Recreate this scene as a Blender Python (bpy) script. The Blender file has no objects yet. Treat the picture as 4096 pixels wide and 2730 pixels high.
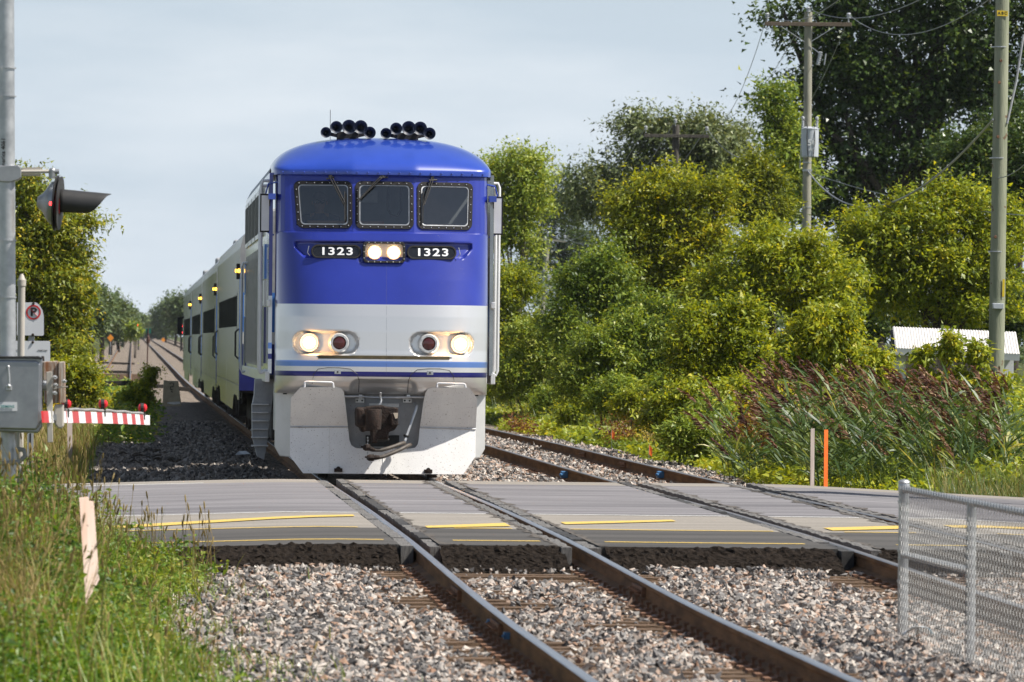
import bpy, bmesh, math, random
import numpy as np
from mathutils import Vector, Matrix, Euler
R = math.radians
scene = bpy.context.scene
COL = scene.collection
rnd = random.Random(7)

# ------------------------------------------------------------------ camera
CAM = Vector((-3.348, 0.0, 1.887))
YAW, PITCH, ROLL = R(3.824), R(0.005), 0.0105
FPX = 22755.0
cam_d = bpy.data.cameras.new('camera')
cam = bpy.data.objects.new('camera', cam_d)
COL.objects.link(cam)
ROTM = Matrix.Rotation(-YAW, 3, 'Z') @ Matrix.Rotation(math.pi / 2 + PITCH, 3, 'X') @ Matrix.Rotation(ROLL, 3, 'Z')
cam.matrix_world = Matrix.Translation(CAM) @ ROTM.to_4x4()
cam_d.sensor_width = 36.0
cam_d.lens = 200.0
cam_d.clip_start = 1.0
cam_d.clip_end = 12000.0
cam_d.dof.use_dof = True
cam_d.dof.focus_distance = 77.0
cam_d.dof.aperture_fstop = 8.0
scene.camera = cam

# ------------------------------------------------------------------ world, sun, exposure
SUN_EL, SUN_AZ = R(54.0), R(73.0)          # azimuth from the viewer's side (-Y) towards +X
SUN_DIR = Vector((math.sin(SUN_AZ) * math.cos(SUN_EL), -math.cos(SUN_AZ) * math.cos(SUN_EL), math.sin(SUN_EL)))
world = bpy.data.worlds.new('World')
scene.world = world
world.use_nodes = True
wn = world.node_tree
wn.nodes.clear()
w_out = wn.nodes.new('ShaderNodeOutputWorld')
w_bg = wn.nodes.new('ShaderNodeBackground')
w_sky = wn.nodes.new('ShaderNodeTexSky')
w_sky.sky_type = 'NISHITA'
w_sky.sun_disc = False
w_sky.sun_elevation = SUN_EL
w_sky.sun_rotation = math.atan2(SUN_DIR.x, SUN_DIR.y)
w_sky.altitude = 60
w_sky.air_density = 1.0
w_sky.dust_density = 1.6
w_sky.ozone_density = 1.2
# a thin veil of high cloud over the whole sky (evens the blue out to a pale grey blue)
w_tc = wn.nodes.new('ShaderNodeTexCoord')
w_map = wn.nodes.new('ShaderNodeMapping')
w_map.inputs['Scale'].default_value = (3.0, 3.0, 14.0)
w_noise = wn.nodes.new('ShaderNodeTexNoise')
w_noise.inputs['Scale'].default_value = 3.2
w_noise.inputs['Detail'].default_value = 6
w_noise.inputs['Roughness'].default_value = 0.55
w_ramp = wn.nodes.new('ShaderNodeValToRGB')
w_ramp.color_ramp.elements[0].position = 0.36
w_ramp.color_ramp.elements[0].color = (0.84, 0.84, 0.84, 1)
w_ramp.color_ramp.elements[1].position = 0.72
w_ramp.color_ramp.elements[1].color = (0.97, 0.97, 0.97, 1)
w_mix = wn.nodes.new('ShaderNodeMixRGB')
w_c2 = wn.nodes.new('ShaderNodeValToRGB')      # faint cloud streaks inside the veil
w_c2.color_ramp.elements[0].position = 0.42; w_c2.color_ramp.elements[0].color = (8.35, 9.75, 11.2, 1)
w_c2.color_ramp.elements[1].position = 0.72; w_c2.color_ramp.elements[1].color = (10.2, 11.1, 12.0, 1)
wn.links.new(w_noise.outputs['Fac'], w_c2.inputs['Fac'])
wn.links.new(w_c2.outputs['Color'], w_mix.inputs['Color2'])
wn.links.new(w_tc.outputs['Generated'], w_map.inputs['Vector'])
wn.links.new(w_map.outputs['Vector'], w_noise.inputs['Vector'])
wn.links.new(w_noise.outputs['Fac'], w_ramp.inputs['Fac'])
# haze and veil are thick towards the horizon and thin overhead
w_sep = wn.nodes.new('ShaderNodeSeparateXYZ')
wn.links.new(w_tc.outputs['Generated'], w_sep.inputs['Vector'])
w_el = wn.nodes.new('ShaderNodeMapRange')
w_el.inputs['From Min'].default_value = 0.0; w_el.inputs['From Max'].default_value = 0.34
w_el.inputs['To Min'].default_value = 1.0; w_el.inputs['To Max'].default_value = 0.17
w_el.interpolation_type = 'SMOOTHSTEP'
wn.links.new(w_sep.outputs['Z'], w_el.inputs['Value'])
w_mul = wn.nodes.new('ShaderNodeMath'); w_mul.operation = 'MULTIPLY'
wn.links.new(w_ramp.outputs['Color'], w_mul.inputs[0]); wn.links.new(w_el.outputs['Result'], w_mul.inputs[1])
wn.links.new(w_mul.outputs['Value'], w_mix.inputs['Fac'])
wn.links.new(w_sky.outputs['Color'], w_mix.inputs['Color1'])
wn.links.new(w_mix.outputs['Color'], w_bg.inputs['Color'])
w_bg.inputs['Strength'].default_value = 0.054
wn.links.new(w_bg.outputs['Background'], w_out.inputs['Surface'])

sun_d = bpy.data.lights.new('sun', 'SUN')
sun_d.energy = 5.0
sun_d.angle = R(0.53)
sun_d.color = (1.0, 0.945, 0.86)
sun = bpy.data.objects.new('sun', sun_d)
sun.rotation_euler = SUN_DIR.to_track_quat('Z', 'Y').to_euler()
COL.objects.link(sun)

vs = scene.view_settings
vs.view_transform = 'Standard'
vs.look = 'None'
vs.exposure = 0.58
vs.gamma = 1.0
vs.use_curve_mapping = False
scene.cycles.max_bounces = 6
scene.cycles.transparent_max_bounces = 12
scene.cycles.transmission_bounces = 4
scene.cycles.diffuse_bounces = 3
scene.cycles.glossy_bounces = 3
scene.cycles.sample_clamp_indirect = 6.0
scene.cycles.use_denoising = True

# ------------------------------------------------------------------ measuring helpers (surveyed image points -> metres)
def ray(px, py):
    d = Vector(((px - 2048.0) / FPX, -(py - 1365.0) / FPX, -1.0))
    return ROTM @ d

def W(px, py, Y):
    """the point at depth Y (metres along the track) seen at photo pixel px, py (4096 wide)"""
    d = ray(px, py)
    return CAM + d * (Y / d.y)

def G(px, py, z):
    """the point on the level z seen at photo pixel"""
    d = ray(px, py)
    return CAM + d * ((z - CAM.z) / d.z)

K = 4096.0 / 2353.0
def V(x, y, Y):
    return W(x * K, y * K, Y)
def PXM(Y):
    return FPX / Y

# ------------------------------------------------------------------ object helpers
ORG = {}
def _link(o, parent, loc=None):
    COL.objects.link(o)
    if parent is not None:
        o.parent = parent
        ORG[o.name] = ORG[parent.name]
    else:
        ORG[o.name] = Vector(loc if loc is not None else (0, 0, 0))
        o.location = ORG[o.name]

def tag(o, label=None, cat=None, group=None, kind=None):
    if label: o['label'] = label
    if cat: o['category'] = cat
    if group: o['group'] = group
    if kind: o['kind'] = kind
    return o

def thing(name, loc, label, cat, group=None):
    o = bpy.data.objects.new(name, None)
    o.empty_display_size = 0.2
    _link(o, None, loc)
    return tag(o, label, cat, group)

def link_mesh(name, me, mat, parent=None, loc=None):
    o = bpy.data.objects.new(name, me)
    if mat is not None and len(me.materials) == 0:
        for m in (mat if isinstance(mat, (list, tuple)) else [mat]):
            me.materials.append(m)
    _link(o, parent, loc)
    return o

def copy_tree(o, offset=None, parent=None, label=None):
    c = o.copy()
    COL.objects.link(c)
    if parent is not None:
        c.parent = parent
    elif offset is not None:
        c.location = o.location + Vector(offset)
    if label: c['label'] = label
    for ch in list(o.children):
        copy_tree(ch, None, c)
    return c

def orth(d):
    d = Vector(d).normalized()
    a = Vector((0, 0, 1)) if abs(d.z) < 0.9 else Vector((1, 0, 0))
    u = d.cross(a).normalized()
    return u, d.cross(u).normalized()

class MB:
    """collects polygons in world coordinates; build() links them as one mesh object"""
    def __init__(self):
        self.v, self.f, self.mi = [], [], []
    def add(self, vs_, fs, m=0):
        b = len(self.v)
        self.v.extend([tuple(p) for p in vs_])
        for f in fs:
            self.f.append([b + i for i in f]); self.mi.append(m)
        return self
    def box(self, c, s, rot=None, m=0):
        c = Vector(c); hx, hy, hz = s[0] / 2, s[1] / 2, s[2] / 2
        P = [Vector((x, y, z)) for x in (-hx, hx) for y in (-hy, hy) for z in (-hz, hz)]
        if rot is not None:
            Mx = rot if isinstance(rot, Matrix) else Euler(rot).to_matrix()
            P = [Mx @ p for p in P]
        return self.add([c + p for p in P], [(0, 1, 3, 2), (4, 6, 7, 5), (0, 4, 5, 1), (2, 3, 7, 6), (0, 2, 6, 4), (1, 5, 7, 3)], m)
    def bb(self, x0, x1, y0, y1, z0, z1, m=0):
        return self.box(((x0 + x1) / 2, (y0 + y1) / 2, (z0 + z1) / 2), (x1 - x0, y1 - y0, z1 - z0), None, m)
    def beam(self, p0, p1, w, h, m=0, up=(0, 0, 1)):
        p0, p1 = Vector(p0), Vector(p1)
        d = (p1 - p0).normalized()
        u = d.cross(Vector(up))
        if u.length < 1e-4: u = d.cross(Vector((1, 0, 0)))
        u.normalize(); n = u.cross(d).normalized()
        P = []
        for p in (p0, p1):
            for a, b in ((-1, -1), (1, -1), (1, 1), (-1, 1)):
                P.append(p + u * (a * w / 2) + n * (b * h / 2))
        return self.add(P, [(3, 2, 1, 0), (4, 5, 6, 7), (0, 1, 5, 4), (1, 2, 6, 5), (2, 3, 7, 6), (3, 0, 4, 7)], m)
    def tube(self, pts, r, n=8, caps=True, m=0):
        pts = [Vector(p) for p in pts]
        rs = r if isinstance(r, (list, tuple)) else [r] * len(pts)
        rings, u = [], None
        for i, p in enumerate(pts):
            d = (pts[min(i + 1, len(pts) - 1)] - pts[max(i - 1, 0)])
            if d.length < 1e-9: d = Vector((0, 0, 1))
            d.normalize()
            if u is None:
                u, _ = orth(d)
            u = (u - d * u.dot(d))
            if u.length < 1e-6: u, _ = orth(d)
            u.normalize(); w = d.cross(u)
            rings.append([p + (u * math.cos(2 * math.pi * k / n) + w * math.sin(2 * math.pi * k / n)) * rs[i] for k in range(n)])
        V_, F = [], []
        for q in rings: V_.extend(q)
        for i in range(len(rings) - 1):
            for k in range(n):
                k2 = (k + 1) % n
                F.append((i * n + k, i * n + k2, (i + 1) * n + k2, (i + 1) * n + k))
        if caps:
            F.append(tuple(range(n - 1, -1, -1)))
            F.append(tuple((len(rings) - 1) * n + k for k in range(n)))
        return self.add(V_, F, m)
    def lathe(self, o, d, prof, n=24, m=0, cap0=False, cap1=False):
        """prof: list of (distance along d, radius)"""
        o = Vector(o); d = Vector(d).normalized(); u, w = orth(d)
        V_, F = [], []
        for a, r in prof:
            for k in range(n):
                t = 2 * math.pi * k / n
                V_.append(o + d * a + (u * math.cos(t) + w * math.sin(t)) * r)
        for i in range(len(prof) - 1):
            for k in range(n):
                k2 = (k + 1) % n
                F.append((i * n + k, i * n + k2, (i + 1) * n + k2, (i + 1) * n + k))
        if cap0: F.append(tuple(range(n - 1, -1, -1)))
        if cap1: F.append(tuple((len(prof) - 1) * n + k for k in range(n)))
        return self.add(V_, F, m)
    def sphere(self, c, r, n=10, s=(1, 1, 1), m=0):
        prof = []
        c = Vector(c); V_, F = [], []
        k = max(4, n // 2)
        for i in range(k + 1):
            a = -math.pi / 2 + math.pi * i / k
            for j in range(n):
                t = 2 * math.pi * j / n
                rr = max(math.cos(a), 1e-3)
                V_.append((c.x + r * s[0] * rr * math.cos(t), c.y + r * s[1] * rr * math.sin(t), c.z + r * s[2] * math.sin(a)))
        for i in range(k):
            for j in range(n):
                F.append((i * n + j, i * n + (j + 1) % n, (i + 1) * n + (j + 1) % n, (i + 1) * n + j))
        return self.add(V_, F, m)
    def prism(self, pts, dvec, m=0):
        """closed outline pts (3D) pushed along dvec"""
        n = len(pts); dvec = Vector(dvec)
        V_ = [Vector(p) for p in pts] + [Vector(p) + dvec for p in pts]
        F = [tuple(range(n)), tuple(range(2 * n - 1, n - 1, -1))]
        for i in range(n):
            j = (i + 1) % n
            F.append((i, i + n, j + n, j))
        return self.add(V_, F, m)
    def ring(self, outer, inner, dvec, m=0):
        """plate between two loops of the same count, pushed along dvec"""
        n = len(outer); dvec = Vector(dvec)
        V_ = [Vector(p) for p in outer] + [Vector(p) for p in inner]
        V_ += [v + dvec for v in V_]
        F = []
        for i in range(n):
            j = (i + 1) % n
            F.append((i, j, n + j, n + i))
            F.append((2 * n + i, 3 * n + i, 3 * n + j, 2 * n + j))
            F.append((i, 2 * n + i, 2 * n + j, j))
            F.append((n + i, n + j, 3 * n + j, 3 * n + i))
        return self.add(V_, F, m)
    def build(self, name, mat, parent=None, loc=None, smooth=False, bevel=0.0, fix=True):
        org = ORG[parent.name] if parent is not None else Vector(loc if loc is not None else (0, 0, 0))
        me = bpy.data.meshes.new(name)
        me.from_pydata([(v[0] - org.x, v[1] - org.y, v[2] - org.z) for v in self.v], [], self.f)
        mats = mat if isinstance(mat, (list, tuple)) else [mat]
        for m in mats: me.materials.append(m)
        if len(mats) > 1:
            me.polygons.foreach_set('material_index', self.mi)
        if fix:
            bm = bmesh.new(); bm.from_mesh(me)
            bmesh.ops.recalc_face_normals(bm, faces=bm.faces)
            bm.to_mesh(me); bm.free()
        if smooth:
            me.shade_smooth()
            if smooth != 'full':
                try: me.set_sharp_from_angle(angle=R(38))
                except Exception: pass
        me.update()
        o = bpy.data.objects.new(name, me)
        _link(o, parent, org)
        if bevel > 0:
            md = o.modifiers.new('bevel', 'BEVEL'); md.width = bevel; md.segments = 2; md.limit_method = 'ANGLE'; md.angle_limit = R(40)
        return o

def np_mesh(name, verts, faces, mat, parent=None, loc=None, attrs=None, mi=None, smooth=False):
    """verts (N,3), faces (M,k) with one k; attrs name -> (N,) floats"""
    org = np.array(ORG[parent.name] if parent is not None else (loc if loc is not None else (0, 0, 0)))
    verts = np.asarray(verts, np.float32) - org.astype(np.float32)
    faces = np.asarray(faces, np.int32)
    k = faces.shape[1]
    me = bpy.data.meshes.new(name)
    me.vertices.add(len(verts)); me.vertices.foreach_set('co', verts.ravel())
    me.loops.add(faces.size); me.loops.foreach_set('vertex_index', faces.ravel())
    me.polygons.add(len(faces))
    me.polygons.foreach_set('loop_start', np.arange(0, faces.size, k, dtype=np.int32))
    mats = mat if isinstance(mat, (list, tuple)) else [mat]
    for m in mats: me.materials.append(m)
    if mi is not None: me.polygons.foreach_set('material_index', np.asarray(mi, np.int32))
    me.polygons.foreach_set('use_smooth', np.full(len(faces), bool(smooth)))
    for a, val in (attrs or {}).items():
        at = me.attributes.new(a, 'FLOAT', 'POINT')
        at.data.foreach_set('value', np.asarray(val, np.float32))
    me.update(calc_edges=True)
    o = bpy.data.objects.new(name, me)
    _link(o, parent, org)
    return o

def text_obj(name, body, height, mat, parent, origin, xdir, ydir, bold=0.0, depth=0.002, align='CENTER', space=1.0, squeeze=1.0):
    cu = bpy.data.curves.new(name, 'FONT')
    cu.body = body; cu.align_x = align; cu.align_y = 'CENTER'
    cu.size = height / 0.72
    cu.offset = bold * height; cu.extrude = depth / 2; cu.space_character = space
    cu.resolution_u = 4
    to = bpy.data.objects.new(name, cu)
    COL.objects.link(to)
    bpy.context.view_layer.update()
    dg = bpy.context.evaluated_depsgraph_get()
    me = bpy.data.meshes.new_from_object(to.evaluated_get(dg))
    bpy.data.objects.remove(to)
    x, y = Vector(xdir).normalized(), Vector(ydir).normalized()
    z = x.cross(y)
    org = ORG[parent.name]
    Mx = Matrix.Translation(Vector(origin) - org) @ Matrix((x, y, z)).transposed().to_4x4() @ Matrix.Diagonal((squeeze, 1, 1, 1))
    me.transform(Mx)
    me.name = name
    me.materials.clear(); me.materials.append(mat)
    o = bpy.data.objects.new(name, me)
    _link(o, parent)
    return o

def rrect(x0, x1, z0, z1, r, n=6):
    pts = []
    for cx, cz, a0 in ((x1 - r, z1 - r, 0), (x0 + r, z1 - r, 90), (x0 + r, z0 + r, 180), (x1 - r, z0 + r, 270)):
        for k in range(n + 1):
            a = R(a0 + 90 * k / n)
            pts.append((cx + r * math.cos(a), cz + r * math.sin(a)))
    return pts

# ------------------------------------------------------------------ materials
def new_mat(name):
    m = bpy.data.materials.new(name); m.use_nodes = True
    nt = m.node_tree
    b = nt.nodes['Principled BSDF']
    return m, nt, b

def rgb(c):
    return (c[0], c[1], c[2], 1.0)

def pm(name, c1, c2=None, scale=6.0, rough=0.5, metal=0.0, bump=0.0, bscale=None, spec=0.5, coat=0.0, stretch=None, spots=None, rvar=0.0, detail=5.0, lo=0.35, hi=0.65, emit=None, estr=0.0):
    """surface with two mottled tones, optional fine relief and specks of dirt"""
    m, nt, b = new_mat(name)
    N, L = nt.nodes, nt.links
    b.inputs['Roughness'].default_value = rough
    b.inputs['Metallic'].default_value = metal
    b.inputs['Specular IOR Level'].default_value = spec
    b.inputs['Coat Weight'].default_value = coat
    b.inputs['Coat Roughness'].default_value = 0.06
    b.inputs['Base Color'].default_value = rgb(c1)
    if emit is not None:
        b.inputs['Emission Color'].default_value = rgb(emit); b.inputs['Emission Strength'].default_value = estr
    if c2 is None and not bump and not spots:
        return m
    tc = N.new('ShaderNodeTexCoord'); mp = N.new('ShaderNodeMapping')
    if stretch: mp.inputs['Scale'].default_value = stretch
    L.new(tc.outputs['Object'], mp.inputs['Vector'])
    nz = N.new('ShaderNodeTexNoise'); nz.inputs['Scale'].default_value = scale; nz.inputs['Detail'].default_value = detail
    nz.inputs['Roughness'].default_value = 0.62
    L.new(mp.outputs['Vector'], nz.inputs['Vector'])
    col = None
    if c2 is not None:
        rp = N.new('ShaderNodeValToRGB')
        rp.color_ramp.elements[0].position = lo; rp.color_ramp.elements[0].color = rgb(c1)
        rp.color_ramp.elements[1].position = hi; rp.color_ramp.elements[1].color = rgb(c2)
        L.new(nz.outputs['Fac'], rp.inputs['Fac']); col = rp.outputs['Color']
    if spots:
        sc, thr, sc_col = spots
        n2 = N.new('ShaderNodeTexNoise'); n2.inputs['Scale'].default_value = sc; n2.inputs['Detail'].default_value = 3
        L.new(tc.outputs['Object'], n2.inputs['Vector'])
        r2 = N.new('ShaderNodeValToRGB'); r2.color_ramp.elements[0].position = thr; r2.color_ramp.elements[1].position = thr + 0.03
        L.new(n2.outputs['Fac'], r2.inputs['Fac'])
        mx = N.new('ShaderNodeMixRGB'); L.new(r2.outputs['Color'], mx.inputs['Fac'])
        if col is not None: L.new(col, mx.inputs['Color1'])
        else: mx.inputs['Color1'].default_value = rgb(c1)
        mx.inputs['Color2'].default_value = rgb(sc_col); col = mx.outputs['Color']
    if col is not None: L.new(col, b.inputs['Base Color'])
    if rvar:
        mr = N.new('ShaderNodeMapRange'); mr.inputs['To Min'].default_value = max(0.02, rough - rvar); mr.inputs['To Max'].default_value = min(1, rough + rvar)
        L.new(nz.outputs['Fac'], mr.inputs['Value']); L.new(mr.outputs['Result'], b.inputs['Roughness'])
    if bump:
        bs = N.new('ShaderNodeTexNoise'); bs.inputs['Scale'].default_value = bscale or scale * 4; bs.inputs['Detail'].default_value = 4
        L.new(mp.outputs['Vector'], bs.inputs['Vector'])
        bp = N.new('ShaderNodeBump'); bp.inputs['Strength'].default_value = bump; bp.inputs['Distance'].default_value = 0.02
        L.new(bs.outputs['Fac'], bp.inputs['Height']); L.new(bp.outputs['Normal'], b.inputs['Normal'])
    return m

def leaf_mat(name, stops, trans=0.35, rough=0.45, tcol=1.25):
    """foliage: colour picked per leaf by its 'tint' value, thin enough to let light through"""
    m, nt, b = new_mat(name)
    N, L = nt.nodes, nt.links
    at = N.new('ShaderNodeAttribute'); at.attribute_name = 'tint'
    rp = N.new('ShaderNodeValToRGB')
    el = rp.color_ramp.elements
    for i, (p, c) in enumerate(stops):
        if i < 2: e = el[i]; e.position = p
        else: e = el.new(p)
        e.color = rgb(c)
    L.new(at.outputs['Fac'], rp.inputs['Fac'])
    L.new(rp.outputs['Color'], b.inputs['Base Color'])
    b.inputs['Roughness'].default_value = rough
    b.inputs['Specular IOR Level'].default_value = 0.4
    tr = N.new('ShaderNodeBsdfTranslucent')
    sat = N.new('ShaderNodeMixRGB'); sat.blend_type = 'MULTIPLY'; sat.inputs['Fac'].default_value = 1.0
    sat.inputs['Color2'].default_value = (1.35 * tcol, 1.15 * tcol, 0.5 * tcol, 1)
    L.new(rp.outputs['Color'], sat.inputs['Color1']); L.new(sat.outputs['Color'], tr.inputs['Color'])
    mx = N.new('ShaderNodeMixShader'); mx.inputs['Fac'].default_value = trans
    L.new(b.outputs['BSDF'], mx.inputs[1]); L.new(tr.outputs['BSDF'], mx.inputs[2])
    L.new(mx.outputs['Shader'], N['Material Output'].inputs['Surface'])
    return m

def tint_mat(name, stops, rough=0.8, attr='tint', spec=0.3, nscale=None, bump=0.0, vary=0.25):
    m, nt, b = new_mat(name)
    N, L = nt.nodes, nt.links
    at = N.new('ShaderNodeAttribute'); at.attribute_name = attr
    rp = N.new('ShaderNodeValToRGB'); el = rp.color_ramp.elements
    for i, (p, c) in enumerate(stops):
        if i < 2: e = el[i]; e.position = p
        else: e = el.new(p)
        e.color = rgb(c)
    L.new(at.outputs['Fac'], rp.inputs['Fac'])
    col = rp.outputs['Color']
    if nscale:
        tc = N.new('ShaderNodeTexCoord'); nz = N.new('ShaderNodeTexNoise'); nz.inputs['Scale'].default_value = nscale; nz.inputs['Detail'].default_value = 5
        L.new(tc.outputs['Object'], nz.inputs['Vector'])
        mr = N.new('ShaderNodeMapRange'); mr.inputs['From Min'].default_value = 0.3; mr.inputs['From Max'].default_value = 0.7
        mr.inputs['To Min'].default_value = 1 - vary; mr.inputs['To Max'].default_value = 1 + vary
        L.new(nz.outputs['Fac'], mr.inputs['Value'])
        mx = N.new('ShaderNodeMixRGB'); mx.blend_type = 'MULTIPLY'; mx.inputs['Fac'].default_value = 1
        L.new(col, mx.inputs['Color1']); L.new(mr.outputs['Result'], mx.inputs['Color2']); col = mx.outputs['Color']
    L.new(col, b.inputs['Base Color'])
    b.inputs['Roughness'].default_value = rough
    b.inputs['Specular IOR Level'].default_value = spec
    return m

def glass_mat(name, tint=(0.55, 0.6, 0.62), ior=1.5, rough=0.0, base=0.02):
    m, nt, b = new_mat(name)
    N, L = nt.nodes, nt.links
    fr = N.new('ShaderNodeFresnel'); fr.inputs['IOR'].default_value = ior
    ad = N.new('ShaderNodeMath'); ad.operation = 'ADD'; ad.inputs[1].default_value = base; ad.use_clamp = True
    L.new(fr.outputs['Fac'], ad.inputs[0])
    tp = N.new('ShaderNodeBsdfTransparent'); tp.inputs['Color'].default_value = rgb(tint)
    gl = N.new('ShaderNodeBsdfGlossy'); gl.inputs['Roughness'].default_value = rough
    mx = N.new('ShaderNodeMixShader')
    L.new(ad.outputs['Value'], mx.inputs['Fac']); L.new(tp.outputs['BSDF'], mx.inputs[1]); L.new(gl.outputs['BSDF'], mx.inputs[2])
    L.new(mx.outputs['Shader'], N['Material Output'].inputs['Surface'])
    return m

def lamp_mat(name, col, strength):
    m, nt, b = new_mat(name)
    b.inputs['Base Color'].default_value = rgb(col)
    b.inputs['Emission Color'].default_value = rgb(col)
    b.inputs['Emission Strength'].default_value = strength
    return m
# ================================================================== the setting: terrain profile
_ky = np.array([-50, 20, 32, 40, 47, 51.5, 62, 75, 90, 106, 130, 260, 400, 668, 1500, 6000], float)
_kz = np.array([0, 0, -.005, -.032, 0.0, .034, .04, .0, -.02, -.03, -.09, -.18, .1, .6, 2.0, 3.0], float)
_fy = np.concatenate([np.arange(-50, 200, 0.25), np.geomspace(200, 6000, 400)])
def _smooth():
    z = np.interp(_fy, _ky, _kz)
    out = z.copy()
    for i, y in enumerate(_fy):
        s = 2.2 if y < 150 else 0.08 * y
        w = np.exp(-0.5 * ((_fy - y) / s) ** 2) * np.gradient(_fy)
        out[i] = (w * z).sum() / w.sum()
    return out
_fz = _smooth()
def zt(Y):
    return np.interp(Y, _fy, _fz)

SK = 0.0668                       # the road runs slightly skewed to the tracks
def road_near(X): return 51.5 - SK * X
def road_far(X): return 75.2 - SK * X
def zr(X, Y=63.0):
    X = np.asarray(X, float)
    z = 0.036 - np.clip((-1.6 - X) * 0.035, 0, 0.5) - np.clip((X - 5.3) * 0.045, 0, 0.9)
    return z

def sst(a, b, x):
    t = np.clip((np.asarray(x, float) - a) / (b - a), 0, 1)
    return t * t * (3 - 2 * t)

def gz(X, Y):
    """ground level"""
    X = np.asarray(X, float); Y = np.asarray(Y, float)
    z = zt(Y) - 0.215
    near = 1 - sst(49.5, 54, Y)
    far = sst(74, 80, Y)
    inside = np.maximum(sst(1.30, 1.2, np.abs(X)), sst(1.30, 1.2, np.abs(X - 3.97))) * (Y < 110)
    z = z - .055 * inside
    # left of the main track: ballast shoulder, then the weedy bank (near) or the low verge (far)
    z = z - 0.10 * sst(-2.0, -3.0, X) * 1.0
    z = z + near * 0.42 * sst(-2.9, -4.6, X)
    z = z + far * (0.18 * sst(-4.2, -7.0, X))
    # right: shoulder, ditch and the rising bank with the shrubs
    z = z - 0.16 * sst(5.9, 7.2, X) - 0.25 * sst(7.5, 11, X) * far
    z = z + 0.7 * sst(11, 22, X) * far
    z = z + far * 0.0
    zroad = zr(X) - 0.16
    mid = sst(50.5, 52.5, Y) * (1 - sst(74.5, 77, Y))
    z = z * (1 - mid) + np.minimum(zroad, zt(Y) - 0.16) * mid
    # the road falls away on both sides and the verges follow it
    side = sst(5.3, 12, X) * sst(46, 52, Y) * (1 - sst(78, 100, Y))
    z = np.where(side > 0, z * (1 - side) + np.minimum(z, zroad + 0.08) * side, z)
    return z

def zone(X, Y):
    """0 = ballast, 1 = earth and grass"""
    X = np.asarray(X, float); Y = np.asarray(Y, float)
    l_edge = np.where(Y < 56, -2.75, np.where(Y < 150, -4.3, -7.5))
    l_edge = np.where((Y > 150), np.interp(Y, [150, 250, 280, 700], [-3.2, -3.4, -6.6, -6.6]), l_edge)
    r_edge = 6.2
    w = sst(0.25, -0.25, X - l_edge) + sst(-0.25, 0.25, X - r_edge)
    return np.clip(w, 0, 1)

def build_ground():
    xs = np.concatenate([-np.geomspace(1500, 14, 40), np.arange(-13, 20.01, 0.3), np.geomspace(21, 1500, 40)])
    ys = np.concatenate([np.arange(-30, 28, 4), np.arange(28, 140, 0.7), np.geomspace(140, 9000, 110)])
    XX, YY = np.meshgrid(xs, ys)
    ZZ = gz(XX, YY)
    nf = np.random.default_rng(3)
    ZZ = ZZ + nf.normal(0, 0.012, ZZ.shape) * (np.abs(XX) < 25)
    verts = np.stack([XX, YY, ZZ], -1).reshape(-1, 3)
    nx, ny = len(xs), len(ys)
    i = np.arange(nx - 1)[None, :] + nx * np.arange(ny - 1)[:, None]
    faces = np.stack([i, i + 1, i + 1 + nx, i + nx], -1).reshape(-1, 4)
    m, nt, b = new_mat('ground_earth_and_ballast')
    N, L = nt.nodes, nt.links
    at = N.new('ShaderNodeAttribute'); at.attribute_name = 'zone'
    tc = N.new('ShaderNodeTexCoord')
    v = N.new('ShaderNodeTexVoronoi'); v.inputs['Scale'].default_value = 17
    L.new(tc.outputs['Object'], v.inputs['Vector'])
    r1 = N.new('ShaderNodeValToRGB'); e = r1.color_ramp.elements
    e[0].position = 0.1; e[0].color = rgb((.07, .06, .05)); e[1].position = 0.9; e[1].color = rgb((.34, .29, .24))
    e2 = e.new(.5); e2.color = rgb((.19, .15, .12))
    sp = N.new('ShaderNodeSeparateColor'); L.new(v.outputs['Color'], sp.inputs['Color']); L.new(sp.outputs['Red'], r1.inputs['Fac'])
    nz = N.new('ShaderNodeTexNoise'); nz.inputs['Scale'].default_value = 0.9; nz.inputs['Detail'].default_value = 8; nz.inputs['Roughness'].default_value = .7
    L.new(tc.outputs['Object'], nz.inputs['Vector'])
    r2 = N.new('ShaderNodeValToRGB'); e = r2.color_ramp.elements
    e[0].position = 0.35; e[0].color = rgb((.030, .042, .013)); e[1].position = 0.66; e[1].color = rgb((.115, .110, .042))
    e3 = e.new(.5); e3.color = rgb((.060, .075, .022))
    L.new(nz.outputs['Fac'], r2.inputs['Fac'])
    mx = N.new('ShaderNodeMixRGB'); L.new(at.outputs['Fac'], mx.inputs['Fac']); L.new(r1.outputs['Color'], mx.inputs['Color1']); L.new(r2.outputs['Color'], mx.inputs['Color2'])
    L.new(mx.outputs['Color'], b.inputs['Base Color']); b.inputs['Roughness'].default_value = .95; b.inputs['Specular IOR Level'].default_value = .15
    bp = N.new('ShaderNodeBump'); bp.inputs['Strength'].default_value = .9; bp.inputs['Distance'].default_value = .04
    L.new(v.outputs['Distance'], bp.inputs['Height']); L.new(bp.outputs['Normal'], b.inputs['Normal'])
    o = np_mesh('ground', verts, faces, m, attrs={'zone': zone(XX, YY).ravel()}, smooth=True)
    tag(o, kind='structure')
build_ground()

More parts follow.
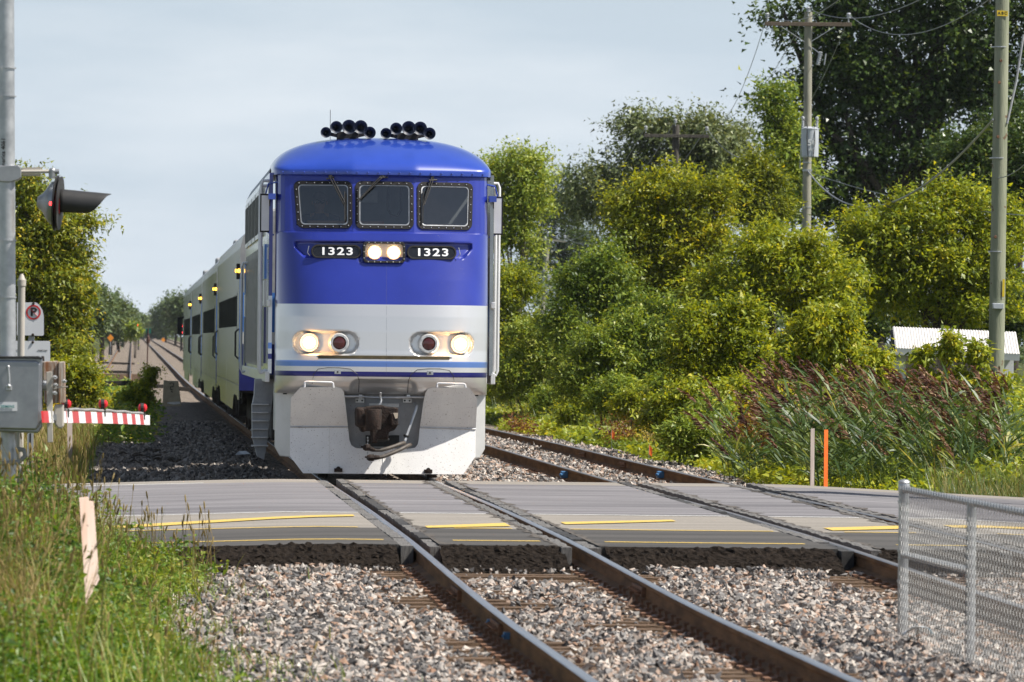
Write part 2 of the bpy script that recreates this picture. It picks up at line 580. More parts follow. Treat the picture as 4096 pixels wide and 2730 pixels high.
# ================================================================== road, path and markings
def slab(name, x0, x1, yn, yf, zoff, mat, thick=0.13, nx=None, kind='structure', parent=None, seed=0):
    """a piece of paving between yn(x) and yf(x), following the road's crown"""
    n = nx or max(2, int((x1 - x0) / 0.5) + 1)
    xs = np.linspace(x0, x1, n)
    v, f = [], []
    for x in xs:
        a, b_ = yn(x), yf(x); z = float(zr(x)) + zoff
        v += [(x, a, z), (x, b_, z), (x, a, z - thick), (x, b_, z - thick)]
    for i in range(n - 1):
        p, q = 4 * i, 4 * i + 4
        f += [(p, q, q + 1, p + 1), (p + 2, p + 3, q + 3, q + 2), (p, p + 2, q + 2, q), (p + 1, q + 1, q + 3, p + 3)]
    f += [(0, 1, 3, 2), (4 * n - 4, 4 * n - 2, 4 * n - 1, 4 * n - 3)]
    mb = MB().add(v, f)
    o = mb.build(name, mat, parent)
    if parent is None: tag(o, kind=kind)
    return o

def asphalt_mat(name, c1, c2, c3):
    m, nt, b = new_mat(name)
    N, L = nt.nodes, nt.links
    tc = N.new('ShaderNodeTexCoord'); mp = N.new('ShaderNodeMapping'); mp.inputs['Scale'].default_value = (.16, 1.3, 1); mp.inputs['Rotation'].default_value = (0, 0, R(3.8))
    L.new(tc.outputs['Object'], mp.inputs['Vector'])
    n1 = N.new('ShaderNodeTexNoise'); n1.inputs['Scale'].default_value = 1.1; n1.inputs['Detail'].default_value = 7; n1.inputs['Roughness'].default_value = .65
    L.new(mp.outputs['Vector'], n1.inputs['Vector'])
    rp = N.new('ShaderNodeValToRGB'); rp.color_ramp.elements[0].position = .36; rp.color_ramp.elements[0].color = rgb(c1); rp.color_ramp.elements[1].position = .64; rp.color_ramp.elements[1].color = rgb(c2)
    L.new(n1.outputs['Fac'], rp.inputs['Fac'])
    n2 = N.new('ShaderNodeTexNoise'); n2.inputs['Scale'].default_value = 90; n2.inputs['Detail'].default_value = 3
    L.new(tc.outputs['Object'], n2.inputs['Vector'])
    mr = N.new('ShaderNodeMapRange'); mr.inputs['From Min'].default_value = .3; mr.inputs['From Max'].default_value = .7; mr.inputs['To Min'].default_value = .72; mr.inputs['To Max'].default_value = 1.28
    L.new(n2.outputs['Fac'], mr.inputs['Value'])
    ml = N.new('ShaderNodeMixRGB'); ml.blend_type = 'MULTIPLY'; ml.inputs['Fac'].default_value = 1
    L.new(rp.outputs['Color'], ml.inputs['Color1']); L.new(mr.outputs['Result'], ml.inputs['Color2'])
    n3 = N.new('ShaderNodeTexNoise'); n3.inputs['Scale'].default_value = 1.7; n3.inputs['Detail'].default_value = 8; n3.inputs['Roughness'].default_value = .75
    L.new(tc.outputs['Object'], n3.inputs['Vector'])
    r3 = N.new('ShaderNodeValToRGB'); r3.color_ramp.elements[0].position = .60; r3.color_ramp.elements[1].position = .72
    L.new(n3.outputs['Fac'], r3.inputs['Fac'])
    m3 = N.new('ShaderNodeMixRGB'); L.new(r3.outputs['Color'], m3.inputs['Fac']); L.new(ml.outputs['Color'], m3.inputs['Color1']); m3.inputs['Color2'].default_value = rgb(c3)
    L.new(m3.outputs['Color'], b.inputs['Base Color'])
    b.inputs['Roughness'].default_value = .82; b.inputs['Specular IOR Level'].default_value = .35
    bp = N.new('ShaderNodeBump'); bp.inputs['Strength'].default_value = .35; bp.inputs['Distance'].default_value = .006
    L.new(n2.outputs['Fac'], bp.inputs['Height']); L.new(bp.outputs['Normal'], b.inputs['Normal'])
    return m

M_ROAD = asphalt_mat('worn_asphalt', (.115, .110, .117), (.225, .215, .223), (.17, .158, .145))
M_SHOULDER = asphalt_mat('dusty_asphalt', (.21, .19, .165), (.275, .25, .22), (.17, .155, .14))
M_PATH = asphalt_mat('newer_asphalt', (.050, .047, .044), (.085, .079, .073), (.10, .09, .08))
M_RUBBER = pm('dusty_rubber', (.075, .072, .07), (.19, .18, .17), scale=9, rough=.8, bump=.5, stretch=(8, .8, 1))
M_RUBBER_DARK = pm('black_rubber', (.02, .02, .02), (.06, .055, .05), scale=9, rough=.7)
M_TAR = pm('crumbly_tar', (.007, .0056, .0048), (.032, .025, .020), scale=30, rough=1.0, bump=.6, bscale=60, spec=.05)
M_YELLOW = pm('yellow_road_paint', (.57, .38, .07), (.64, .46, .11), scale=20, rough=.7, spots=(34, .62, (.32, .26, .2)))
M_WHITE_LINE = pm('white_road_paint', (.62, .62, .6), (.75, .74, .72), scale=15, rough=.7, spots=(30, .6, (.35, .33, .32)))

RAILS = (-.7525, .7525, 3.97 - .7525, 3.97 + .7525)
PANELS = [(-32, -.7525 - .155), (-.7525 + .215, .7525 - .215), (.7525 + .155, 3.2175 - .155), (3.2175 + .215, 4.7225 - .215), (4.7225 + .155, 45)]
P_SPLIT = 4.55    # width of the path strip
S_SPLIT = 9.6     # the dusty shoulder ends at the white edge line
for i, (a, b_) in enumerate(PANELS):
    slab('path', a, b_, lambda x: road_near(x), lambda x: road_near(x) + P_SPLIT, 0.0, M_PATH)
    slab('road_shoulder', a, b_, lambda x: road_near(x) + P_SPLIT, lambda x: road_near(x) + S_SPLIT, 0.0, M_SHOULDER)
    slab('road', a, b_, lambda x: road_near(x) + S_SPLIT, lambda x: road_far(x) - 1.6, 0.0, M_ROAD)
    slab('road_shoulder', a, b_, lambda x: road_far(x) - 1.6, lambda x: road_far(x), 0.0, M_SHOULDER)

# the crumbling tar slope along the near edge
def tar_edge():
    rg = np.random.default_rng(5)
    v, f = [], []
    xs = np.arange(-12, 9, .035)
    n = 26
    for x in xs:
        for k in range(n):
            t = k / (n - 1)
            y = float(road_near(x)) + .02 - 1.2 * t + rg.normal(0, .016) * (t > 0)
            z0 = float(zr(x)) - .002
            z1 = float(zt(y)) - .195
            z = z0 + (z1 - z0) * t ** 1.15 + rg.normal(0, .009) * (0 < t < 1) + (.008 * math.sin(x * 3 + k * .4) + .010 * math.sin(t * 16 + math.sin(x * 1.7)) if .06 < t < .95 else 0)
            v.append((x, y, z))
    for i in range(len(xs) - 1):
        xm = (xs[i] + xs[i + 1]) / 2
        if any(abs(xm - r) < .2 for r in RAILS): continue
        for k in range(n - 1):
            f.append((i * n + k, (i + 1) * n + k, (i + 1) * n + k + 1, i * n + k + 1))
    o = np_mesh('road_edge', v, f, M_TAR)
    tag(o, kind='structure')
tar_edge()

# rubber seal strips on both sides of every rail, in lengths that one can tell apart
xing = tag(bpy.data.objects.new('crossing_surface', None), kind='structure')
_link(xing, None, (0, 63, 0))
def crossing_strips():
    rg = random.Random(11)
    for ri, rx in enumerate(RAILS):
        inward = 1 if ri % 2 == 0 else -1
        for side, (g0, g1) in (('field', (.038, .15)), ('gauge', (.115, .21))):
            s = -inward if side == 'field' else inward
            xa, xb = rx + s * g0, rx + s * g1
            xa, xb = min(xa, xb), max(xa, xb)
            y0 = float(road_near(rx)) - .25
            y1 = float(road_far(rx))
            L_ = 1.83; y = y0
            while y < y1 - .2:
                ye = min(y + L_, y1)
                mb = MB()
                dz = rg.uniform(-.006, .008); tilt = rg.uniform(-.01, .01)
                za, zb = float(zr(rx)) + dz, float(zr(rx)) + dz + tilt
                za += float(zt(y)) - .036 if y < 53 else 0
                P = []
                for k in range(8):
                    yy = y + .008 + (ye - y - .016) * k / 7
                    z = za + (zb - za) * k / 7 + .006 * math.sin(k * 2.1 + y)
                    P.append((yy, z))
                vv, ff = [], []
                for yy, z in P:
                    vv += [(xa, yy, z), (xb, yy, z), (xb, yy, z - .17), (xa, yy, z - .17)]
                for k in range(7):
                    p = 4 * k; q = p + 4
                    for a in range(4):
                        ff.append((p + a, p + (a + 1) % 4, q + (a + 1) % 4, q + a))
                ff += [(3, 2, 1, 0), (28, 29, 30, 31)]
                mb.add(vv, ff)
                mb.build('rubber_panel', M_RUBBER if (side == 'field') == (ri in (0, 3)) or rg.random() < .55 else M_RUBBER_DARK, xing)
                y = ye
crossing_strips()

# ragged dark tar beside the strips
def ragged():
    rg = np.random.default_rng(8)
    v, f = [], []
    for ri, rx in enumerate(RAILS):
        for s, base in ((1, .21 if ri % 2 == 0 else .15), (-1, .15 if ri % 2 == 0 else .21)):
            if s == -1 and ri in (0, 2): continue
            ys = np.arange(float(road_near(rx)) + .1, float(road_far(rx)) - .2, .12)
            wv = np.abs(rg.normal(0, .03, len(ys))) + .01 + .08 * np.clip(np.sin(ys * 4.1 + ri) * np.sin(ys * 1.3), 0, 1)
            z = float(zr(rx)) + .0045
            b0 = len(v)
            for y, w in zip(ys, wv):
                v += [(rx + s * base, y, z), (rx + s * (base + w), y - w * .2, z)]
            for k in range(len(ys) - 1):
                f.append((b0 + 2 * k, b0 + 2 * k + 1, b0 + 2 * k + 3, b0 + 2 * k + 2))
    o = np_mesh('road_patching', v, f, pm('old_tar', (.035, .03, .027), (.14, .12, .10), scale=22, rough=.9))
    tag(o, kind='structure')
ragged()

def marking(name, pts, mat, lift=.004):
    """flat paint: outline given as surveyed image points"""
    P = []
    for px, py in pts:
        p = G(px, py, .036)
        P.append((p.x, p.y))
    v = [(x, y, float(zr(x)) + lift) for x, y in P]
    mb = MB().add(v, [tuple(range(len(v)))])
    tag(mb.build(name, mat), kind='structure')

def stripe(name, x0, x1, off, w, mat, lift=.004, off1=None, w1=None):
    n = max(2, int((x1 - x0) / .4))
    off1 = off if off1 is None else off1; w1 = w if w1 is None else w1
    v, f = [], []
    for i in range(n + 1):
        t = i / n; x = x0 + (x1 - x0) * t
        o_, ww = off + (off1 - off) * t, w + (w1 - w) * t
        y = float(road_near(x)) + o_; z = float(zr(x)) + lift
        wob = .02 * math.sin(x * 2.3)
        v += [(x, y - ww / 2 + wob, z), (x, y + ww / 2 + wob, z)]
        if i: f.append((2 * i - 2, 2 * i, 2 * i + 1, 2 * i - 1))
    tag(MB().add(v, f).build(name, mat), kind='structure')

# yellow edge lines of the path, broken at the rails
for (a, b_) in ((-9, -1.0), (-.36, .45), (1.05, 2.9), (3.75, 4.45), (5.1, 12)):
    stripe('road_marking', a, b_, 1.15, .16, M_YELLOW)
for (a, b_) in ((-9, -1.1), (-.15, .42), (1.0, 3.0), (3.7, 4.4), (5.2, 12)):
    stripe('road_marking', a, b_, 4.62, .15, M_YELLOW)
stripe('road_marking', -3.6, -1.0, 5.6, .9, M_YELLOW, lift=.0085, off1=8.2, w1=.5)
stripe('road_marking', -.42, .45, 4.75, .55, M_YELLOW, lift=.0085, off1=5.7, w1=.95)
stripe('road_marking', 1.05, 2.3, 6.3, .7, M_YELLOW, lift=.0085, off1=7.6, w1=.5)
stripe('road_marking', 3.62, 4.5, 5.3, .8, M_YELLOW, lift=.0085, off1=6.2, w1=.9)
stripe('road_marking', 5.0, 7.4, 6.6, .8, M_YELLOW, lift=.0085, off1=7.8, w1=.6)
for (a, b_) in PANELS:
    stripe('road_marking', max(a, -30), min(b_, 44), S_SPLIT - .2, .13, M_WHITE_LINE)
stripe('road_marking', -30, -2.4, 22.2, .16, M_WHITE_LINE)
stripe('road_marking', 8.3, 44, 22.2, .16, M_WHITE_LINE)

# ================================================================== railway tracks
M_RAIL_SIDE = pm('rusty_rail_web', (.095, .048, .021), (.21, .108, .045), scale=5, rough=.8, spec=.2, bump=.25, bscale=40, stretch=(1, .25, 2))
M_RAIL_TOP = pm('polished_rail_head', (.55, .57, .60), (.42, .42, .43), scale=4, rough=.40, metal=1.0, stretch=(6, .15, 1), rvar=.08)
M_RAIL_TOP2 = pm('dull_rail_head', (.22, .19, .17), (.34, .32, .31), scale=4, rough=.38, metal=.8, stretch=(6, .15, 1))
M_TIE = pm('weathered_tie_wood', (.075, .045, .026), (.21, .13, .075), scale=7, rough=.9, bump=.8, bscale=30, stretch=(.6, 9, 3))
M_PLATE = pm('rusty_plate', (.10, .05, .028), (.26, .13, .07), scale=18, rough=.8, bump=.3)
SEC = [(-.070, -.168), (.070, -.168), (.070, -.158), (.014, -.135), (.009, -.06), (.012, -.045), (.033, -.036), (.034, -.008), (.026, 0), (-.026, 0), (-.034, -.008), (-.033, -.036), (-.012, -.045), (-.009, -.06), (-.014, -.135), (-.070, -.158)]
def rail(x, y0, y1, parent, top, jig=0.0):
    ys = np.concatenate([np.arange(y0, min(y1, 130), .6), np.geomspace(max(y0, 130), y1, 60) if y1 > 130 else []])
    ys = np.unique(np.append(ys, y1)); n = len(SEC)
    v, f, mi = [], [], []
    for y in ys:
        z = float(zt(y))
        xx = x + jig * math.sin(y * .045)
        for sx, sz in SEC: v.append((xx + sx, y, z + sz))
    for i in range(len(ys) - 1):
        for k in range(n):
            k2 = (k + 1) % n
            f.append((i * n + k, i * n + k2, (i + 1) * n + k2, (i + 1) * n + k)); mi.append(1 if k in (7, 8, 9) else 0)
    o = np_mesh('rail', v, f, [M_RAIL_SIDE, top], parent, mi=mi, smooth=False)
    bm = bmesh.new(); bm.from_mesh(o.data); bmesh.ops.recalc_face_normals(bm, faces=bm.faces); bm.to_mesh(o.data); bm.free()
    return o

def tie_mesh():
    mb = MB().box((0, 0, 0), (2.6, .23, .17))
    me = bpy.data.meshes.new('sleeper'); me.from_pydata(mb.v, [], mb.f); me.materials.append(M_TIE); return me
def plate_mesh():
    mb = MB().box((0, 0, 0), (.36, .19, .018)).box((-.09, 0, .012), (.03, .19, .018)).box((.09, 0, .012), (.03, .19, .018))
    me = bpy.data.meshes.new('tie_plate'); me.from_pydata(mb.v, [], mb.f); me.materials.append(M_PLATE); return me
def spike_mesh():
    mb = MB().box((0, 0, 0), (.018, .018, .06)).box((.006, 0, .03), (.04, .03, .018))
    me = bpy.data.meshes.new('spike'); me.from_pydata(mb.v, [], mb.f); me.materials.append(M_PLATE); return me
ME_TIE, ME_PLATE, ME_SPIKE = tie_mesh(), plate_mesh(), spike_mesh()
def put(name, me, parent, loc, rz=0.0):
    o = bpy.data.objects.new(name, me); COL.objects.link(o); o.parent = parent
    ORG[o.name] = ORG[parent.name]
    p = parent; off = Vector(loc)
    base = Vector((0, 0, 0)) if parent.parent is None else Vector(parent.location)
    o.location = off - ORG[parent.name] - base; o.rotation_euler = (0, 0, rz)
    return o

def track(name, label, xc, ranges, y0, y1, top, ties_z=-.178, jig=0.0, sp_to=47):
    t = thing(name, (xc, y0, float(zt(y0))), label, 'track', 'railway tracks')
    for s in (-1, 1): rail(xc + s * .7525, y0, y1, t, top, jig)
    rg = random.Random(int(xc * 10) + 3)
    for (a, b_, step) in ranges:
        y = a
        while y < b_:
            z = float(zt(y)) + ties_z - .085 - rg.uniform(0, .012)
            put('sleeper', ME_TIE, t, (xc + rg.uniform(-.05, .05), y, z), rg.uniform(-.012, .012))
            if y < 130:
                for s in (-1, 1):
                    p = put('tie_plate', ME_PLATE, t, (xc + s * .7525, y, z + .096))
                    if y < sp_to:
                        for q in (-1, 1):
                            e = bpy.data.objects.new('spike', ME_SPIKE); COL.objects.link(e); e.parent = p
                            e.location = (q * .085, rg.choice((-.05, .05)), .03); e.rotation_euler = (0, 0, 0 if q < 0 else math.pi)
            y += step
    return t
TRK1 = track('railway_track', 'shiny railed main track running under the blue train', 0.0, [(29.5, 51.1, .5), (76.2, 79, .5)], 24, 1500, M_RAIL_TOP)
TRK2 = track('railway_track', 'dull railed second track beside the green undergrowth', 3.97, [(30.5, 50.8, .5), (75.6, 100, .52)], 24, 1500, M_RAIL_TOP2)
TRK3 = track('railway_track', 'siding track ending at a buffer, left of the train', -4.15, [(277, 330, .55)], 276, 1500, M_RAIL_TOP2)

# ================================================================== ballast stones
def stones(name, pts, size, seed, mat, flat=(.55, .95), kind='stuff', label=None):
    rg = np.random.default_rng(seed)
    n = len(pts)
    base = np.array([(1.25, 0, 0), (0, 1.25, 0), (-1.25, 0, 0), (0, -1.25, 0), (0, 0, 1.2), (0, 0, -1.2)], float)
    quad = np.array([(0, 1, 4), (1, 2, 4), (2, 3, 4), (3, 0, 4), (1, 0, 5), (2, 1, 5), (3, 2, 5), (0, 3, 5)])
    s = size[:, None] * np.stack([rg.uniform(.75, 1.3, n), rg.uniform(.6, 1.0, n), rg.uniform(*flat, n) * .8], 1)
    v = base[None] * rg.uniform(.62, 1.15, (n, 6, 1)) + rg.uniform(-.42, .42, (n, 6, 3))
    v = v * s[:, None, :]
    # random turn
    q = rg.normal(size=(n, 4)); q[:, 1:3] *= .45
    q /= np.linalg.norm(q, axis=1, keepdims=True)
    w_, x_, y_, z_ = q.T
    M_ = np.stack([1 - 2 * (y_**2 + z_**2), 2 * (x_*y_ - z_*w_), 2 * (x_*z_ + y_*w_),
                   2 * (x_*y_ + z_*w_), 1 - 2 * (x_**2 + z_**2), 2 * (y_*z_ - x_*w_),
                   2 * (x_*z_ - y_*w_), 2 * (y_*z_ + x_*w_), 1 - 2 * (x_**2 + y_**2)], 1).reshape(n, 3, 3)
    v = np.einsum('nij,nkj->nki', M_, v) + pts[:, None, :]
    f = (quad[None] + 6 * np.arange(n)[:, None, None]).reshape(-1, 3)
    tint = np.repeat(rg.uniform(0, 1, n), 6)
    o = np_mesh(name, v.reshape(-1, 3), f, mat, attrs={'tint': tint})
    tag(o, kind=kind, label=label)
    return o
M_STONE = tint_mat('crushed_stone', [(0, (.045, .043, .043)), (.22, (.13, .125, .125)), (.42, (.25, .238, .23)), (.56, (.38, .345, .315)), (.72, (.43, .32, .255)), (.80, (.27, .16, .105)), (.88, (.46, .405, .355)), (1, (.55, .51, .465))], rough=.85, nscale=60, vary=.18)
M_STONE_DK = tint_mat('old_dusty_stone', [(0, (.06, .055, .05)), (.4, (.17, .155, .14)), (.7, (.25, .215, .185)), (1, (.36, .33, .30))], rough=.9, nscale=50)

def scatter_near():
    rg = np.random.default_rng(21)
    def gen(n, y0, y1, xl, xr, smin, smax, seed, lift=.012):
        # even in area, a little denser close by
        Y = rg.uniform(y0, y1, n)
        lo = np.maximum(xl, -4.1 - .0232 * Y); hi = np.minimum(xr, -2.4 + .157 * Y)
        X = lo + (hi - lo) * rg.uniform(0, 1, n)
        sz = np.exp(rg.normal(math.log((smin + smax) / 2), .30, n)).clip(smin, smax)
        # leave the rails and their feet clear
        keep = np.ones(n, bool)
        for r in RAILS: keep &= np.abs(X - r) > .085 + sz * .4
        # bare patches where the sleepers show: near the crossing and here and there beside the rails
        bare_all = np.zeros(n)
        for xc in (0, 3.97):
            off = 29.5 if xc == 0 else 30.5
            ph = ((Y - off + .25) % .5) - .25
            ins = np.abs(X - xc) < 1.3
            on = (np.abs(ph) < .125) & ins
            nearrail = np.abs(np.abs(X - xc) - .75)
            pat = np.sin(Y * .9 + np.sign(X - xc) * 1.3 + xc) + .6 * np.sin(Y * 2.3 + X * 1.1)
            bare = np.clip((pat + .9 * (nearrail < .42) + .5 * (nearrail < .2) + 2.2 * (Y > 48.6) + rg.normal(0, .35, n) - .85) / .9, 0, 1) * ins
            bare_all = np.maximum(bare_all, bare)
            keep &= ~(on & (rg.uniform(0, 1, n) < bare * (.93 - .25 * np.sin(X * 7 + Y * 5))))
            keep &= ~(ins & (rg.uniform(0, 1, n) < bare * .35))
        fill_ = .055 * (1 - bare_all) * (((np.abs(X) < 1.25) | (np.abs(X - 3.97) < 1.25)))
        X, Y, sz, fill_ = X[keep], Y[keep], sz[keep], fill_[keep]
        Z = gz(X, Y) + fill_ + sz * .3 + rg.uniform(-.03, .034, len(X)) * lift / .012
        Z = Z + .05 * sst(1.9, .9, np.array(road_near(X)) - Y)
        ok = Y < np.array(road_near(X)) - .92
        return np.stack([X, Y, Z], 1)[ok], sz[ok]
    P, S = gen(112000, 30.5, 50.5, -3.3, 6.3, .012, .036, 1)
    stones('ballast', P, S, 2, M_STONE)
scatter_near()

def scatter_far():
    rg = np.random.default_rng(31)
    # right of the train, around the second track
    n = 26000
    Y = 75.6 + 55 * rg.uniform(0, 1, n) ** 1.6
    X = rg.uniform(.6, 6.35 + .25 * np.sin(Y * .7), n)
    keep = np.ones(n, bool)
    for r in RAILS: keep &= np.abs(X - r) > .1
    keep &= Y > np.array(road_far(X)) + .1
    X, Y = X[keep], Y[keep]
    S = rg.uniform(.02, .05, len(X))
    stones('ballast', np.stack([X, Y, gz(X, Y) + .01 + .05 * ((np.abs(X) < 1.25) | (np.abs(X - 3.97) < 1.25)) + rg.uniform(0, .035, len(X))], 1), S, 4, M_STONE)
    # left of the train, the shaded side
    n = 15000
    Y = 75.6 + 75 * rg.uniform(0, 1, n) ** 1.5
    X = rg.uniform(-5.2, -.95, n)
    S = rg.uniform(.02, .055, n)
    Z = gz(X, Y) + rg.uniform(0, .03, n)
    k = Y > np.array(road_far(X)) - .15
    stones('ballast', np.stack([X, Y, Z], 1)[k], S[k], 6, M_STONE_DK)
    # loose chips on the road's near edge
    n = 500
    X = rg.uniform(-4, 7, n); Y = np.array(road_near(X)) - rg.uniform(.75, 1.3, n)
    stones('ballast', np.stack([X, Y, zt(Y) - .165], 1), rg.uniform(.012, .035, n), 9, M_STONE)
scatter_far()
# ================================================================== locomotive
LX0, LY0 = 0.03, 76.2
def zz(py, Y, px=1500):
    return W(px, py, Y).z
BLUE, BLUE2, WHITE_P, LBLUE, SILVER = (.022, .050, .42), (.018, .022, .21), (.80, .80, .80), (.16, .30, .72), (.74, .735, .73)

def livery_mat():
    m, nt, b = new_mat('livery_paint')
    N, L = nt.nodes, nt.links
    tc = N.new('ShaderNodeTexCoord'); sx = N.new('ShaderNodeSeparateXYZ'); L.new(tc.outputs['Object'], sx.inputs['Vector'])
    def math_(op, a, b_=None, clamp=False):
        n = N.new('ShaderNodeMath'); n.operation = op; n.use_clamp = clamp
        for i, v in enumerate((a, b_)):
            if v is None: continue
            if isinstance(v, (int, float)): n.inputs[i].default_value = v
            else: L.new(v, n.inputs[i])
        return n.outputs['Value']
    y, z = sx.outputs['Y'], sx.outputs['Z']
    back = math_('MAXIMUM', math_('SUBTRACT', y, .85), 0.0)
    zb = math_('SUBTRACT', z, math_('MULTIPLY', back, .85))
    t = math_('MULTIPLY', math_('SUBTRACT', zb, 1.2), 1 / .6)
    rp = N.new('ShaderNodeValToRGB'); rp.color_ramp.interpolation = 'CONSTANT'
    el = rp.color_ramp.elements
    el[0].position = 0; el[0].color = rgb(SILVER)
    el[1].position = (1.394 - 1.2) / .6; el[1].color = rgb(BLUE2)
    for zv, c in ((1.461, WHITE_P), (1.528, LBLUE), (1.605, SILVER)):
        e = el.new((zv - 1.2) / .6); e.color = rgb(c)
    L.new(t, rp.inputs['Fac'])
    cur = math_('MULTIPLY', math_('POWER', math_('MAXIMUM', math_('SUBTRACT', y, .75), 0.0), 1.5), .42)
    isb = math_('GREATER_THAN', z, math_('ADD', cur, 2.365))
    nz = N.new('ShaderNodeTexNoise'); nz.inputs['Scale'].default_value = 2.5; nz.inputs['Detail'].default_value = 6
    L.new(tc.outputs['Object'], nz.inputs['Vector'])
    r2 = N.new('ShaderNodeValToRGB'); r2.color_ramp.elements[0].position = .3; r2.color_ramp.elements[0].color = rgb((.016, .030, .27)); r2.color_ramp.elements[1].position = .7; r2.color_ramp.elements[1].color = rgb((.020, .037, .32))
    L.new(nz.outputs['Fac'], r2.inputs['Fac'])
    mx = N.new('ShaderNodeMixRGB'); L.new(isb, mx.inputs['Fac']); L.new(rp.outputs['Color'], mx.inputs['Color1']); L.new(r2.outputs['Color'], mx.inputs['Color2'])
    # specks of grime and flies
    n2 = N.new('ShaderNodeTexNoise'); n2.inputs['Scale'].default_value = 70; n2.inputs['Detail'].default_value = 2
    L.new(tc.outputs['Object'], n2.inputs['Vector'])
    r3 = N.new('ShaderNodeValToRGB'); r3.color_ramp.elements[0].position = .71; r3.color_ramp.elements[1].position = .80
    L.new(n2.outputs['Fac'], r3.inputs['Fac'])
    m2 = N.new('ShaderNodeMixRGB'); L.new(r3.outputs['Color'], m2.inputs['Fac']); L.new(mx.outputs['Color'], m2.inputs['Color1']); m2.inputs['Color2'].default_value = (.22, .2, .2, 1)
    L.new(m2.outputs['Color'], b.inputs['Base Color'])
    met = math_('MULTIPLY', math_('SUBTRACT', 1.0, isb), .62)
    L.new(met, b.inputs['Metallic'])
    b.inputs['Roughness'].default_value = .31
    b.inputs['Coat Weight'].default_value = .8; b.inputs['Coat Roughness'].default_value = .07
    bp = N.new('ShaderNodeBump'); bp.inputs['Strength'].default_value = .05; bp.inputs['Distance'].default_value = .03
    L.new(nz.outputs['Fac'], bp.inputs['Height']); L.new(bp.outputs['Normal'], b.inputs['Coat Normal'])
    return m
M_LIV = livery_mat()
M_BLUE = pm('blue_roof_paint', (.014, .050, .34), (.018, .058, .39), scale=3, rough=.33, coat=.8)
M_BLUE_DK = pm('navy_paint', (.014, .018, .13), (.02, .026, .17), scale=3, rough=.35, coat=.6)
M_LBLUE = pm('sky_blue_paint', (.06, .20, .62), (.08, .24, .68), scale=3, rough=.35, coat=.5)
M_SILV = pm('silver_paint', (.62, .62, .61), (.70, .70, .69), scale=3, rough=.36, metal=.35, coat=.3)
M_SIDE = pm('silver_side_sheet', (.30, .30, .29), (.40, .40, .38), scale=3, rough=.25, metal=.9, coat=.3)
M_PLOW = pm('chipped_grey_paint', (.74, .73, .72), (.82, .81, .79), scale=4, rough=.5, spots=(60, .655, (.30, .26, .22)))
M_GREY = pm('grey_painted_steel', (.30, .31, .33), (.40, .41, .42), scale=5, rough=.5, spots=(30, .70, (.16, .13, .10)))
M_RUST = pm('rusty_cast_steel', (.008, .005, .004), (.030, .014, .008), scale=14, rough=.85, bump=.6, bscale=45)
M_BLACK = pm('black_steel', (.012, .012, .012), (.035, .032, .03), scale=8, rough=.6)
M_UNDER = pm('grimy_underframe', (.015, .012, .010), (.055, .045, .035), scale=9, rough=.85, bump=.3)
M_GASKET = pm('window_rubber', (.014, .013, .013), (.026, .024, .024), scale=10, rough=.75, spec=.25)
M_BOLT = pm('bright_bolt', (.62, .62, .62), rough=.3, metal=.9)
M_STEEL = pm('galvanised_steel', (.42, .43, .44), (.58, .59, .60), scale=9, rough=.42, metal=.7, rvar=.1)
M_GLASS = glass_mat('cab_glass', (.74, .78, .78), base=.13)
M_DKGLASS = glass_mat('dark_glass', (.10, .11, .12), base=.05)
M_LIGHT = lamp_mat('headlight_lens', (1.0, .82, .50), 9.0)
M_GLOW = lamp_mat('reflector_halo_glow', (1.0, .46, .11), 2.2)  # rim emits amber itself, standing in for the lamps' warm halo
M_WHITETUBE = pm('white_handrail', (.66, .67, .69), (.74, .75, .76), scale=5, rough=.35, coat=.3)
M_HOSE = pm('black_hose', (.045, .035, .028), (.10, .085, .07), scale=12, rough=.6)
M_HORN = pm('dark_horn_bell', (.018, .024, .045), (.03, .038, .06), scale=10, rough=.5)
M_INT = pm('cab_lining', (.24, .26, .27), (.30, .32, .33), scale=3, rough=.8)
M_DESK = pm('brown_desk', (.30, .15, .085), (.36, .19, .11), scale=4, rough=.55)
M_RED_LENS = pm('dark_red_lens', (.075, .009, .007), rough=.15, coat=.7)
M_STRIPES_W = pm('white_panel', (.70, .70, .70), (.76, .76, .75), scale=4, rough=.4)
M_WHEEL = pm('wheel_steel', (.05, .04, .034), (.11, .09, .075), scale=8, rough=.6, metal=.3)

loco = thing('locomotive', (LX0, LY0, 0), 'blue and silver diesel locomotive with bright headlights leading the train', 'locomotive')
HW = 1.445

# ---- plan curves
def resample(poly, n):
    P = np.array(poly, float); d = np.r_[0, np.cumsum(np.linalg.norm(np.diff(P, axis=0), axis=1))]
    s = np.linspace(0, d[-1], n)
    return np.stack([np.interp(s, d, P[:, 0]), np.interp(s, d, P[:, 1])], 1)
def super_plan(D=1.12, n=3.1):
    a = np.linspace(-math.pi / 2, math.pi / 2, 800)
    x = HW * np.sign(a) * np.abs(np.sin(a)) ** (2 / n)
    y = D * (1 - np.abs(np.cos(a)) ** (2 / n))
    return np.stack([x, y], 1)
def win_plan():
    half = [(0, 0), (.415, 0), (.425, .004), (1.255, .245), (1.33, .285), (1.385, .35), (1.42, .45), (1.44, .62), (1.445, .82), (1.445, 1.12)]
    left = [(-x, y) for x, y in half[::-1]]
    return np.array(left[:-1] + half, float)
NA = 230
PN = resample(super_plan(), NA)
PW = resample(win_plan(), NA)
def yc(z):
    zs = [1.16, 1.20, 1.26, 1.33, 1.42, 1.60, 1.66, 1.75, 2.0, 2.2, 2.36, 2.7, 3.0, 3.25, 3.33]
    ys = [.26, .15, .08, .035, .005, 0.0, .015, .04, .05, .075, .115, .23, .34, .43, .46]
    return np.interp(z, zs, ys)
def yw(z):
    return .50 + (z - 3.34) * .30
WZ0, WZ1 = 3.345, 4.20
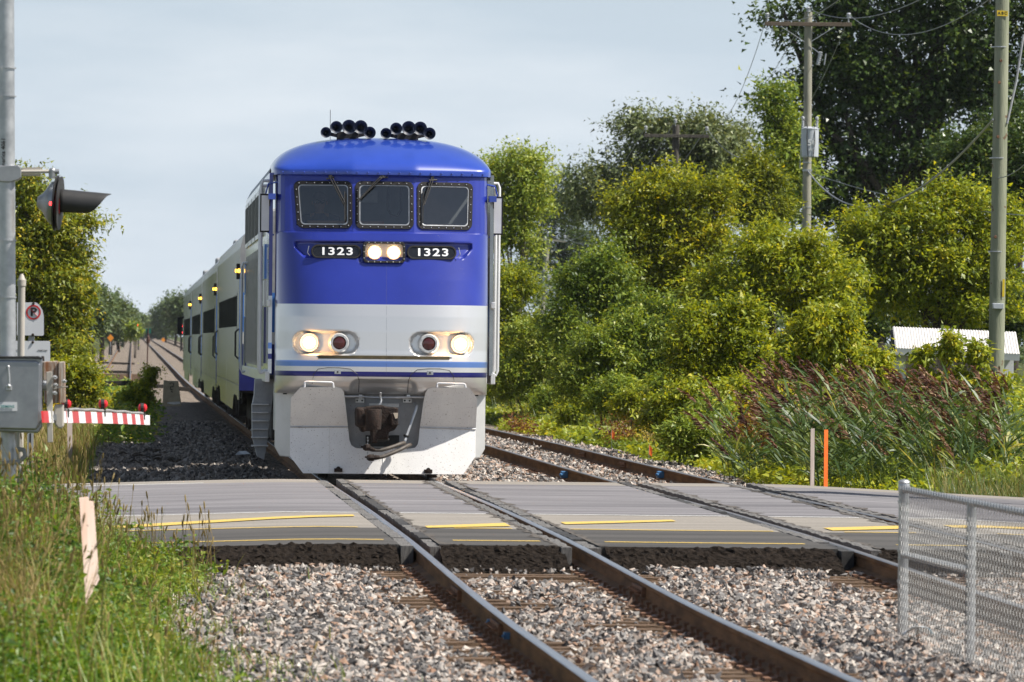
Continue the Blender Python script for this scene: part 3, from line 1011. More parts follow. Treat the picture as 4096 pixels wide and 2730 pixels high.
# nose
zrows = np.unique(np.concatenate([np.linspace(1.16, 1.42, 16), np.linspace(1.42, 3.33, 128)]))
def nose_recess(x, z):
    """depth pushed in (m) for the lamp pods, number-board trough and coupler arch"""
    d = np.zeros_like(x)
    ax = np.abs(x)
    # number trough
    edge = np.clip(1.20 - np.clip((3.13 - z) * .9, 0, 1), 0, 2)
    tz = sst(3.215, 3.19, z) * sst(2.985, 3.03, z)
    d = np.maximum(d, .085 * tz * sst(edge + .01, edge - .04, ax) * np.where(ax < .25, 0.75, 1))
    d = np.maximum(d, .02 * sst(2.925, 2.94, z) * sst(3.03, 3.0, z) * sst(.34, .32, ax))
    # lamp pods (stadium shape)
    cx0, cx1, zc_, r = .50, 1.06, 1.845, .155
    dx = np.clip(ax, cx0, cx1) - ax
    dist = np.sqrt(dx ** 2 + (z - zc_) ** 2)
    d = np.maximum(d, .11 * sst(r + .012, r - .03, dist))
    # arch over the coupler
    ez = np.sqrt((np.clip(ax - .33, 0, 9)) ** 2 + (np.clip(z - 1.24, 0, 9)) ** 2)
    d = np.maximum(d, .10 * sst(.13, .06, ez))
    # slot bar
    d = np.maximum(d, .03 * sst(1.632, 1.64, z) * sst(1.678, 1.67, z) * sst(.90, .89, ax))
    return d
def yshell(x, z):
    """front surface (loco-local depth) at lateral x, height z"""
    x = np.asarray(x, float); z = np.asarray(z, float)
    zc_ = np.clip(z, None, 3.33)
    a = np.interp(np.abs(x), PN[NA // 2:, 0], PN[NA // 2:, 1]) + yc(zc_)
    b_ = np.interp(np.abs(x), PW[NA // 2:, 0], PW[NA // 2:, 1]) + yw(z)
    return np.where(z > 3.335, b_, a)

def build_nose():
    v = []
    for z in zrows:
        y0 = float(yc(z))
        squeeze = 1.0
        x = PN[:, 0] * squeeze
        y = PN[:, 1] * (1 - y0 / 1.4) + y0
        y = y + nose_recess(x, np.full_like(x, z))
        v.append(np.stack([x + LX0, y + LY0, np.full_like(x, z)], 1))
    # ledge under the windscreens
    x = PW[:, 0]; y = PW[:, 1] + float(yw(3.345))
    v.append(np.stack([x + LX0, y + LY0, np.full_like(x, 3.345)], 1))
    nr = len(v)
    v = np.concatenate(v)
    i = np.arange(NA - 1)[None, :] + NA * np.arange(nr - 1)[:, None]
    f = np.stack([i, i + 1, i + 1 + NA, i + NA], -1).reshape(-1, 4)
    o = np_mesh('nose', v, f, M_LIV, loco, smooth=True)
    try: o.data.set_sharp_from_angle(angle=R(35))
    except Exception: pass
build_nose()

WINS = [(-1.215, -.425), (-.385, .405), (.455, 1.225)]
WIN_Z = (3.388, 4.035)
def inner_rect(x0, x1):
    return (x0 + .056, x1 - .056, WIN_Z[0] + .052, WIN_Z[1] - .052)
def build_cabface():
    zr_ = np.linspace(WZ0, WZ1, 74)
    # denser across
    PWd = resample(win_plan(), 300)
    n = len(PWd); v = []
    for z in zr_:
        y0 = float(yw(z))
        y = PWd[:, 1] * (1 - (y0 - .5) / 1.4) + y0
        v.append(np.stack([PWd[:, 0] + LX0, y + LY0, np.full(n, z)], 1))
    v = np.concatenate(v)
    i = np.arange(n - 1)[None, :] + n * np.arange(len(zr_) - 1)[:, None]
    f = np.stack([i, i + 1, i + 1 + n, i + n], -1).reshape(-1, 4)
    c = v[f].mean(1); keep = np.ones(len(f), bool)
    for x0, x1 in WINS:
        a, b_, zl, zh = inner_rect(x0, x1)
        keep &= ~((c[:, 0] - LX0 > a - .012) & (c[:, 0] - LX0 < b_ + .012) & (c[:, 2] > zl - .01) & (c[:, 2] < zh + .01))
    o = np_mesh('cab_front', v, f[keep], M_LIV, loco, smooth=True)
    try: o.data.set_sharp_from_angle(angle=R(9))
    except Exception: pass
build_cabface()
def ycab(x, z):
    y0 = yw(z)
    return np.interp(np.abs(x), PW[NA // 2:, 0], PW[NA // 2:, 1]) * (1 - (y0 - .5) / 1.4) + y0
def CP(x, z, off=0.0):
    return (x + LX0, float(ycab(x, z)) + LY0 - off, z)
for wi, (x0, x1) in enumerate(WINS):
    sh = -.03 if wi == 0 else (.02 if wi == 2 else 0)
    def skew(p):   # the outer windows lean in a little at the bottom
        x, z = p
        k = (z - WIN_Z[0]) / (WIN_Z[1] - WIN_Z[0])
        if wi == 0 and x < (x0 + x1) / 2: x += .05 * (1 - k)
        if wi == 2 and x > (x0 + x1) / 2: x -= .02 * (1 - k)
        return x, z
    outer = [skew(p) for p in rrect(x0, x1, WIN_Z[0], WIN_Z[1], .085, 7)]
    a, b_, zl, zh = inner_rect(x0, x1)
    inner = [skew(p) for p in rrect(a, b_, zl, zh, .05, 7)]
    mb = MB().ring([CP(x, z, .018) for x, z in outer], [CP(x, z, .018) for x, z in inner], (0, .05, 0))
    fr = mb.build('window_frame', M_GASKET, loco, bevel=.004)
    pane = MB().add([CP(x, z, -.004) for x, z in inner], [tuple(range(len(inner)))]).build('windscreen', M_GLASS, loco, fix=False)
    # bright inner bead and bolts
    bead_in = [(x + (1 if x < (a + b_) / 2 else -1) * .012, z + (1 if z < (zl + zh) / 2 else -1) * .012) for x, z in inner]
    MB().ring([CP(x, z, .010) for x, z in inner], [CP(x, z, .010) for x, z in bead_in], (0, .012, 0)).build('window_bead', M_STEEL, fr)
    bolts = MB()
    mid = [((p[0] + q[0]) / 2, (p[1] + q[1]) / 2) for p, q in zip(outer, inner)]
    rs = resample(mid + [mid[0]], 25)
    for x, z in rs[:-1]:
        p = CP(x, z, .018)
        bolts.lathe(p, (0, -1, .1), [(0, .0085), (.006, .0075), (.009, .003)], 6, cap1=True)
    bo = bolts.build('bolt', M_BOLT, fr); bo['kind'] = 'stuff'

# ---- cab interior and driver's desk
MB().bb(-1.36 + LX0, 1.36 + LX0, 78.9, 78.95, 2.4, 4.12).build('cab_back_wall', M_INT, loco)
MB().bb(-1.40 + LX0, 1.40 + LX0, 77.3, 78.9, 2.35, 2.40).build('cab_floor', M_INT, loco)
MB().bb(-1.40 + LX0, 1.40 + LX0, 77.2, 78.9, 4.12, 4.15).build('cab_ceiling', M_INT, loco)
MB().bb(-1.02 + LX0, .02 + LX0, 77.12, 77.55, 3.44, 3.50).bb(.42 + LX0, 1.0 + LX0, 77.12, 77.5, 3.42, 3.47).build('desk', M_DESK, loco, bevel=.01)
MB().tube([(.12 + LX0, 78.2, 4.0), (.12 + LX0, 78.2, 3.68), (.17 + LX0, 78.2, 3.6), (.25 + LX0, 78.2, 3.6), (.30 + LX0, 78.2, 3.68), (.30 + LX0, 78.2, 4.0)], .02, 6).build('grab_handle', M_BLACK, loco)
MB().bb(-.30 + LX0, -.02 + LX0, 78.3, 78.5, 3.78, 3.95).build('display', M_GREY, loco)

# ---- brow and roof dome
ZL = 4.155
RH = .52
PB = resample(win_plan(), 120)
def g_roof(x):
    return np.sqrt(np.clip(1 - np.abs(x / 1.50) ** 2.7, 0, 1))
def build_roof():
    lip_y = PB[:, 1] + float(yw(4.16)) - .075
    xs = PB[:, 0] * 1.035
    rows = []
    for k, (dz, dy) in enumerate(((-.03, .05), (-.035, 0), (.02, -.004), (.045, .006))):
        rows.append(np.stack([xs + LX0, lip_y + dy + LY0, np.full_like(xs, ZL + dz)], 1))
    T = np.linspace(0, 1, 30)
    for t in T[1:]:
        s = (1 - (1 - t) ** 2.0) ** .75
        y = lip_y * (1 - t) + t * np.maximum(2.3, lip_y) + .004
        z = ZL + .045 + (RH - .045) * g_roof(xs / 1.0) * s
        rows.append(np.stack([xs * (1 - .0 * t) + LX0, y + LY0, z], 1))
    rows.append(np.stack([xs + LX0, np.full_like(xs, 2.9) + LY0, ZL + .045 + (RH - .045) * g_roof(xs)], 1))
    n = len(xs); v = np.concatenate(rows)
    i = np.arange(n - 1)[None, :] + n * np.arange(len(rows) - 1)[:, None]
    f = np.stack([i, i + 1, i + 1 + n, i + n], -1).reshape(-1, 4)
    o = np_mesh('roof', v, f, M_BLUE, loco, smooth=True)
    try: o.data.set_sharp_from_angle(angle=R(32))
    except Exception: pass
    b_ = MB()
    for x in np.linspace(-1.36, 1.36, 20):
        y = float(np.interp(abs(x), PB[60:, 0] * 1.035, PB[60:, 1])) + float(yw(4.16)) - .08
        b_.lathe((x + LX0, y + LY0, ZL - .004), (0, -1, .05), [(0, .014), (.008, .013), (.013, .005)], 6, cap1=True)
    bo = b_.build('rivet', M_BLUE, o); bo['kind'] = 'stuff'
build_roof()
# roof behind the dome, dark hatches
def build_backroof():
    xs = np.linspace(-1.53, 1.53, 41); v = []
    for y in (2.9, 17.3):
        for x in xs: v.append((x + LX0, y + LY0, 4.14 + .44 * math.sqrt(max(0, 1 - abs(x / 1.53) ** 2.5))))
    f = [(i, i + 1, i + 42, i + 41) for i in range(40)]
    MB().add(v, f).build('roof_hood', M_GREY, loco, smooth=True)
    mb = MB()
    for y in (6, 9, 12, 14.5): mb.bb(-.8 + LX0, .8 + LX0, LY0 + y, LY0 + y + 1.6, 4.5, 4.62)
    o = mb.build('roof_fan', M_BLACK, loco, bevel=.03); o['kind'] = 'stuff'
build_backroof()

# ---- horns
horn_px = [[(703, 228, 37), (776, 191, 42), (864, 190, 50), (945, 190, 47), (1008, 230, 42)], [(1121, 235, 38), (1192, 202, 42), (1280, 198, 49), (1360, 200, 47), (1425, 236, 42)]]
for hs in horn_px:
    Yh = 78.0
    mbk = MB()
    ctr = [W(900 + x * .574, 400 + y * .574, Yh) for x, y, r in hs]
    mid = sum((c for c in ctr), Vector()) / 5
    horn = MB().beam((ctr[0].x, Yh + .22, ctr[0].z - .0), (mid.x, Yh + .24, mid.z - .11), .05, .05).beam((mid.x, Yh + .24, mid.z - .11), (ctr[4].x, Yh + .22, ctr[4].z), .05, .05)
    horn.box((mid.x, Yh + .24, mid.z - .09), (.30, .12, .13)).build('horn_bracket', M_BLACK, loco, bevel=.008)
    for (x, y, r), c in zip(hs, ctr):
        rr = r * .574 / PXM(Yh)
        ln = rr * 3.4
        prof = [(-.005, rr * .97), (0, rr), (.006, rr * .98)]
        b_ = MB()
        b_.lathe((c.x, Yh - .02, c.z), (.02, 1, 0), [(0, rr), (-.008, rr * 1.02), (.0, rr * .93), (.02, rr * .66), (.06, rr * .46), (.14, rr * .30), (ln * .7, rr * .18)], 22)
        b_.lathe((c.x, Yh - .02, c.z), (.02, 1, 0), [(0, rr), (.012, rr * .95), (.03, rr * .70), (.07, rr * .50), (.15, rr * .36), (ln, rr * .26), (ln + .05, rr * .4), (ln + .1, rr * .4)], 22, cap1=True)
        b_.lathe((c.x, Yh + ln * .5, c.z), (0, 1, 0), [(0, rr * .18), (.01, rr * .18)], 8, cap0=True)
        b_.build('horn', M_HORN, loco, smooth=True)
pa = W(900 + 733 * .574, 400 + 270 * .574, 79.2)
MB().tube([(pa.x, 79.2, pa.z - .1), (pa.x - .002, 79.2, pa.z + .40)], .004, 5).build('antenna', M_BLACK, loco)

# ---- wipers
def c1(cx, cy, Y): return W(900 + cx * .574, 400 + cy * .574, Y)
def onface(cx, cy, off=.05):
    p = c1(cx, cy, 77.0)
    for _ in range(3):
        x, z = p.x - LX0, p.z
        p = c1(cx, cy, float(ycab(x, z)) + LY0 - off)
    return p
for (a, a2, b_, blade) in (((725, 530), (740, 525), (832, 728), ((834, 640), (836, 845))), ((1095, 522), (1112, 525), (925, 712), ((928, 610), (928, 850))), ((1440, 540), (1455, 545), (1385, 740), ((1382, 640), (1378, 858)))):
    w_ = MB()
    w_.tube([onface(*a), onface(b_[0] - 6, b_[1])], .009, 6).tube([onface(*a2), onface(b_[0] + 4, b_[1] - 8)], .008, 6)
    w_.tube([onface(a[0] - 18, a[1] + 22, .045), onface(a2[0] + 22, a2[1] + 14, .045)], .012, 6)
    w_.lathe(onface((a[0] + a2[0]) / 2, a[1] + 4, .06), (0, 1, 0), [(0, .02), (.05, .022)], 8, cap0=True)
    w_.build('wiper_arm', M_BLACK, loco)
    MB().beam(onface(*blade[0], .035), onface(*blade[1], .035), .012, .03).build('wiper_blade', M_BLACK, loco)

# ---- number boards and twin headlight
def NPt(x, z, off):
    return (x + LX0, float(yshell(x, z)) + LY0 - off, z)
def ynose(x, z):
    y0 = float(yc(z)); return float(np.interp(abs(x), PN[NA // 2:, 0], PN[NA // 2:, 1])) * (1 - y0 / 1.4) + y0
M_DIGIT = pm('white_lettering', (.85, .85, .85), rough=.5)
for s in (-1, 1):
    xc_, zc_, hw, hh = .645 * s, 3.075, .335, .093
    yb = ynose(xc_, zc_)
    tilt = (ynose(xc_ + .25, zc_) - ynose(xc_ - .25, zc_)) / .5
    lean = .30
    def BP(x, z, off): return (x + LX0, yb + tilt * .8 * (x - xc_) + lean * (z - zc_) + LY0 - off, z)
    out = rrect(xc_ - hw, xc_ + hw, zc_ - hh, zc_ + hh, hh * .98, 8); inn = rrect(xc_ - hw + .022, xc_ + hw - .022, zc_ - hh + .022, zc_ + hh - .022, hh * .74, 8)
    MB().ring([BP(x, z, .012) for x, z in out], [BP(x, z, .012) for x, z in inn], (0, .10, 0)).build('number_frame', M_GASKET, loco, bevel=.004)
    pl = MB().prism([BP(x, z, -.002) for x, z in inn], (0, .02, 0)).build('number_board', pm('black_glass', (.012, .012, .014), rough=.12, coat=.5), loco)
    for k_, ch in enumerate('1323'):
        xd = xc_ + (k_ - 1.5) * .122 + (.012 if k_ == 0 else 0)
        text_obj('digit', ch, .108, M_DIGIT, pl, BP(xd, zc_ - .002, .006), (1, tilt * .8, 0), (0, lean, 1), bold=.026, squeeze=1.42)
    # little black cable beside each board
    MB().tube([BP(xc_ + s * (hw + .03), zc_ + .07, .0), BP(xc_ + s * (hw + .05), zc_ - .02, .02), BP(xc_ + s * (hw + .02), zc_ - .06, 0)], .006, 5).build('latch', M_BOLT, loco)
hx0, hx1 = -.285, .285
hz0, hz1 = 2.925, 3.215
ybx = ynose(0, 3.07)
def HP(x, z, off): return (x + LX0, ybx + .22 * (z - 3.07) + LY0 - off, z)
out = rrect(hx0, hx1, hz0, hz1, .06, 6); inn = rrect(hx0 + .03, hx1 - .03, hz0 + .03, hz1 - .03, .045, 6)
hl_frame = MB().ring([HP(x, z, .05) for x, z in out], [HP(x, z, .05) for x, z in inn], (0, .12, 0)).build('headlight_frame', M_GASKET, loco, bevel=.005)
bo = MB()
for x, z in resample(rrect(hx0 + .015, hx1 - .015, hz0 + .015, hz1 - .015, .05, 6) + [rrect(hx0 + .015, hx1 - .015, hz0 + .015, hz1 - .015, .05, 6)[0]], 19)[:-1]:
    bo.lathe(HP(x, z, .05), (0, -1, 0), [(0, .010), (.008, .008)], 6, cap1=True)
q = bo.build('bolt', M_BOLT, hl_frame); q['kind'] = 'stuff'
MB().prism([HP(x, z, -.03) for x, z in inn], (0, .02, 0)).build('headlight_housing', M_STRIPES_W, loco)
for s in (-1, 1):
    c = HP(.128 * s, 3.068, .0)
    h = MB().lathe((c[0], c[1] - .02, c[2]), (0, 1, 0), [(0, .092), (-.01, .088), (.02, .075), (.03, .05)], 20).build('headlight', M_STEEL, loco, smooth=True)
    MB().lathe((c[0], c[1] - .012, c[2]), (0, 1, 0), [(0, .074), (-.012, .06), (-.016, .002)], 20).build('lens', M_LIGHT, h, smooth=True)
    MB().lathe((c[0], c[1] - .012, c[2]), (0, 1, 0), [(-.006, .094), (-.002, .072)], 20).build('glowing_reflector', M_GLOW, h, smooth=True)

# ---- ditch lights and red markers in the pods
for s in (-1, 1):
    xo, xi, zc_ = (1.0 if s < 0 else 1.035) * s, .60 * s, 1.845
    yp = ynose(xo, zc_) + .085
    h = MB().lathe((xo + LX0, yp + LY0 - .06, zc_ - .0), (0, 1, 0), [(.12, .135), (0, .13), (-.012, .126), (-.012, .112), (.02, .10)], 20).build('ditch_light', M_SILV, loco, smooth=True)
    MB().lathe((xo + LX0, yp + LY0 - .062, zc_), (0, 1, 0), [(.0, .082), (-.016, .06), (-.02, .002)], 20).build('lens', M_LIGHT, h, smooth=True)
    MB().lathe((xo + LX0, yp + LY0 - .062, zc_), (0, 1, 0), [(-.006, .122), (-.002, .080)], 20).build('glowing_reflector', M_GLOW, h, smooth=True)
    ld_ = bpy.data.lights.new('ditch_lamp_glow', 'POINT'); ld_.energy = 9; ld_.color = (1, .52, .18); ld_.shadow_soft_size = .05
    lo_ = bpy.data.objects.new('ditch_lamp_glow', ld_); lo_.location = (xo, yp - .10, zc_); COL.objects.link(lo_); lo_.parent = loco
    yp = ynose(xi, zc_) + .09
    h = MB().lathe((xi + LX0, yp + LY0 - .10, zc_), (0, 1, 0), [(.14, .15), (0, .128), (-.012, .12), (-.012, .092), (.01, .088)], 22).build('marker_light', M_SILV, loco, smooth=True)
    MB().lathe((xi + LX0, yp + LY0 - .10, zc_), (0, 1, 0), [(.01, .09), (-.012, .072), (-.02, .03), (-.021, .002)], 18).build('lens', M_RED_LENS, h, smooth=True)
    q = MB()
    for k in range(8):
        a = 2 * math.pi * k / 8 + .2
        q.lathe((xi + LX0 + .106 * math.cos(a), yp + LY0 - .112, zc_ + .106 * math.sin(a)), (0, -1, 0), [(0, .008), (.006, .006)], 6, cap1=True)
    q = q.build('bolt', M_BOLT, h); q['kind'] = 'stuff'
# anti-climb bar in the slot, hatch seams, latches
sb = [(x, float(ynose(x, 1.655))) for x in np.linspace(-.88, .88, 24)]
MB().add([(x + LX0, y + LY0 - .008, z) for x, y in sb for z in (1.634, 1.676)] + [(x + LX0, y + LY0 + .03, z) for x, y in sb for z in (1.634, 1.676)],
    [(2 * i, 2 * i + 2, 2 * i + 3, 2 * i + 1) for i in range(23)] + [(2 * i + 1, 2 * i + 3, 2 * i + 51, 2 * i + 49) for i in range(23)] + [(2 * i, 2 * i + 48, 2 * i + 50, 2 * i + 2) for i in range(23)]).build('slot_bar', pm('dirty_brass', (.06, .045, .02), (.12, .09, .04), scale=8, rough=.6), loco)
for s in (-1, 1):
    pts = []
    for x, z in [(.33, 1.185), (.33, 1.34), (.36, 1.43), (.45, 1.495), (.6, 1.51), (.75, 1.51), (.88, 1.49), (.94, 1.42), (.955, 1.30), (.955, 1.18)]:
        pts.append((s * x + LX0, ynose(s * x, z) + LY0 - .001, z))
    MB().tube(pts, .0045, 4).build('hatch_seam', M_BLACK, loco)
    x = s * .62; z = 1.455
    y = ynose(x, z) + LY0
    MB().box((x + LX0, y - .004, z), (.085, .012, .055)).build('hatch_latch', M_STEEL, loco, bevel=.004)
    MB().sphere((x + LX0, y - .012, z), .014, 8).build('latch_knob', M_BLACK, loco)

MB().tube([(.03 + LX0, float(ynose(.03, z)) + LY0 + .0006, z) for z in np.linspace(1.42, 2.90, 30)], .0016, 4).build('panel_seam', pm('seam_dirt', (.10, .10, .13), rough=.8), loco)
# ---- pilot: plough, upper plates, recess
def c2(cx, cy, Y): return W(900 + cx * .5102, 1200 + cy * .5102, Y)
def yplow(x, z=0.5): return LY0 + float(np.interp(z, [.09, .755, 1.295, 1.45], [.25, .40, .03, .0])) + .10 * abs(x - LX0) ** 1.5
def platepts(pts):
    out_ = []
    for cx, cy in pts:
        p = c2(cx, cy, 76.5); p = c2(cx, cy, yplow(p.x, p.z)); out_.append(p)
    return out_
lower = [(510, 1005), (965, 1000), (975, 1100), (990, 1140), (1020, 1160), (1050, 1165), (1240, 1166), (1450, 1168), (1490, 1160), (1510, 1135), (1518, 1100), (1527, 1004), (1966, 1018), (1964, 1230), (1868, 1368), (1240, 1365), (612, 1360), (509, 1225)]
def curved_plate(name, pts, mat, seg=28, th=.014):
    """plate bent to the plough's plan: the outline is cut into vertical slivers so that it bends"""
    P = platepts(pts)
    bm = bmesh.new()
    vs_ = [bm.verts.new((p.x, 0, p.z)) for p in P]
    bm.faces.new(vs_)
    xs = [p.x for p in P]
    for k in range(1, seg):
        x = min(xs) + (max(xs) - min(xs)) * k / seg
        bmesh.ops.bisect_plane(bm, geom=bm.verts[:] + bm.edges[:] + bm.faces[:], plane_co=(x, 0, 0), plane_no=(1, 0, 0))
    for v in bm.verts: v.co.y = yplow(v.co.x, v.co.z)
    r = bmesh.ops.extrude_face_region(bm, geom=bm.faces[:])
    for e in r['geom']:
        if isinstance(e, bmesh.types.BMVert): e.co.y += th
    bmesh.ops.recalc_face_normals(bm, faces=bm.faces)
    org = ORG[loco.name]
    for v in bm.verts: v.co -= org
    me = bpy.data.meshes.new(name); bm.to_mesh(me); bm.free()
    return link_mesh(name, me, mat, loco)
curved_plate('plough', lower, M_PLOW)
curved_plate('plough_plate', [(517, 768), (592, 686), (870, 683), (912, 695), (932, 722), (938, 760), (964, 994), (512, 990)], M_PLOW, 14)
curved_plate('plough_plate', [(1528, 998), (1556, 800), (1570, 735), (1590, 700), (1630, 688), (1915, 692), (1978, 775), (1966, 1012)], M_PLOW, 14)
# hinge rods
for a, b_ in (((512, 997), (965, 996)), ((1527, 1001), (1966, 1014))):
    P = platepts([(a[0] + (b_[0] - a[0]) * k / 8, a[1] + (b_[1] - a[1]) * k / 8) for k in range(9)])
    MB().tube([(p.x, p.y - .006, p.z) for p in P], .011, 6).build('hinge', M_STEEL, loco)
# hand loops on top
for a, b_, zt_ in ((620, 848, 645), (1658, 1880, 657)):
    p = platepts([(a, 685), (a + 4, zt_), (a + 14, zt_ - 4), (b_ - 14, zt_ + 2), (b_ - 3, zt_ + 8), (b_, 688)])
    MB().tube([(q.x, LY0 - .03, q.z) for q in p], .013, 7).build('hand_loop', M_WHITETUBE, loco, smooth=True)
for cx, za in ((815, 1360), (1240, 1365)):
    P = platepts([(cx, 1006 + (za - 1006) * k / 6) if cx < 1000 else (cx, 1175 + (za - 1175) * k / 6) for k in range(7)])
    MB().tube([(p.x, p.y - .001, p.z) for p in P], .006, 4).build('weld_seam', M_PLOW, loco)
# recessed pilot plate behind the opening
pp = [c2(935, 700, 76.78), c2(1570, 705, 76.78), c2(1530, 1180, 76.78), c2(960, 1175, 76.78)]
MB().prism(pp, (0, .02, 0)).build('pilot_plate', M_GREY, loco)
pk = [c2(1100, 722, 76.76), c2(1380, 724, 76.76), c2(1378, 1060, 76.76), c2(1100, 1060, 76.76)]
MB().prism(pk, (0, .015, 0)).build('draft_pocket', M_GREY, loco)
MB().prism([c2(1102, 1062, 76.755), c2(1366, 1064, 76.755), c2(1366, 1150, 76.755), c2(1102, 1150, 76.755)], (0, .015, 0)).build('pocket_opening', M_BLACK, loco)
MB().prism([c2(1130, 812, 76.745), c2(1365, 814, 76.745), c2(1363, 842, 76.745), c2(1130, 840, 76.745)], (0, .014, 0)).build('carrier_plate', M_PLOW, loco)
# plough bottom lugs, stains left to the paint
for cx, cy in ((888, 1335), (1593, 1345)):
    p = platepts([(cx, cy)])[0]
    MB().box((p.x, p.y - .02, p.z), (.11, .05, .05)).lathe((p.x, p.y - .05, p.z + .02), (0, 1, 0), [(0, .03), (.03, .03)], 10, cap0=True).build('lug', M_RUST, loco, bevel=.006)
# coupler
def c6(cx, cy, Y): return W(1250 + cx * .2551, 1500 + cy * .2551, Y)
def outline6(name, pts, Y, depth, mat, bevel=.012, parent=loco):
    return MB().prism([c6(x, y, Y) for x, y in pts], (0, depth, 0)).build(name, mat, parent, bevel=bevel)
cp = outline6('coupler', [(695, 515), (830, 512), (850, 500), (990, 485), (1110, 480), (1160, 500), (1345, 518), (1345, 780), (1290, 870), (1200, 900), (1190, 1010), (1030, 1015), (1010, 1075), (930, 1070), (925, 880), (840, 885), (770, 905), (745, 830), (690, 810), (680, 600)], 76.05, .5, M_RUST, .02)
kn = W(0, 0, 76) ; p = c6(965, 540, 75.9); q = c6(955, 860, 75.9)
MB().tube([p, p - Vector((0, 0, .01)), (p + q) / 2, q + Vector((0, 0, .01)), q], [.098, .104, .106, .102, .094], 18).build('knuckle', M_RUST, cp, smooth=True)
outline6('coupler_guard', [(1215, 600), (1350, 595), (1345, 800), (1225, 810)], 75.98, .12, M_RUST, .02, cp)
outline6('coupler_jaw', [(690, 520), (800, 520), (830, 640), (830, 830), (700, 805)], 75.93, .2, M_RUST, .03, cp)
outline6('chip', [(1265, 598), (1343, 596), (1335, 680), (1300, 690)], 75.975, .01, pm('worn_bare_steel', (.62, .52, .40), rough=.5, metal=.5), .0, cp)
outline6('carrier', [(905, 1000), (1210, 1000), (1200, 1040), (1020, 1045)], 76.2, .3, M_BLACK)
# uncoupling lever
L1 = [c6(505, 340, 76.42), c6(800, 342, 76.42), c6(850, 352, 76.4), c6(1060, 360, 76.36), c6(1430, 356, 76.4), c6(1500, 352, 76.42), c6(1750, 355, 76.44)]
MB().tube(L1, .013, 8).build('uncoupling_lever', M_STEEL, loco, smooth=True)
MB().tube([c6(1070, 280, 76.2), c6(1062, 330, 76.22), c6(1078, 400, 76.22), c6(1070, 440, 76.2), c6(1045, 470, 76.2)], .015, 8).build('lever_arm', M_STEEL, loco, smooth=True)
for cx in (740, 1485):
    b0 = c6(cx, 405, 76.74)
    MB().box((b0.x, 76.74, b0.z), (.12, .03, .06)).box((b0.x, 76.58, c6(cx, 340, 76.5).z), (.045, .30, .05)).build('lever_bracket', M_SILV, loco, bevel=.004)
    o = MB()
    for d in (-.033, .033): o.lathe((b0.x + d, 76.725, b0.z), (0, -1, 0), [(0, .013), (.012, .011)], 8, cap1=True)
    o = o.build('bolt', M_BLACK, loco); o['kind'] = 'stuff'
# brake pipe and hoses
MB().tube([c6(1598, 450, 76.55), c6(1630, 490, 76.5), c6(1620, 540, 76.48), c6(1470, 960, 76.4), c6(1445, 1050, 76.36)], .022, 8).build('brake_pipe', M_STEEL, loco, smooth=True)
MB().lathe(c6(1475, 945, 76.4), (-.3, 0, -.95), [(0, .04), (.02, .042), (.03, .03)], 10, cap0=True, cap1=True).build('pipe_collar', M_BLACK, loco)
h1 = [c6(1440, 1070, 76.33), c6(1390, 1080, 76.22), c6(1300, 1115, 76.15), c6(1180, 1155, 76.1), c6(1080, 1180, 76.08), c6(980, 1180, 76.07)]
h2 = [c6(1540, 1095, 76.36), c6(1480, 1115, 76.24), c6(1380, 1170, 76.15), c6(1230, 1235, 76.1), c6(1120, 1280, 76.06), c6(1050, 1295, 76.05)]
for hp, end in ((h1, (830, 1140)), (h2, (890, 1300))):
    h = MB().tube(hp, .026, 9).build('air_hose', M_HOSE, loco, smooth=True)
    e0 = hp[-1]; e1 = c6(end[0], end[1], 76.05)
    MB().tube([e0, e0 + (e1 - e0) * .3, e1], [.026, .032, .03], 8).lathe(e1, (-.9, -.2, 0), [(-.06, .045), (0, .045), (.03, .03)], 8, cap0=True, cap1=True).tube([e1, e1 + Vector((-.06, 0, .01))], .014, 6).build('hose_coupling', M_RUST, h)
ch = MB()
for k in range(14):
    p = c6(865 + 4 * math.sin(k), 985 + k * 24, 76.2)
    ch.lathe(p, (1, 0, 0) if k % 2 else (0, 1, 0), [(-.003, .012), (.003, .012)], 6, cap0=True, cap1=True)
ch.build('chain', M_STEEL, loco)

# ---- corner skirts
for s in (-1, 1):

    ysk = 77.22
    zt_, zb_ = 1.46, .30
    x0_, x1_ = s * 1.43 + LX0, s * 1.12 + LX0
    P = [(x0_, ysk, zt_), (x1_, ysk - .22, zt_ - .02), (x1_, ysk - .22, zb_ - .02), (s * 1.36 + LX0, ysk - .05, zb_), (x0_, ysk, zb_ + .12)]
    MB().prism(P, (0, .05, 0)).build('corner_skirt', M_SILV, loco, bevel=.012)
    MB().bb(min(x0_, x0_ - s * .03), max(x0_, x0_ - s * .03), ysk + .055, ysk + .9, zb_ + .35, zt_).build('side_skirt', M_SILV, loco)
    P2 = [(s * 1.40 + LX0, ysk - .018, 1.28), (s * 1.19 + LX0, ysk - .178, 1.28), (s * 1.19 + LX0, ysk - .178, .80), (s * 1.40 + LX0, ysk - .018, .80)]
    dr = MB().prism(P2, (0, .012, 0)).build('step_door', M_SILV, loco, bevel=.003)
    MB().box((s * 1.30 + LX0, ysk - .11, 1.19), (.05, .03, .10), (0, 0, s * -.0)).build('latch', M_GASKET, dr)

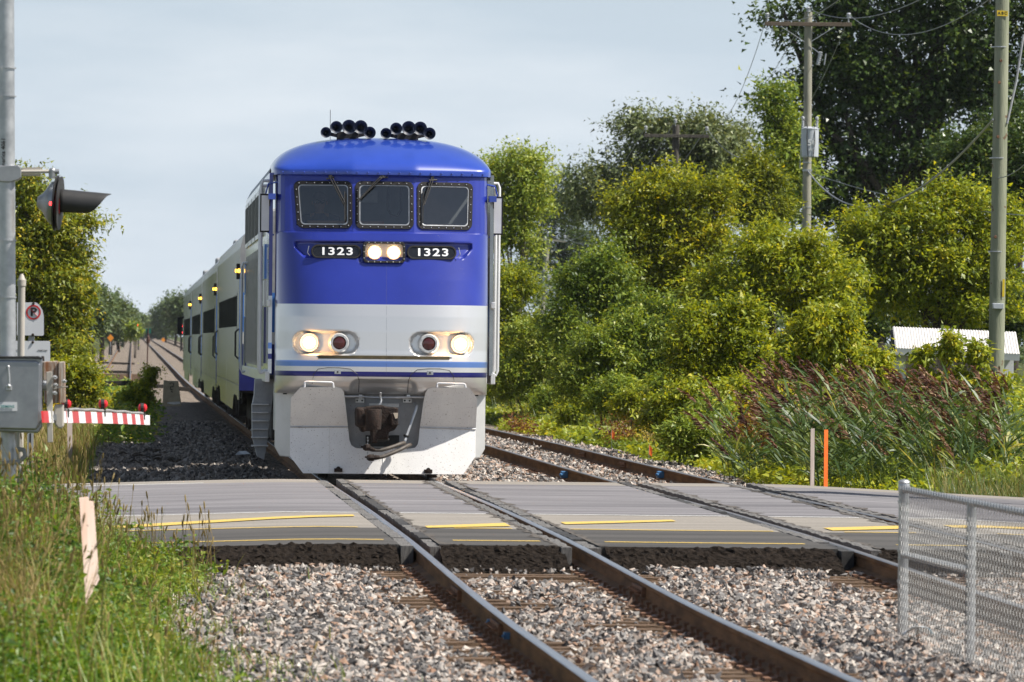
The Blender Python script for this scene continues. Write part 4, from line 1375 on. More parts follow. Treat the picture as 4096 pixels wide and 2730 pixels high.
# ---- carbody sides
SIDE = 1.53
def side_box(name, y0, y1, z0, z1, out_, mat, parent=loco, s=-1, th=.03, bevel=0):
    x0 = s * (SIDE + out_ - th) + LX0; x1 = s * (SIDE + out_) + LX0
    return MB().bb(min(x0, x1), max(x0, x1), LY0 + y0, LY0 + y1, z0, z1).build(name, mat, parent, bevel=bevel)
for s in (-1, 1):
    body_pts = [(1.10, 1.42), (17.3, 1.30), (17.3, 4.15), (1.25, 4.15)]
    x0 = s * (SIDE - .05) + LX0
    MB().prism([(x0, LY0 + y, z) for y, z in body_pts], (s * .05, 0, 0)).build('side_wall', M_LIV if s < 0 else M_SIDE, loco)
    # ribs, grilles, door stripes along the side
    for k in range(22):
        side_box('side_louvre', 4.36 + k * .55, 4.62 + k * .55, 1.55, 3.1, .006, M_BLACK, s=s, th=.03)
        side_box('side_rib', 4.2 + k * .55, 4.24 + k * .55, 1.5, 3.2, .02, M_SIDE, s=s, th=.04)
    for k in range(5):
        g = side_box('grille', 4.3 + k * 2.5, 6.4 + k * 2.5, 3.35, 4.05, .025, M_SIDE, s=s, th=.04)
        for j in range(4):
            side_box('grille_opening', 4.38 + k * 2.5 + j * .5, 4.80 + k * 2.5 + j * .5, 3.42, 3.98, .03, M_BLACK, g, s=s, th=.012)
    for (z0, z1, m_) in ((2.72, 3.2, M_LBLUE), (2.35, 2.7, M_STRIPES_W), (1.55, 2.33, M_BLUE_DK)):
        side_box('door_panel', 2.55, 3.3, z0, z1, .03, m_, s=s, th=.05)
        side_box('door_panel', 15.8, 16.6, z0 - .1, z1 - .1, .03, m_, s=s, th=.05)
    side_box('cab_side_window', 1.35, 2.2, 3.42, 4.02, .012, M_DKGLASS, s=s, th=.03)
    side_box('window_rail', 1.3, 2.25, 3.36, 3.42, .05, M_SILV, s=s, th=.06)
    side_box('sill_beam', 1.1, 17.3, 1.30, 1.45, .035, M_SILV, s=s, th=.06, bevel=.01)
    side_box('vent', 1.0, 1.5, 2.33, 2.42, .02, M_SILV, s=s, th=.05, bevel=.01)
    # hand rails
    for y, z0, z1 in ((2.35, 1.42, 4.0), (1.65, 1.42, 4.05), (15.0, 1.35, 3.1)):
        X = s * (SIDE + .10) + LX0; xi = s * SIDE + LX0
        MB().tube([(xi, LY0 + y, z0 + .04), (X - s * .02, LY0 + y, z0), (X, LY0 + y, z0 + .06), (X, LY0 + y, z1 - .06), (X - s * .02, LY0 + y, z1), (xi, LY0 + y, z1)], .022, 8).build('handrail', M_WHITETUBE, loco, smooth=True)
    # mirror
    X = s * 1.585 + LX0
    mir = MB().box((X, LY0 + 1.25, 3.60), (.125, .045, .50)).build('mirror', M_STRIPES_W, loco, bevel=.008)
    MB().ring([(X + a * .07, LY0 + 1.225, 3.60 + b_ * .262) for a, b_ in ((-1, -1), (1, -1), (1, 1), (-1, 1))], [(X + a * .052, LY0 + 1.225, 3.60 + b_ * .24) for a, b_ in ((-1, -1), (1, -1), (1, 1), (-1, 1))], (0, .05, 0)).build('mirror_rim', M_GASKET, mir, bevel=.003)
    MB().tube([(X, LY0 + 1.25, 3.84), (X - s * .04, LY0 + 1.22, 4.0), (X - s * .16, LY0 + 1.15, 4.02)], .012, 6).tube([(X, LY0 + 1.25, 3.36), (X - s * .12, LY0 + 1.22, 3.30)], .012, 6).build('mirror_bracket', M_BLUE, mir)
    side_box('mirror_hinge', .95, 1.2, 3.78, 3.86, .02, M_BLUE, s=s, th=.10)
    # steps
    X = (s * 1.50 if s < 0 else 1.30) + LX0; ys_ = 79.3
    prof = [(-.16, 1.33), (.16, 1.33), (.17, 1.10), (.20, .95), (.19, .52), (.12, .25), (.02, .20), (-.02, .42), (-.08, .95), (-.10, 1.12)]
    stp = MB().prism([(X + s * a_, ys_, z_) for a_, z_ in prof], (0, .35, 0)).build('step_panel', M_GREY, loco, bevel=.01)
    for k in range(6):
        z = .40 + k * .115
        MB().box((X + s * .085, ys_ - .02, z), (.24, .06, .022)).build('step_tread', M_STEEL, stp, bevel=.003)
    text_obj('side_lettering', '1323', .16, M_STRIPES_W, loco, (s * (SIDE + .004) + LX0, LY0 + 1.75, 3.05), (0, s, 0), (0, 0, 1), bold=.03)

# ---- underframe, trucks, wheels, tank
MB().bb(-1.3 + LX0, 1.3 + LX0, LY0 + 1.0, LY0 + 17.2, 1.12, 1.30).build('underframe', M_UNDER, loco)
MB().bb(-1.35 + LX0, 1.35 + LX0, LY0 + 6.3, LY0 + 11.3, .42, 1.12).build('fuel_tank', M_UNDER, loco, bevel=.05)
def truck(parent, xc, yc_, wb=2.7, wr=.5, name='truck'):
    t = MB()
    for s in (-1, 1):
        X = xc + s * 1.05
        t.bb(X - .06, X + .06, yc_ - wb / 2 - .5, yc_ + wb / 2 + .5, .55, .80)
        for q in (-1, 1):
            t.box((X + s * .03, yc_ + q * wb / 2, .5), (.18, .34, .36))
            t.box((X, yc_ + q * .55, .72), (.2, .2, .35))
        t.bb(X - .04, X + .05, yc_ - .8, yc_ + .8, .35, .55)
    t.bb(xc - 1.0, xc + 1.0, yc_ - .3, yc_ + .3, .5, .85)
    fr = t.build(name, M_UNDER, parent, bevel=.015)
    for q in (-1, 1):
        for s in (-1, 1):
            X = xc + s * .7525
            MB().lathe((X - s * .075, yc_ + q * wb / 2, wr - .005), (s, 0, 0), [(0, wr + .025), (.03, wr + .025), (.035, wr), (.14, wr - .004), (.14, wr - .07), (.10, wr - .09), (.09, .14), (.15, .12), (.15, .02)], 26, cap0=True, cap1=True).build('wheel', M_WHEEL, fr, smooth=True)
        MB().tube([(xc - .8, yc_ + q * wb / 2, wr - .005), (xc + .8, yc_ + q * wb / 2, wr - .005)], .08, 10).build('axle', M_UNDER, fr)
    return fr
truck(loco, LX0, LY0 + 3.3)
truck(loco, LX0, LY0 + 14.2)

# ---- driver
def person_in_cab():
    p = thing('person', (LX0 - .83, 78.0, 2.40), 'person in dark sunglasses seated behind the first windscreen of the cab', 'person')
    me = bpy.data.meshes.new('body')
    J = {'pelvis': (0, .05, .62), 'belly': (0, .06, .82), 'chest': (0, .04, 1.05), 'neck': (0, .02, 1.22), 'neck2': (0, .0, 1.27), 'head': (0, -.02, 1.36), 'crown': (0, -.01, 1.45),
         'shl': (-.19, .03, 1.14), 'shr': (.19, .03, 1.14), 'ell': (-.27, -.02, .88), 'elr': (.27, -.02, .88), 'wrl': (-.20, -.27, .92), 'wrr': (.20, -.27, .92),
         'hnl': (-.18, -.36, .93), 'hnr': (.18, -.36, .93),
         'hpl': (-.10, .02, .60), 'hpr': (.10, .02, .60), 'knl': (-.13, -.42, .62), 'knr': (.13, -.42, .62), 'anl': (-.13, -.44, .18), 'anr': (.13, -.44, .18), 'tol': (-.13, -.62, .10), 'tor': (.13, -.62, .10)}
    rad = {'pelvis': .15, 'belly': .145, 'chest': .15, 'neck': .062, 'neck2': .06, 'head': .10, 'crown': .075, 'shl': .075, 'shr': .075, 'ell': .048, 'elr': .048, 'wrl': .032, 'wrr': .032, 'hnl': .036, 'hnr': .036, 'hpl': .10, 'hpr': .10, 'knl': .065, 'knr': .065, 'anl': .045, 'anr': .045, 'tol': .04, 'tor': .04}
    E = [('pelvis', 'belly'), ('belly', 'chest'), ('chest', 'neck'), ('neck', 'neck2'), ('neck2', 'head'), ('head', 'crown'), ('chest', 'shl'), ('chest', 'shr'), ('shl', 'ell'), ('shr', 'elr'), ('ell', 'wrl'), ('elr', 'wrr'), ('wrl', 'hnl'), ('wrr', 'hnr'), ('pelvis', 'hpl'), ('pelvis', 'hpr'), ('hpl', 'knl'), ('hpr', 'knr'), ('knl', 'anl'), ('knr', 'anr'), ('anl', 'tol'), ('anr', 'tor')]
    names = list(J)
    me.from_pydata([J[k] for k in names], [(names.index(a), names.index(b_)) for a, b_ in E], [])
    o = link_mesh('body', me, pm('skin', (.42, .24, .17), rough=.6), p)
    sk = o.modifiers.new('skin', 'SKIN')
    for i, k in enumerate(names):
        me.skin_vertices[0].data[i].radius = (rad[k], rad[k]); me.skin_vertices[0].data[i].use_root = (k == 'pelvis')
    o.modifiers.new('sub', 'SUBSURF').levels = 2
    o.modifiers['sub'].render_levels = 2
    # shirt over the trunk and upper arms
    org = ORG[p.name]
    sh = MB()
    sh.tube([org + Vector(q) for q in ((0, .05, .60), (0, .06, .82), (0, .04, 1.02), (0, .03, 1.16), (0, .02, 1.225))], [.19, .185, .20, .15, .075], 16)
    for s in (-1, 1):
        sh.tube([org + Vector((s * .12, .03, 1.13)), org + Vector((s * .20, .03, 1.12)), org + Vector((s * .275, -.02, .90))], [.10, .095, .068], 12)
    sh.build('shirt', pm('dark_blue_shirt', (.05, .07, .13), rough=.8), p, smooth=True)
    hd = org + Vector((0, -.03, 1.37))
    MB().sphere(hd + Vector((0, .025, .045)), .108, 14, (1, 1.08, .95)).build('hair', pm('grey_hair', (.20, .19, .18), rough=.8), p, smooth=True)
    sg = MB()
    for s in (-1, 1): sg.sphere(hd + Vector((s * .036, -.098, .005)), .034, 10, (1, .35, .8))
    sg.tube([hd + Vector((-.036, -.108, .012)), hd + Vector((.036, -.108, .012))], .005, 5)
    for s in (-1, 1): sg.tube([hd + Vector((s * .066, -.09, .012)), hd + Vector((s * .10, .0, .012))], .004, 5)
    sg.build('sunglasses', pm('dark_lenses', (.01, .01, .012), rough=.1), p, smooth=True)
    MB().sphere(hd + Vector((0, -.118, -.025)), .018, 8, (.8, 1, 1.3)).tube([hd + Vector((-.025, -.100, -.062)), hd + Vector((0, -.106, -.06)), hd + Vector((.025, -.100, -.062))], .006, 6).sphere(hd + Vector((-.10, .0, -.01)), .025, 8, (.4, .8, 1.2)).sphere(hd + Vector((.10, .0, -.01)), .025, 8, (.4, .8, 1.2)).build('face', pm('face_skin', (.45, .26, .19), rough=.6), p, smooth=True)
    MB().tube([org + Vector((0, .12, 0)), org + Vector((0, .12, .45))], .06, 10).build('seat_post', M_BLACK, loco)
    MB().bb(org.x - .24, org.x + .24, org.y - .25, org.y + .22, org.z + .40, org.z + .48).bb(org.x - .23, org.x + .23, org.y + .24, org.y + .32, org.z + .5, org.z + 1.2).build('seat', M_BLACK, loco, bevel=.03)
person_in_cab()
# ================================================================== coaches
M_STAINLESS = pm('brushed_stainless', (.13, .135, .125), (.20, .205, .19), scale=2.2, rough=.24, metal=.85, stretch=(1, 3.0, .10), rvar=.08, bump=.12, bscale=4)
M_COACH_ROOF = pm('coach_roof_metal', (.30, .31, .31), (.40, .41, .41), scale=2, rough=.35, metal=.7)
M_AMBER = lamp_mat('amber_lens', (1.0, .50, .05), 4.0)
M_WINDOW = pm('coach_window_glass', (.006, .007, .007), rough=1.0, spec=0.0)
CL = 25.4
def make_coach():
    y0 = 95.0
    c = thing('passenger_coach', (0, y0, 0), 'stainless steel passenger coach coupled directly behind the blue locomotive', 'train coach', 'coaches of the train')
    S = 1.555
    # body: cross section pushed along the track
    sec = [(-S + .05, 1.02), (-S, 1.12), (-S, 3.40), (-S + .05, 3.60), (-1.25, 3.86), (-.8, 4.0), (0, 4.06), (.8, 4.0), (1.25, 3.86), (S - .05, 3.60), (S, 3.40), (S, 1.12), (S - .05, 1.02)]
    n = len(sec)
    def shell(name, a, b_, mat):
        v, f, = [], []
        for y in (y0, y0 + CL):
            for x, z in sec: v.append((x, y, z))
        for i in range(a, b_):
            f.append((i, i + 1, n + i + 1, n + i))
        return MB().add(v, f).build(name, mat, c, fix=True)
    shell('side_wall', 0, 3, M_STAINLESS); shell('side_wall', 9, 12, M_STAINLESS); shell('roof', 3, 9, M_COACH_ROOF)
    MB().bb(-S + .05, S - .05, y0 + .02, y0 + CL - .02, .98, 1.02).build('floor', M_UNDER, c)
    for yy, d in ((y0, 1), (y0 + CL, -1)):
        # livery bands on the end wall
        for z0, z1, m_ in ((2.66, 4.06, M_GREY), (2.0, 2.66, M_LBLUE), (1.80, 2.0, M_STRIPES_W), (1.02, 1.80, M_BLUE_DK)):
            pts = [(x, yy + .004 * d, z) for x, z in sec if z0 <= z <= z1]
            if z0 < 2.66: pts = [(-S, yy, z0), (S, yy, z0), (S, yy, z1), (-S, yy, z1)]
            else: pts = [(-S, yy, z0)] + [(x, yy, z) for x, z in sec if z > z0] + [(S, yy, z0)]
            MB().prism(pts, (0, .03 * d, 0)).build('end_wall', m_, c)
        MB().bb(-.5, .5, yy - .25 if d > 0 else yy, yy if d > 0 else yy + .25, 1.1, 3.3).build('gangway', M_BLACK, c, bevel=.03)
    for s in (-1, 1):
        X = s * (S + .004)
        # long dark window band made of single panes between light mullions
        nwin = 15; a, b_ = y0 + 2.3, y0 + CL - 3.0
        w = (b_ - a) / nwin
        for k in range(nwin):
            MB().bb(min(X, X - s * .03), max(X, X - s * .03), a + k * w + .05, a + (k + 1) * w - .05, 2.10, 2.62).build('window', M_WINDOW, c)
            xo = s * (S + .008)
            MB().bb(min(xo, xo - s * .03), max(xo, xo - s * .03), a + k * w - .03, a + k * w + .03, 2.06, 2.66).build('mullion', M_STAINLESS, c)
        xo = s * (S + .010)
        MB().bb(min(xo, xo - s * .03), max(xo, xo - s * .03), a - .05, b_ + .05, 2.63, 2.67).bb(min(xo, xo - s * .03), max(xo, xo - s * .03), a - .05, b_ + .05, 2.05, 2.09).build('window_rail', M_STAINLESS, c)
        # end doors, handles
        for yd in (y0 + .55, y0 + CL - 1.5):
            d_ = MB().bb(min(X, X - s * .03) , max(X, X - s * .03), yd, yd + .95, 1.15, 3.1).build('door', M_STAINLESS, c, bevel=.01)
            xh = s * (S + .06)
            MB().tube([(X, yd - .12, 1.55), (xh, yd - .12, 1.6), (xh, yd - .12, 2.0), (X, yd - .12, 2.05)], .018, 6).build('handrail', M_BLACK, d_)
        # corner post in blue
        MB().bb(min(X, X - s * .02), max(X, X - s * .02), y0 + .0, y0 + .12, 1.5, 2.9).build('corner_post', M_LBLUE, c)
        # deep skirts between the trucks, curved up over them
        pts = []
        for yy in np.linspace(y0 + .15, y0 + CL - .15, 40):
            t_ = min(abs(yy - (y0 + 3.4)), abs(yy - (y0 + CL - 3.4)))
            z = .98 - .0 if t_ < 1.7 else (.98 - .28 * min(1, (t_ - 1.7) / .6) if 3.4 < yy - y0 < CL - 3.4 else .92)
            pts.append((s * (S - .02), yy, z - .06))
        top = [(s * (S - .02), y0 + CL - .15, 1.10), (s * (S - .02), y0 + .15, 1.10)]
        MB().prism(pts + top, (s * .02, 0, 0)).build('skirt', M_STAINLESS, c)
        # marker lamps
        lb = MB().bb(s * S - .06, s * S + .06, y0 + .10, y0 + .26, 2.88, 3.14).build('marker_lamp', M_BLACK, c, bevel=.01)
        MB().lathe((s * (S + .02), y0 + .095, 3.02), (0, -1, 0), [(0, .035), (.015, .03), (.02, .004)], 10, cap0=True).lathe((s * (S + .062), y0 + .16, 3.02), (s, 0, 0), [(0, .035), (.02, .025)], 10, cap1=True).build('lens', M_AMBER, lb)
    # roof hatch and vents
    MB().bb(-1.2, -.4, y0 + .35, y0 + 1.2, 3.7, 4.08).build('roof_vent', M_GREY, c, bevel=.05)
    MB().bb(.2, 1.1, y0 + 8, y0 + 11, 3.80, 4.16).build('roof_vent', M_GREY, c, bevel=.05)
    MB().bb(-1.1, 1.1, y0 + 9, y0 + 16, .35, .98).build('equipment_box', M_UNDER, c, bevel=.03)
    truck(c, 0, y0 + 3.4, 2.6, .45)
    truck(c, 0, y0 + CL - 3.4, 2.6, .45)
    return c
coach = make_coach()
lab = ['second stainless steel coach, between the first and third coach of the train', 'third stainless steel coach, just ahead of the tail coach', 'last stainless steel coach at the tail of the train, black box on its end']
cc = [coach]
for k in range(1, 4):
    c = copy_tree(coach, (0, (CL + .75) * k, float(zt(95 + 26 * k + 12)) * .9), None, lab[k - 1])
    ORG[c.name] = Vector(c.location)
    cc.append(c)
# black mirror box on the tail coach
pm_ = W(735, 1305, 196.5)
MB().box((-1.70, 196.6, pm_.z), (.16, .12, .60)).beam((-1.62, 196.6, pm_.z + .28), (-1.5, 196.6, pm_.z + .34), .05, .06).build('mirror', M_BLACK, cc[3], bevel=.01)
# ================================================================== vegetation
def GREEN(k=1.0, y=0.0):
    """ramp of leaf colours, y = how yellow"""
    a = [(.018, .034, .008), (.045, .075, .014), (.085, .120, .020), (.15, .165, .030), (.28, .24, .05)]
    out_ = []
    for i, c in enumerate(a):
        out_.append((i / 4, ((c[0] * (1 + 1.0 * y)) * k, c[1] * (1 + .25 * y) * k, c[2] * (1 - .2 * y) * k)))
    return out_
L_POPLAR = leaf_mat('poplar_leaf', [(0, (.018, .040, .009)), (.4, (.05, .092, .017)), (.75, (.10, .15, .03)), (1, (.22, .26, .09))], trans=.30, rough=.35)
L_BOXELDER = leaf_mat('box_elder_leaf', [(0, (0.073, 0.119, 0.011)), (.4, (0.224, 0.284, 0.018)), (.75, (0.383, 0.416, 0.026)), (1, (0.554, 0.502, 0.046))], trans=.42)
L_MAPLE = leaf_mat('yellowing_maple_leaf', [(0, (.075, .105, .010)), (.4, (.22, .265, .018)), (.75, (.40, .42, .025)), (1, (.62, .50, .03))], trans=.40)
L_SILVER = leaf_mat('silver_maple_leaf', [(0, (0.046, 0.065, 0.023)), (.4, (0.124, 0.163, 0.052)), (.75, (0.247, 0.286, 0.130)), (1, (0.494, 0.520, 0.325))], trans=.25, rough=.5)
L_WILLOW = leaf_mat('shrub_leaf', [(0, (0.060, 0.113, 0.018)), (.4, (0.182, 0.260, 0.031)), (.75, (0.329, 0.398, 0.055)), (1, (0.553, 0.571, 0.155))], trans=.36)
L_LEFT = leaf_mat('left_tree_leaf', [(0, (0.056, 0.084, 0.010)), (.4, (0.161, 0.210, 0.020)), (.75, (0.308, 0.336, 0.028)), (1, (0.644, 0.504, 0.049))], trans=.36)
L_FAR = leaf_mat('far_leaf', [(0, (0.055, 0.088, 0.035)), (.5, (0.108, 0.156, 0.055)), (1, (0.195, 0.244, 0.098))], trans=.2)
L_GROUND = leaf_mat('ground_cover_leaf', [(0, (0.046, 0.086, 0.009)), (.4, (0.184, 0.241, 0.016)), (.75, (0.345, 0.391, 0.023)), (1, (0.529, 0.483, 0.057))], trans=.35)
L_WEED = leaf_mat('weed_leaf', [(0, (.045, .095, .018)), (.35, (.11, .21, .025)), (.6, (.19, .28, .035)), (.8, (.33, .36, .07)), (1, (.46, .41, .13))], trans=.35)
L_CLOVER = leaf_mat('clover_leaf', [(0, (.028, .075, .008)), (.5, (.075, .165, .012)), (.8, (.14, .24, .016)), (1, (.26, .34, .035))], trans=.35)
L_DRY = leaf_mat('dry_grass', [(0, (0.100, 0.085, 0.030)), (.4, (0.240, 0.180, 0.060)), (.7, (0.360, 0.270, 0.100)), (1, (0.480, 0.380, 0.180))], trans=.3, rough=.7, tcol=.9)
L_REED = leaf_mat('reed_leaf', [(0, (0.029, 0.061, 0.019)), (.45, (0.078, 0.133, 0.036)), (.75, (0.194, 0.251, 0.082)), (1, (0.486, 0.454, 0.179))], trans=.3, rough=.45)
L_PLUME = leaf_mat('reed_plume', [(0, (.055, .020, .014)), (.45, (.13, .052, .034)), (.75, (.24, .12, .07)), (1, (.42, .29, .17))], trans=.25, rough=.7, tcol=.9)
L_RED = leaf_mat('reddening_leaf', [(0, (0.077, 0.022, 0.011)), (.5, (0.176, 0.061, 0.017)), (1, (0.308, 0.187, 0.033))], trans=.3)
L_GOLD = leaf_mat('yellow_flower', [(0, (0.450, 0.330, 0.010)), (1, (0.650, 0.500, 0.030))], trans=.2)
M_BARK = pm('tree_bark', (.030, .022, .016), (.085, .066, .048), scale=6, rough=.9, bump=.6, stretch=(1, 1, .2))
M_BARK_L = pm('pale_bark', (.10, .085, .065), (.20, .17, .13), scale=6, rough=.9, bump=.5, stretch=(1, 1, .2))

def leaf_quads(C, A, Nn, ln, wd):
    """C base points, A axis (unit), Nn normals, ln/wd sizes -> verts (n*4), quads"""
    S = np.cross(A, Nn); S /= (np.linalg.norm(S, axis=1, keepdims=True) + 1e-9)
    Nr = np.cross(S, A)
    tip = C + A * ln[:, None] - Nr * (ln * .12)[:, None]
    midl = C + A * (ln * .45)[:, None]
    l_ = midl + S * (wd * .5)[:, None] + Nr * (wd * .16)[:, None]
    r_ = midl - S * (wd * .5)[:, None] + Nr * (wd * .16)[:, None]
    v = np.stack([C, r_, tip, l_], 1).reshape(-1, 3)
    f = np.arange(len(C) * 4).reshape(-1, 4)
    return v, f

def leaf_tris(C, A, Nn, ln, wd):
    """pointed leaves, one triangle each"""
    S = unit(np.cross(A, Nn))
    b0 = C + S * (wd * .5)[:, None]; b1 = C - S * (wd * .5)[:, None]
    tip = C + A * ln[:, None]
    v = np.stack([b0, b1, tip], 1).reshape(-1, 3)
    return v, np.arange(len(C) * 3).reshape(-1, 3)

def unit(a):
    return a / (np.linalg.norm(a, axis=1, keepdims=True) + 1e-9)

def lobes_to_leaves(rg, lobes, leaf, n_leaves, clump_r, per, fill=.45, droop=.35, spray=.12, aspect=.55, tbias=0.0):
    """lobes: (center, (rx, ry, rz)); returns leaf arrays and clump centres"""
    area = np.array([(r[0] * r[2] + r[1] * r[2] + r[0] * r[1]) for c, r in lobes])
    ncl = max(4, int(n_leaves / per))
    which = rg.choice(len(lobes), ncl, p=area / area.sum())
    d = unit(rg.normal(size=(ncl, 3)))
    d[:, 2] = np.abs(d[:, 2]) * np.where(rg.uniform(size=ncl) < .72, 1, -1)
    rad = fill + (1 - fill) * rg.uniform(0, 1, ncl) ** .6
    sp = rg.uniform(size=ncl) < spray
    rad = np.where(sp, 1.0 + rg.uniform(0, .22, ncl), rad)
    Lc = np.array([c for c, r in lobes])[which]; Lr = np.array([r for c, r in lobes])[which]
    CC = Lc + d * Lr * rad[:, None]
    npc = np.where(sp, per * .55, per) * rg.uniform(.55, 1.45, ncl)
    idx = np.repeat(np.arange(ncl), npc.astype(int).clip(1))
    n = len(idx)
    cr = clump_r * rg.uniform(.6, 1.3, ncl)
    tw = unit(d * np.array([1, 1, .45]) + rg.normal(size=(ncl, 3)) * .75 + np.array([0, 0, .1]))     # each clump is a twig with leaves along it
    off = tw[idx] * (cr[idx] * rg.uniform(-.5, 1.5, n))[:, None] + rg.normal(size=(n, 3)) * cr[idx][:, None] * np.array([.30, .30, .24])
    C = CC[idx] + off
    outw = unit(d[idx] * .8 + off / (cr[idx][:, None]) * .5 + rg.normal(size=(n, 3)) * .35)
    A = unit(outw * np.array([1, 1, .5]) + rg.normal(size=(n, 3)) * .65 + np.array([0, 0, -droop]))
    Nn = unit(outw * .45 + np.array([0, 0, .8]) + rg.normal(size=(n, 3)) * .55)
    ln = leaf * np.exp(rg.normal(0, .28, n)); wd = ln * aspect * rg.uniform(.8, 1.2, n)
    ct = rg.normal(0, .16, ncl)
    tint = np.clip(.42 + tbias + ct[idx] + rg.normal(0, .17, n), 0, 1)
    return C, A, Nn, ln, wd, tint, CC

def limb(mb, p0, p1, r0, r1, rg, sag=.1, n=6, seg=5):
    p0, p1 = np.array(p0, float), np.array(p1, float)
    L_ = np.linalg.norm(p1 - p0)
    b_ = rg.normal(size=3) * L_ * sag
    pts, rr = [], []
    for k in range(seg + 1):
        t = k / seg
        p = p0 + (p1 - p0) * t + b_ * math.sin(math.pi * t) + np.array([0, 0, L_ * .12 * math.sin(math.pi * t)])
        pts.append(Vector(p)); rr.append(r0 + (r1 - r0) * t)
    mb.tube(pts, rr, n)

def plant(name, label, cat, group, Y, lobes_px, mat, leaf, n_leaves, clump_r, per=26, base=None, tr=.16, bark=None, seed=1, fill=.45, droop=.35, spray=.12, aspect=.55, depth=.9, tbias=0., stems=1, twigs=40, zb=None, sub=9):
    rg = np.random.default_rng(seed)
    lobes = []
    for q in lobes_px:
        x, y, rx, ry = q[:4]; dy = q[4] if len(q) > 4 else 0
        c = V(x, y, Y + dy); s = K / PXM(Y + dy)
        lobes.append((np.array(c), np.array([rx * s, (rx + ry) / 2 * s * depth, ry * s])))
    mains = lobes
    if sub:
        lobes = []
        for c, r in mains:
            k = int(sub * rg.uniform(.8, 1.3))
            dd = unit(rg.normal(size=(k, 3)) * np.array([1, .8, 1]))
            for d_ in dd:
                q = rg.uniform(.45, 1.08); f_ = rg.uniform(.2, .48)
                lobes.append((c + d_ * r * q, r * f_ * np.array([rg.uniform(.8, 1.3), 1, rg.uniform(.65, 1.0)])))
            lobes.append((c, r * .55))
    if base is None: bx_ = mains[0][0][0]
    else: bx_ = V(base, 780, Y).x
    bz = float(gz(bx_, Y)) - .05 if zb is None else zb
    root = thing(name, (bx_, Y, bz), label, cat, group)
    C, A, Nn, ln, wd, tint, CC = lobes_to_leaves(rg, lobes, leaf * .84, int(n_leaves * 1.75), clump_r, per * 1.25, fill, droop, spray, aspect, tbias)
    ok = C[:, 2] > bz + .05
    v, f = leaf_tris(C[ok], A[ok], Nn[ok], ln[ok], wd[ok])
    o = np_mesh('crown', v, f, mat, root, attrs={'tint': np.repeat(tint[ok], 3)})
    o['kind'] = 'stuff'
    mb = MB()
    lobes = mains
    top = max(lobes, key=lambda l: l[0][2])
    for sidx in range(stems):
        j = rg.normal(0, .25, 2) if stems > 1 else (0, 0)
        tgt = top[0] if stems == 1 else lobes[sidx % len(lobes)][0]
        limb(mb, (bx_ + j[0] * .4, Y + j[1] * .4, bz - .1), tgt + np.array([0, 0, top[1][2] * .4 if stems == 1 else 0]), tr, tr * .25, rg, .035, 8, 9)
    for c, r in lobes:
        h = bz + (c[2] - bz) * rg.uniform(.35, .6)
        t0 = (h - bz) / max(.1, top[0][2] - bz)
        st = np.array([bx_ + (top[0][0] - bx_) * t0, Y + (top[0][1] - Y) * t0, h])
        limb(mb, st, c, tr * .45, tr * .14, rg, .06, 6, 6)
    sel = rg.choice(len(CC), min(twigs, len(CC)), replace=False)
    for i in sel:
        k = int(np.argmin([np.linalg.norm((CC[i] - c) / r) for c, r in lobes]))
        st = lobes[k][0] + (CC[i] - lobes[k][0]) * .15
        if CC[i][2] > bz: limb(mb, st, CC[i], tr * .13, tr * .04, rg, .05, 4, 4)
    mb.build('trunk', bark or M_BARK, root, smooth='full', fix=False)
    return root

GT = 'trees and shrubs along the right side'
# ---- right: back row
plant('tree', 'tall grey green silver leaved tree behind the dark crossarm pole', 'tree', GT, 255,
      [(1560, 380, 120, 95), (1480, 330, 85, 70), (1400, 430, 80, 75), (1640, 340, 95, 75), (1700, 400, 70, 80), (1500, 480, 130, 70), (1370, 470, 50, 50), (1660, 300, 40, 36), (1590, 290, 40, 30)], L_SILVER, .21, 26000, .75, seed=11, base=1600, tr=.3, droop=.5, spray=.2)
plant('tree', 'dark narrow tree beyond the pale trunked tree right of the locomotive', 'tree', GT, 540,
      [(1280, 440, 38, 55), (1310, 500, 45, 60), (1255, 480, 40, 60), (1320, 440, 20, 30), (1250, 600, 60, 60), (1320, 600, 60, 70)], L_POPLAR, .28, 17000, 1.0, seed=12, tr=.3, tbias=.15)
plant('tree', 'tree with a thin pale trunk right beside the locomotive', 'tree', GT, 205,
      [(1185, 410, 62, 62), (1150, 470, 50, 60), (1215, 480, 45, 55), (1175, 540, 60, 50), (1130, 400, 28, 40), (1210, 375, 28, 30), (1155, 375, 25, 28)], L_WILLOW, .14, 17000, .5, seed=13, base=1180, tr=.11, bark=M_BARK_L, tbias=.12, spray=.2)
plant('poplar_tree', 'huge dark poplar filling the upper right corner', 'tree', GT, 215,
      [(2010, 60, 150, 150), (1880, 60, 110, 70), (1800, 25, 60, 38), (1930, 210, 110, 90), (2060, 270, 170, 130), (2180, 130, 140, 160), (2300, 60, 130, 160), (2310, 270, 120, 160), (1900, 300, 70, 80), (1820, 240, 60, 60), (2160, 400, 170, 80), (1960, 390, 80, 70), (1875, 440, 80, 70), (1930, 490, 90, 60), (2080, -90, 160, 120), (2260, -110, 150, 120)], L_POPLAR, .20, 50000, .75, per=22, seed=14, base=1985, tr=.5, fill=.35, droop=.7, spray=.2, twigs=90, aspect=.8)
plant('tree', 'dark leafy tree behind the greenish pole at the right edge', 'tree', GT, 190,
      [(2330, 430, 90, 110), (2250, 380, 80, 70), (2350, 330, 70, 80)], L_POPLAR, .17, 15000, .6, seed=15, tbias=.05)
plant('tree', 'narrow leafy tree left of the transformer pole, in front of the poplar', 'tree', GT, 190,
      [(1800, 330, 50, 60), (1785, 270, 38, 50), (1775, 215, 28, 36), (1820, 400, 55, 60), (1790, 460, 60, 60)], L_WILLOW, .15, 13000, .5, seed=16, tr=.14)
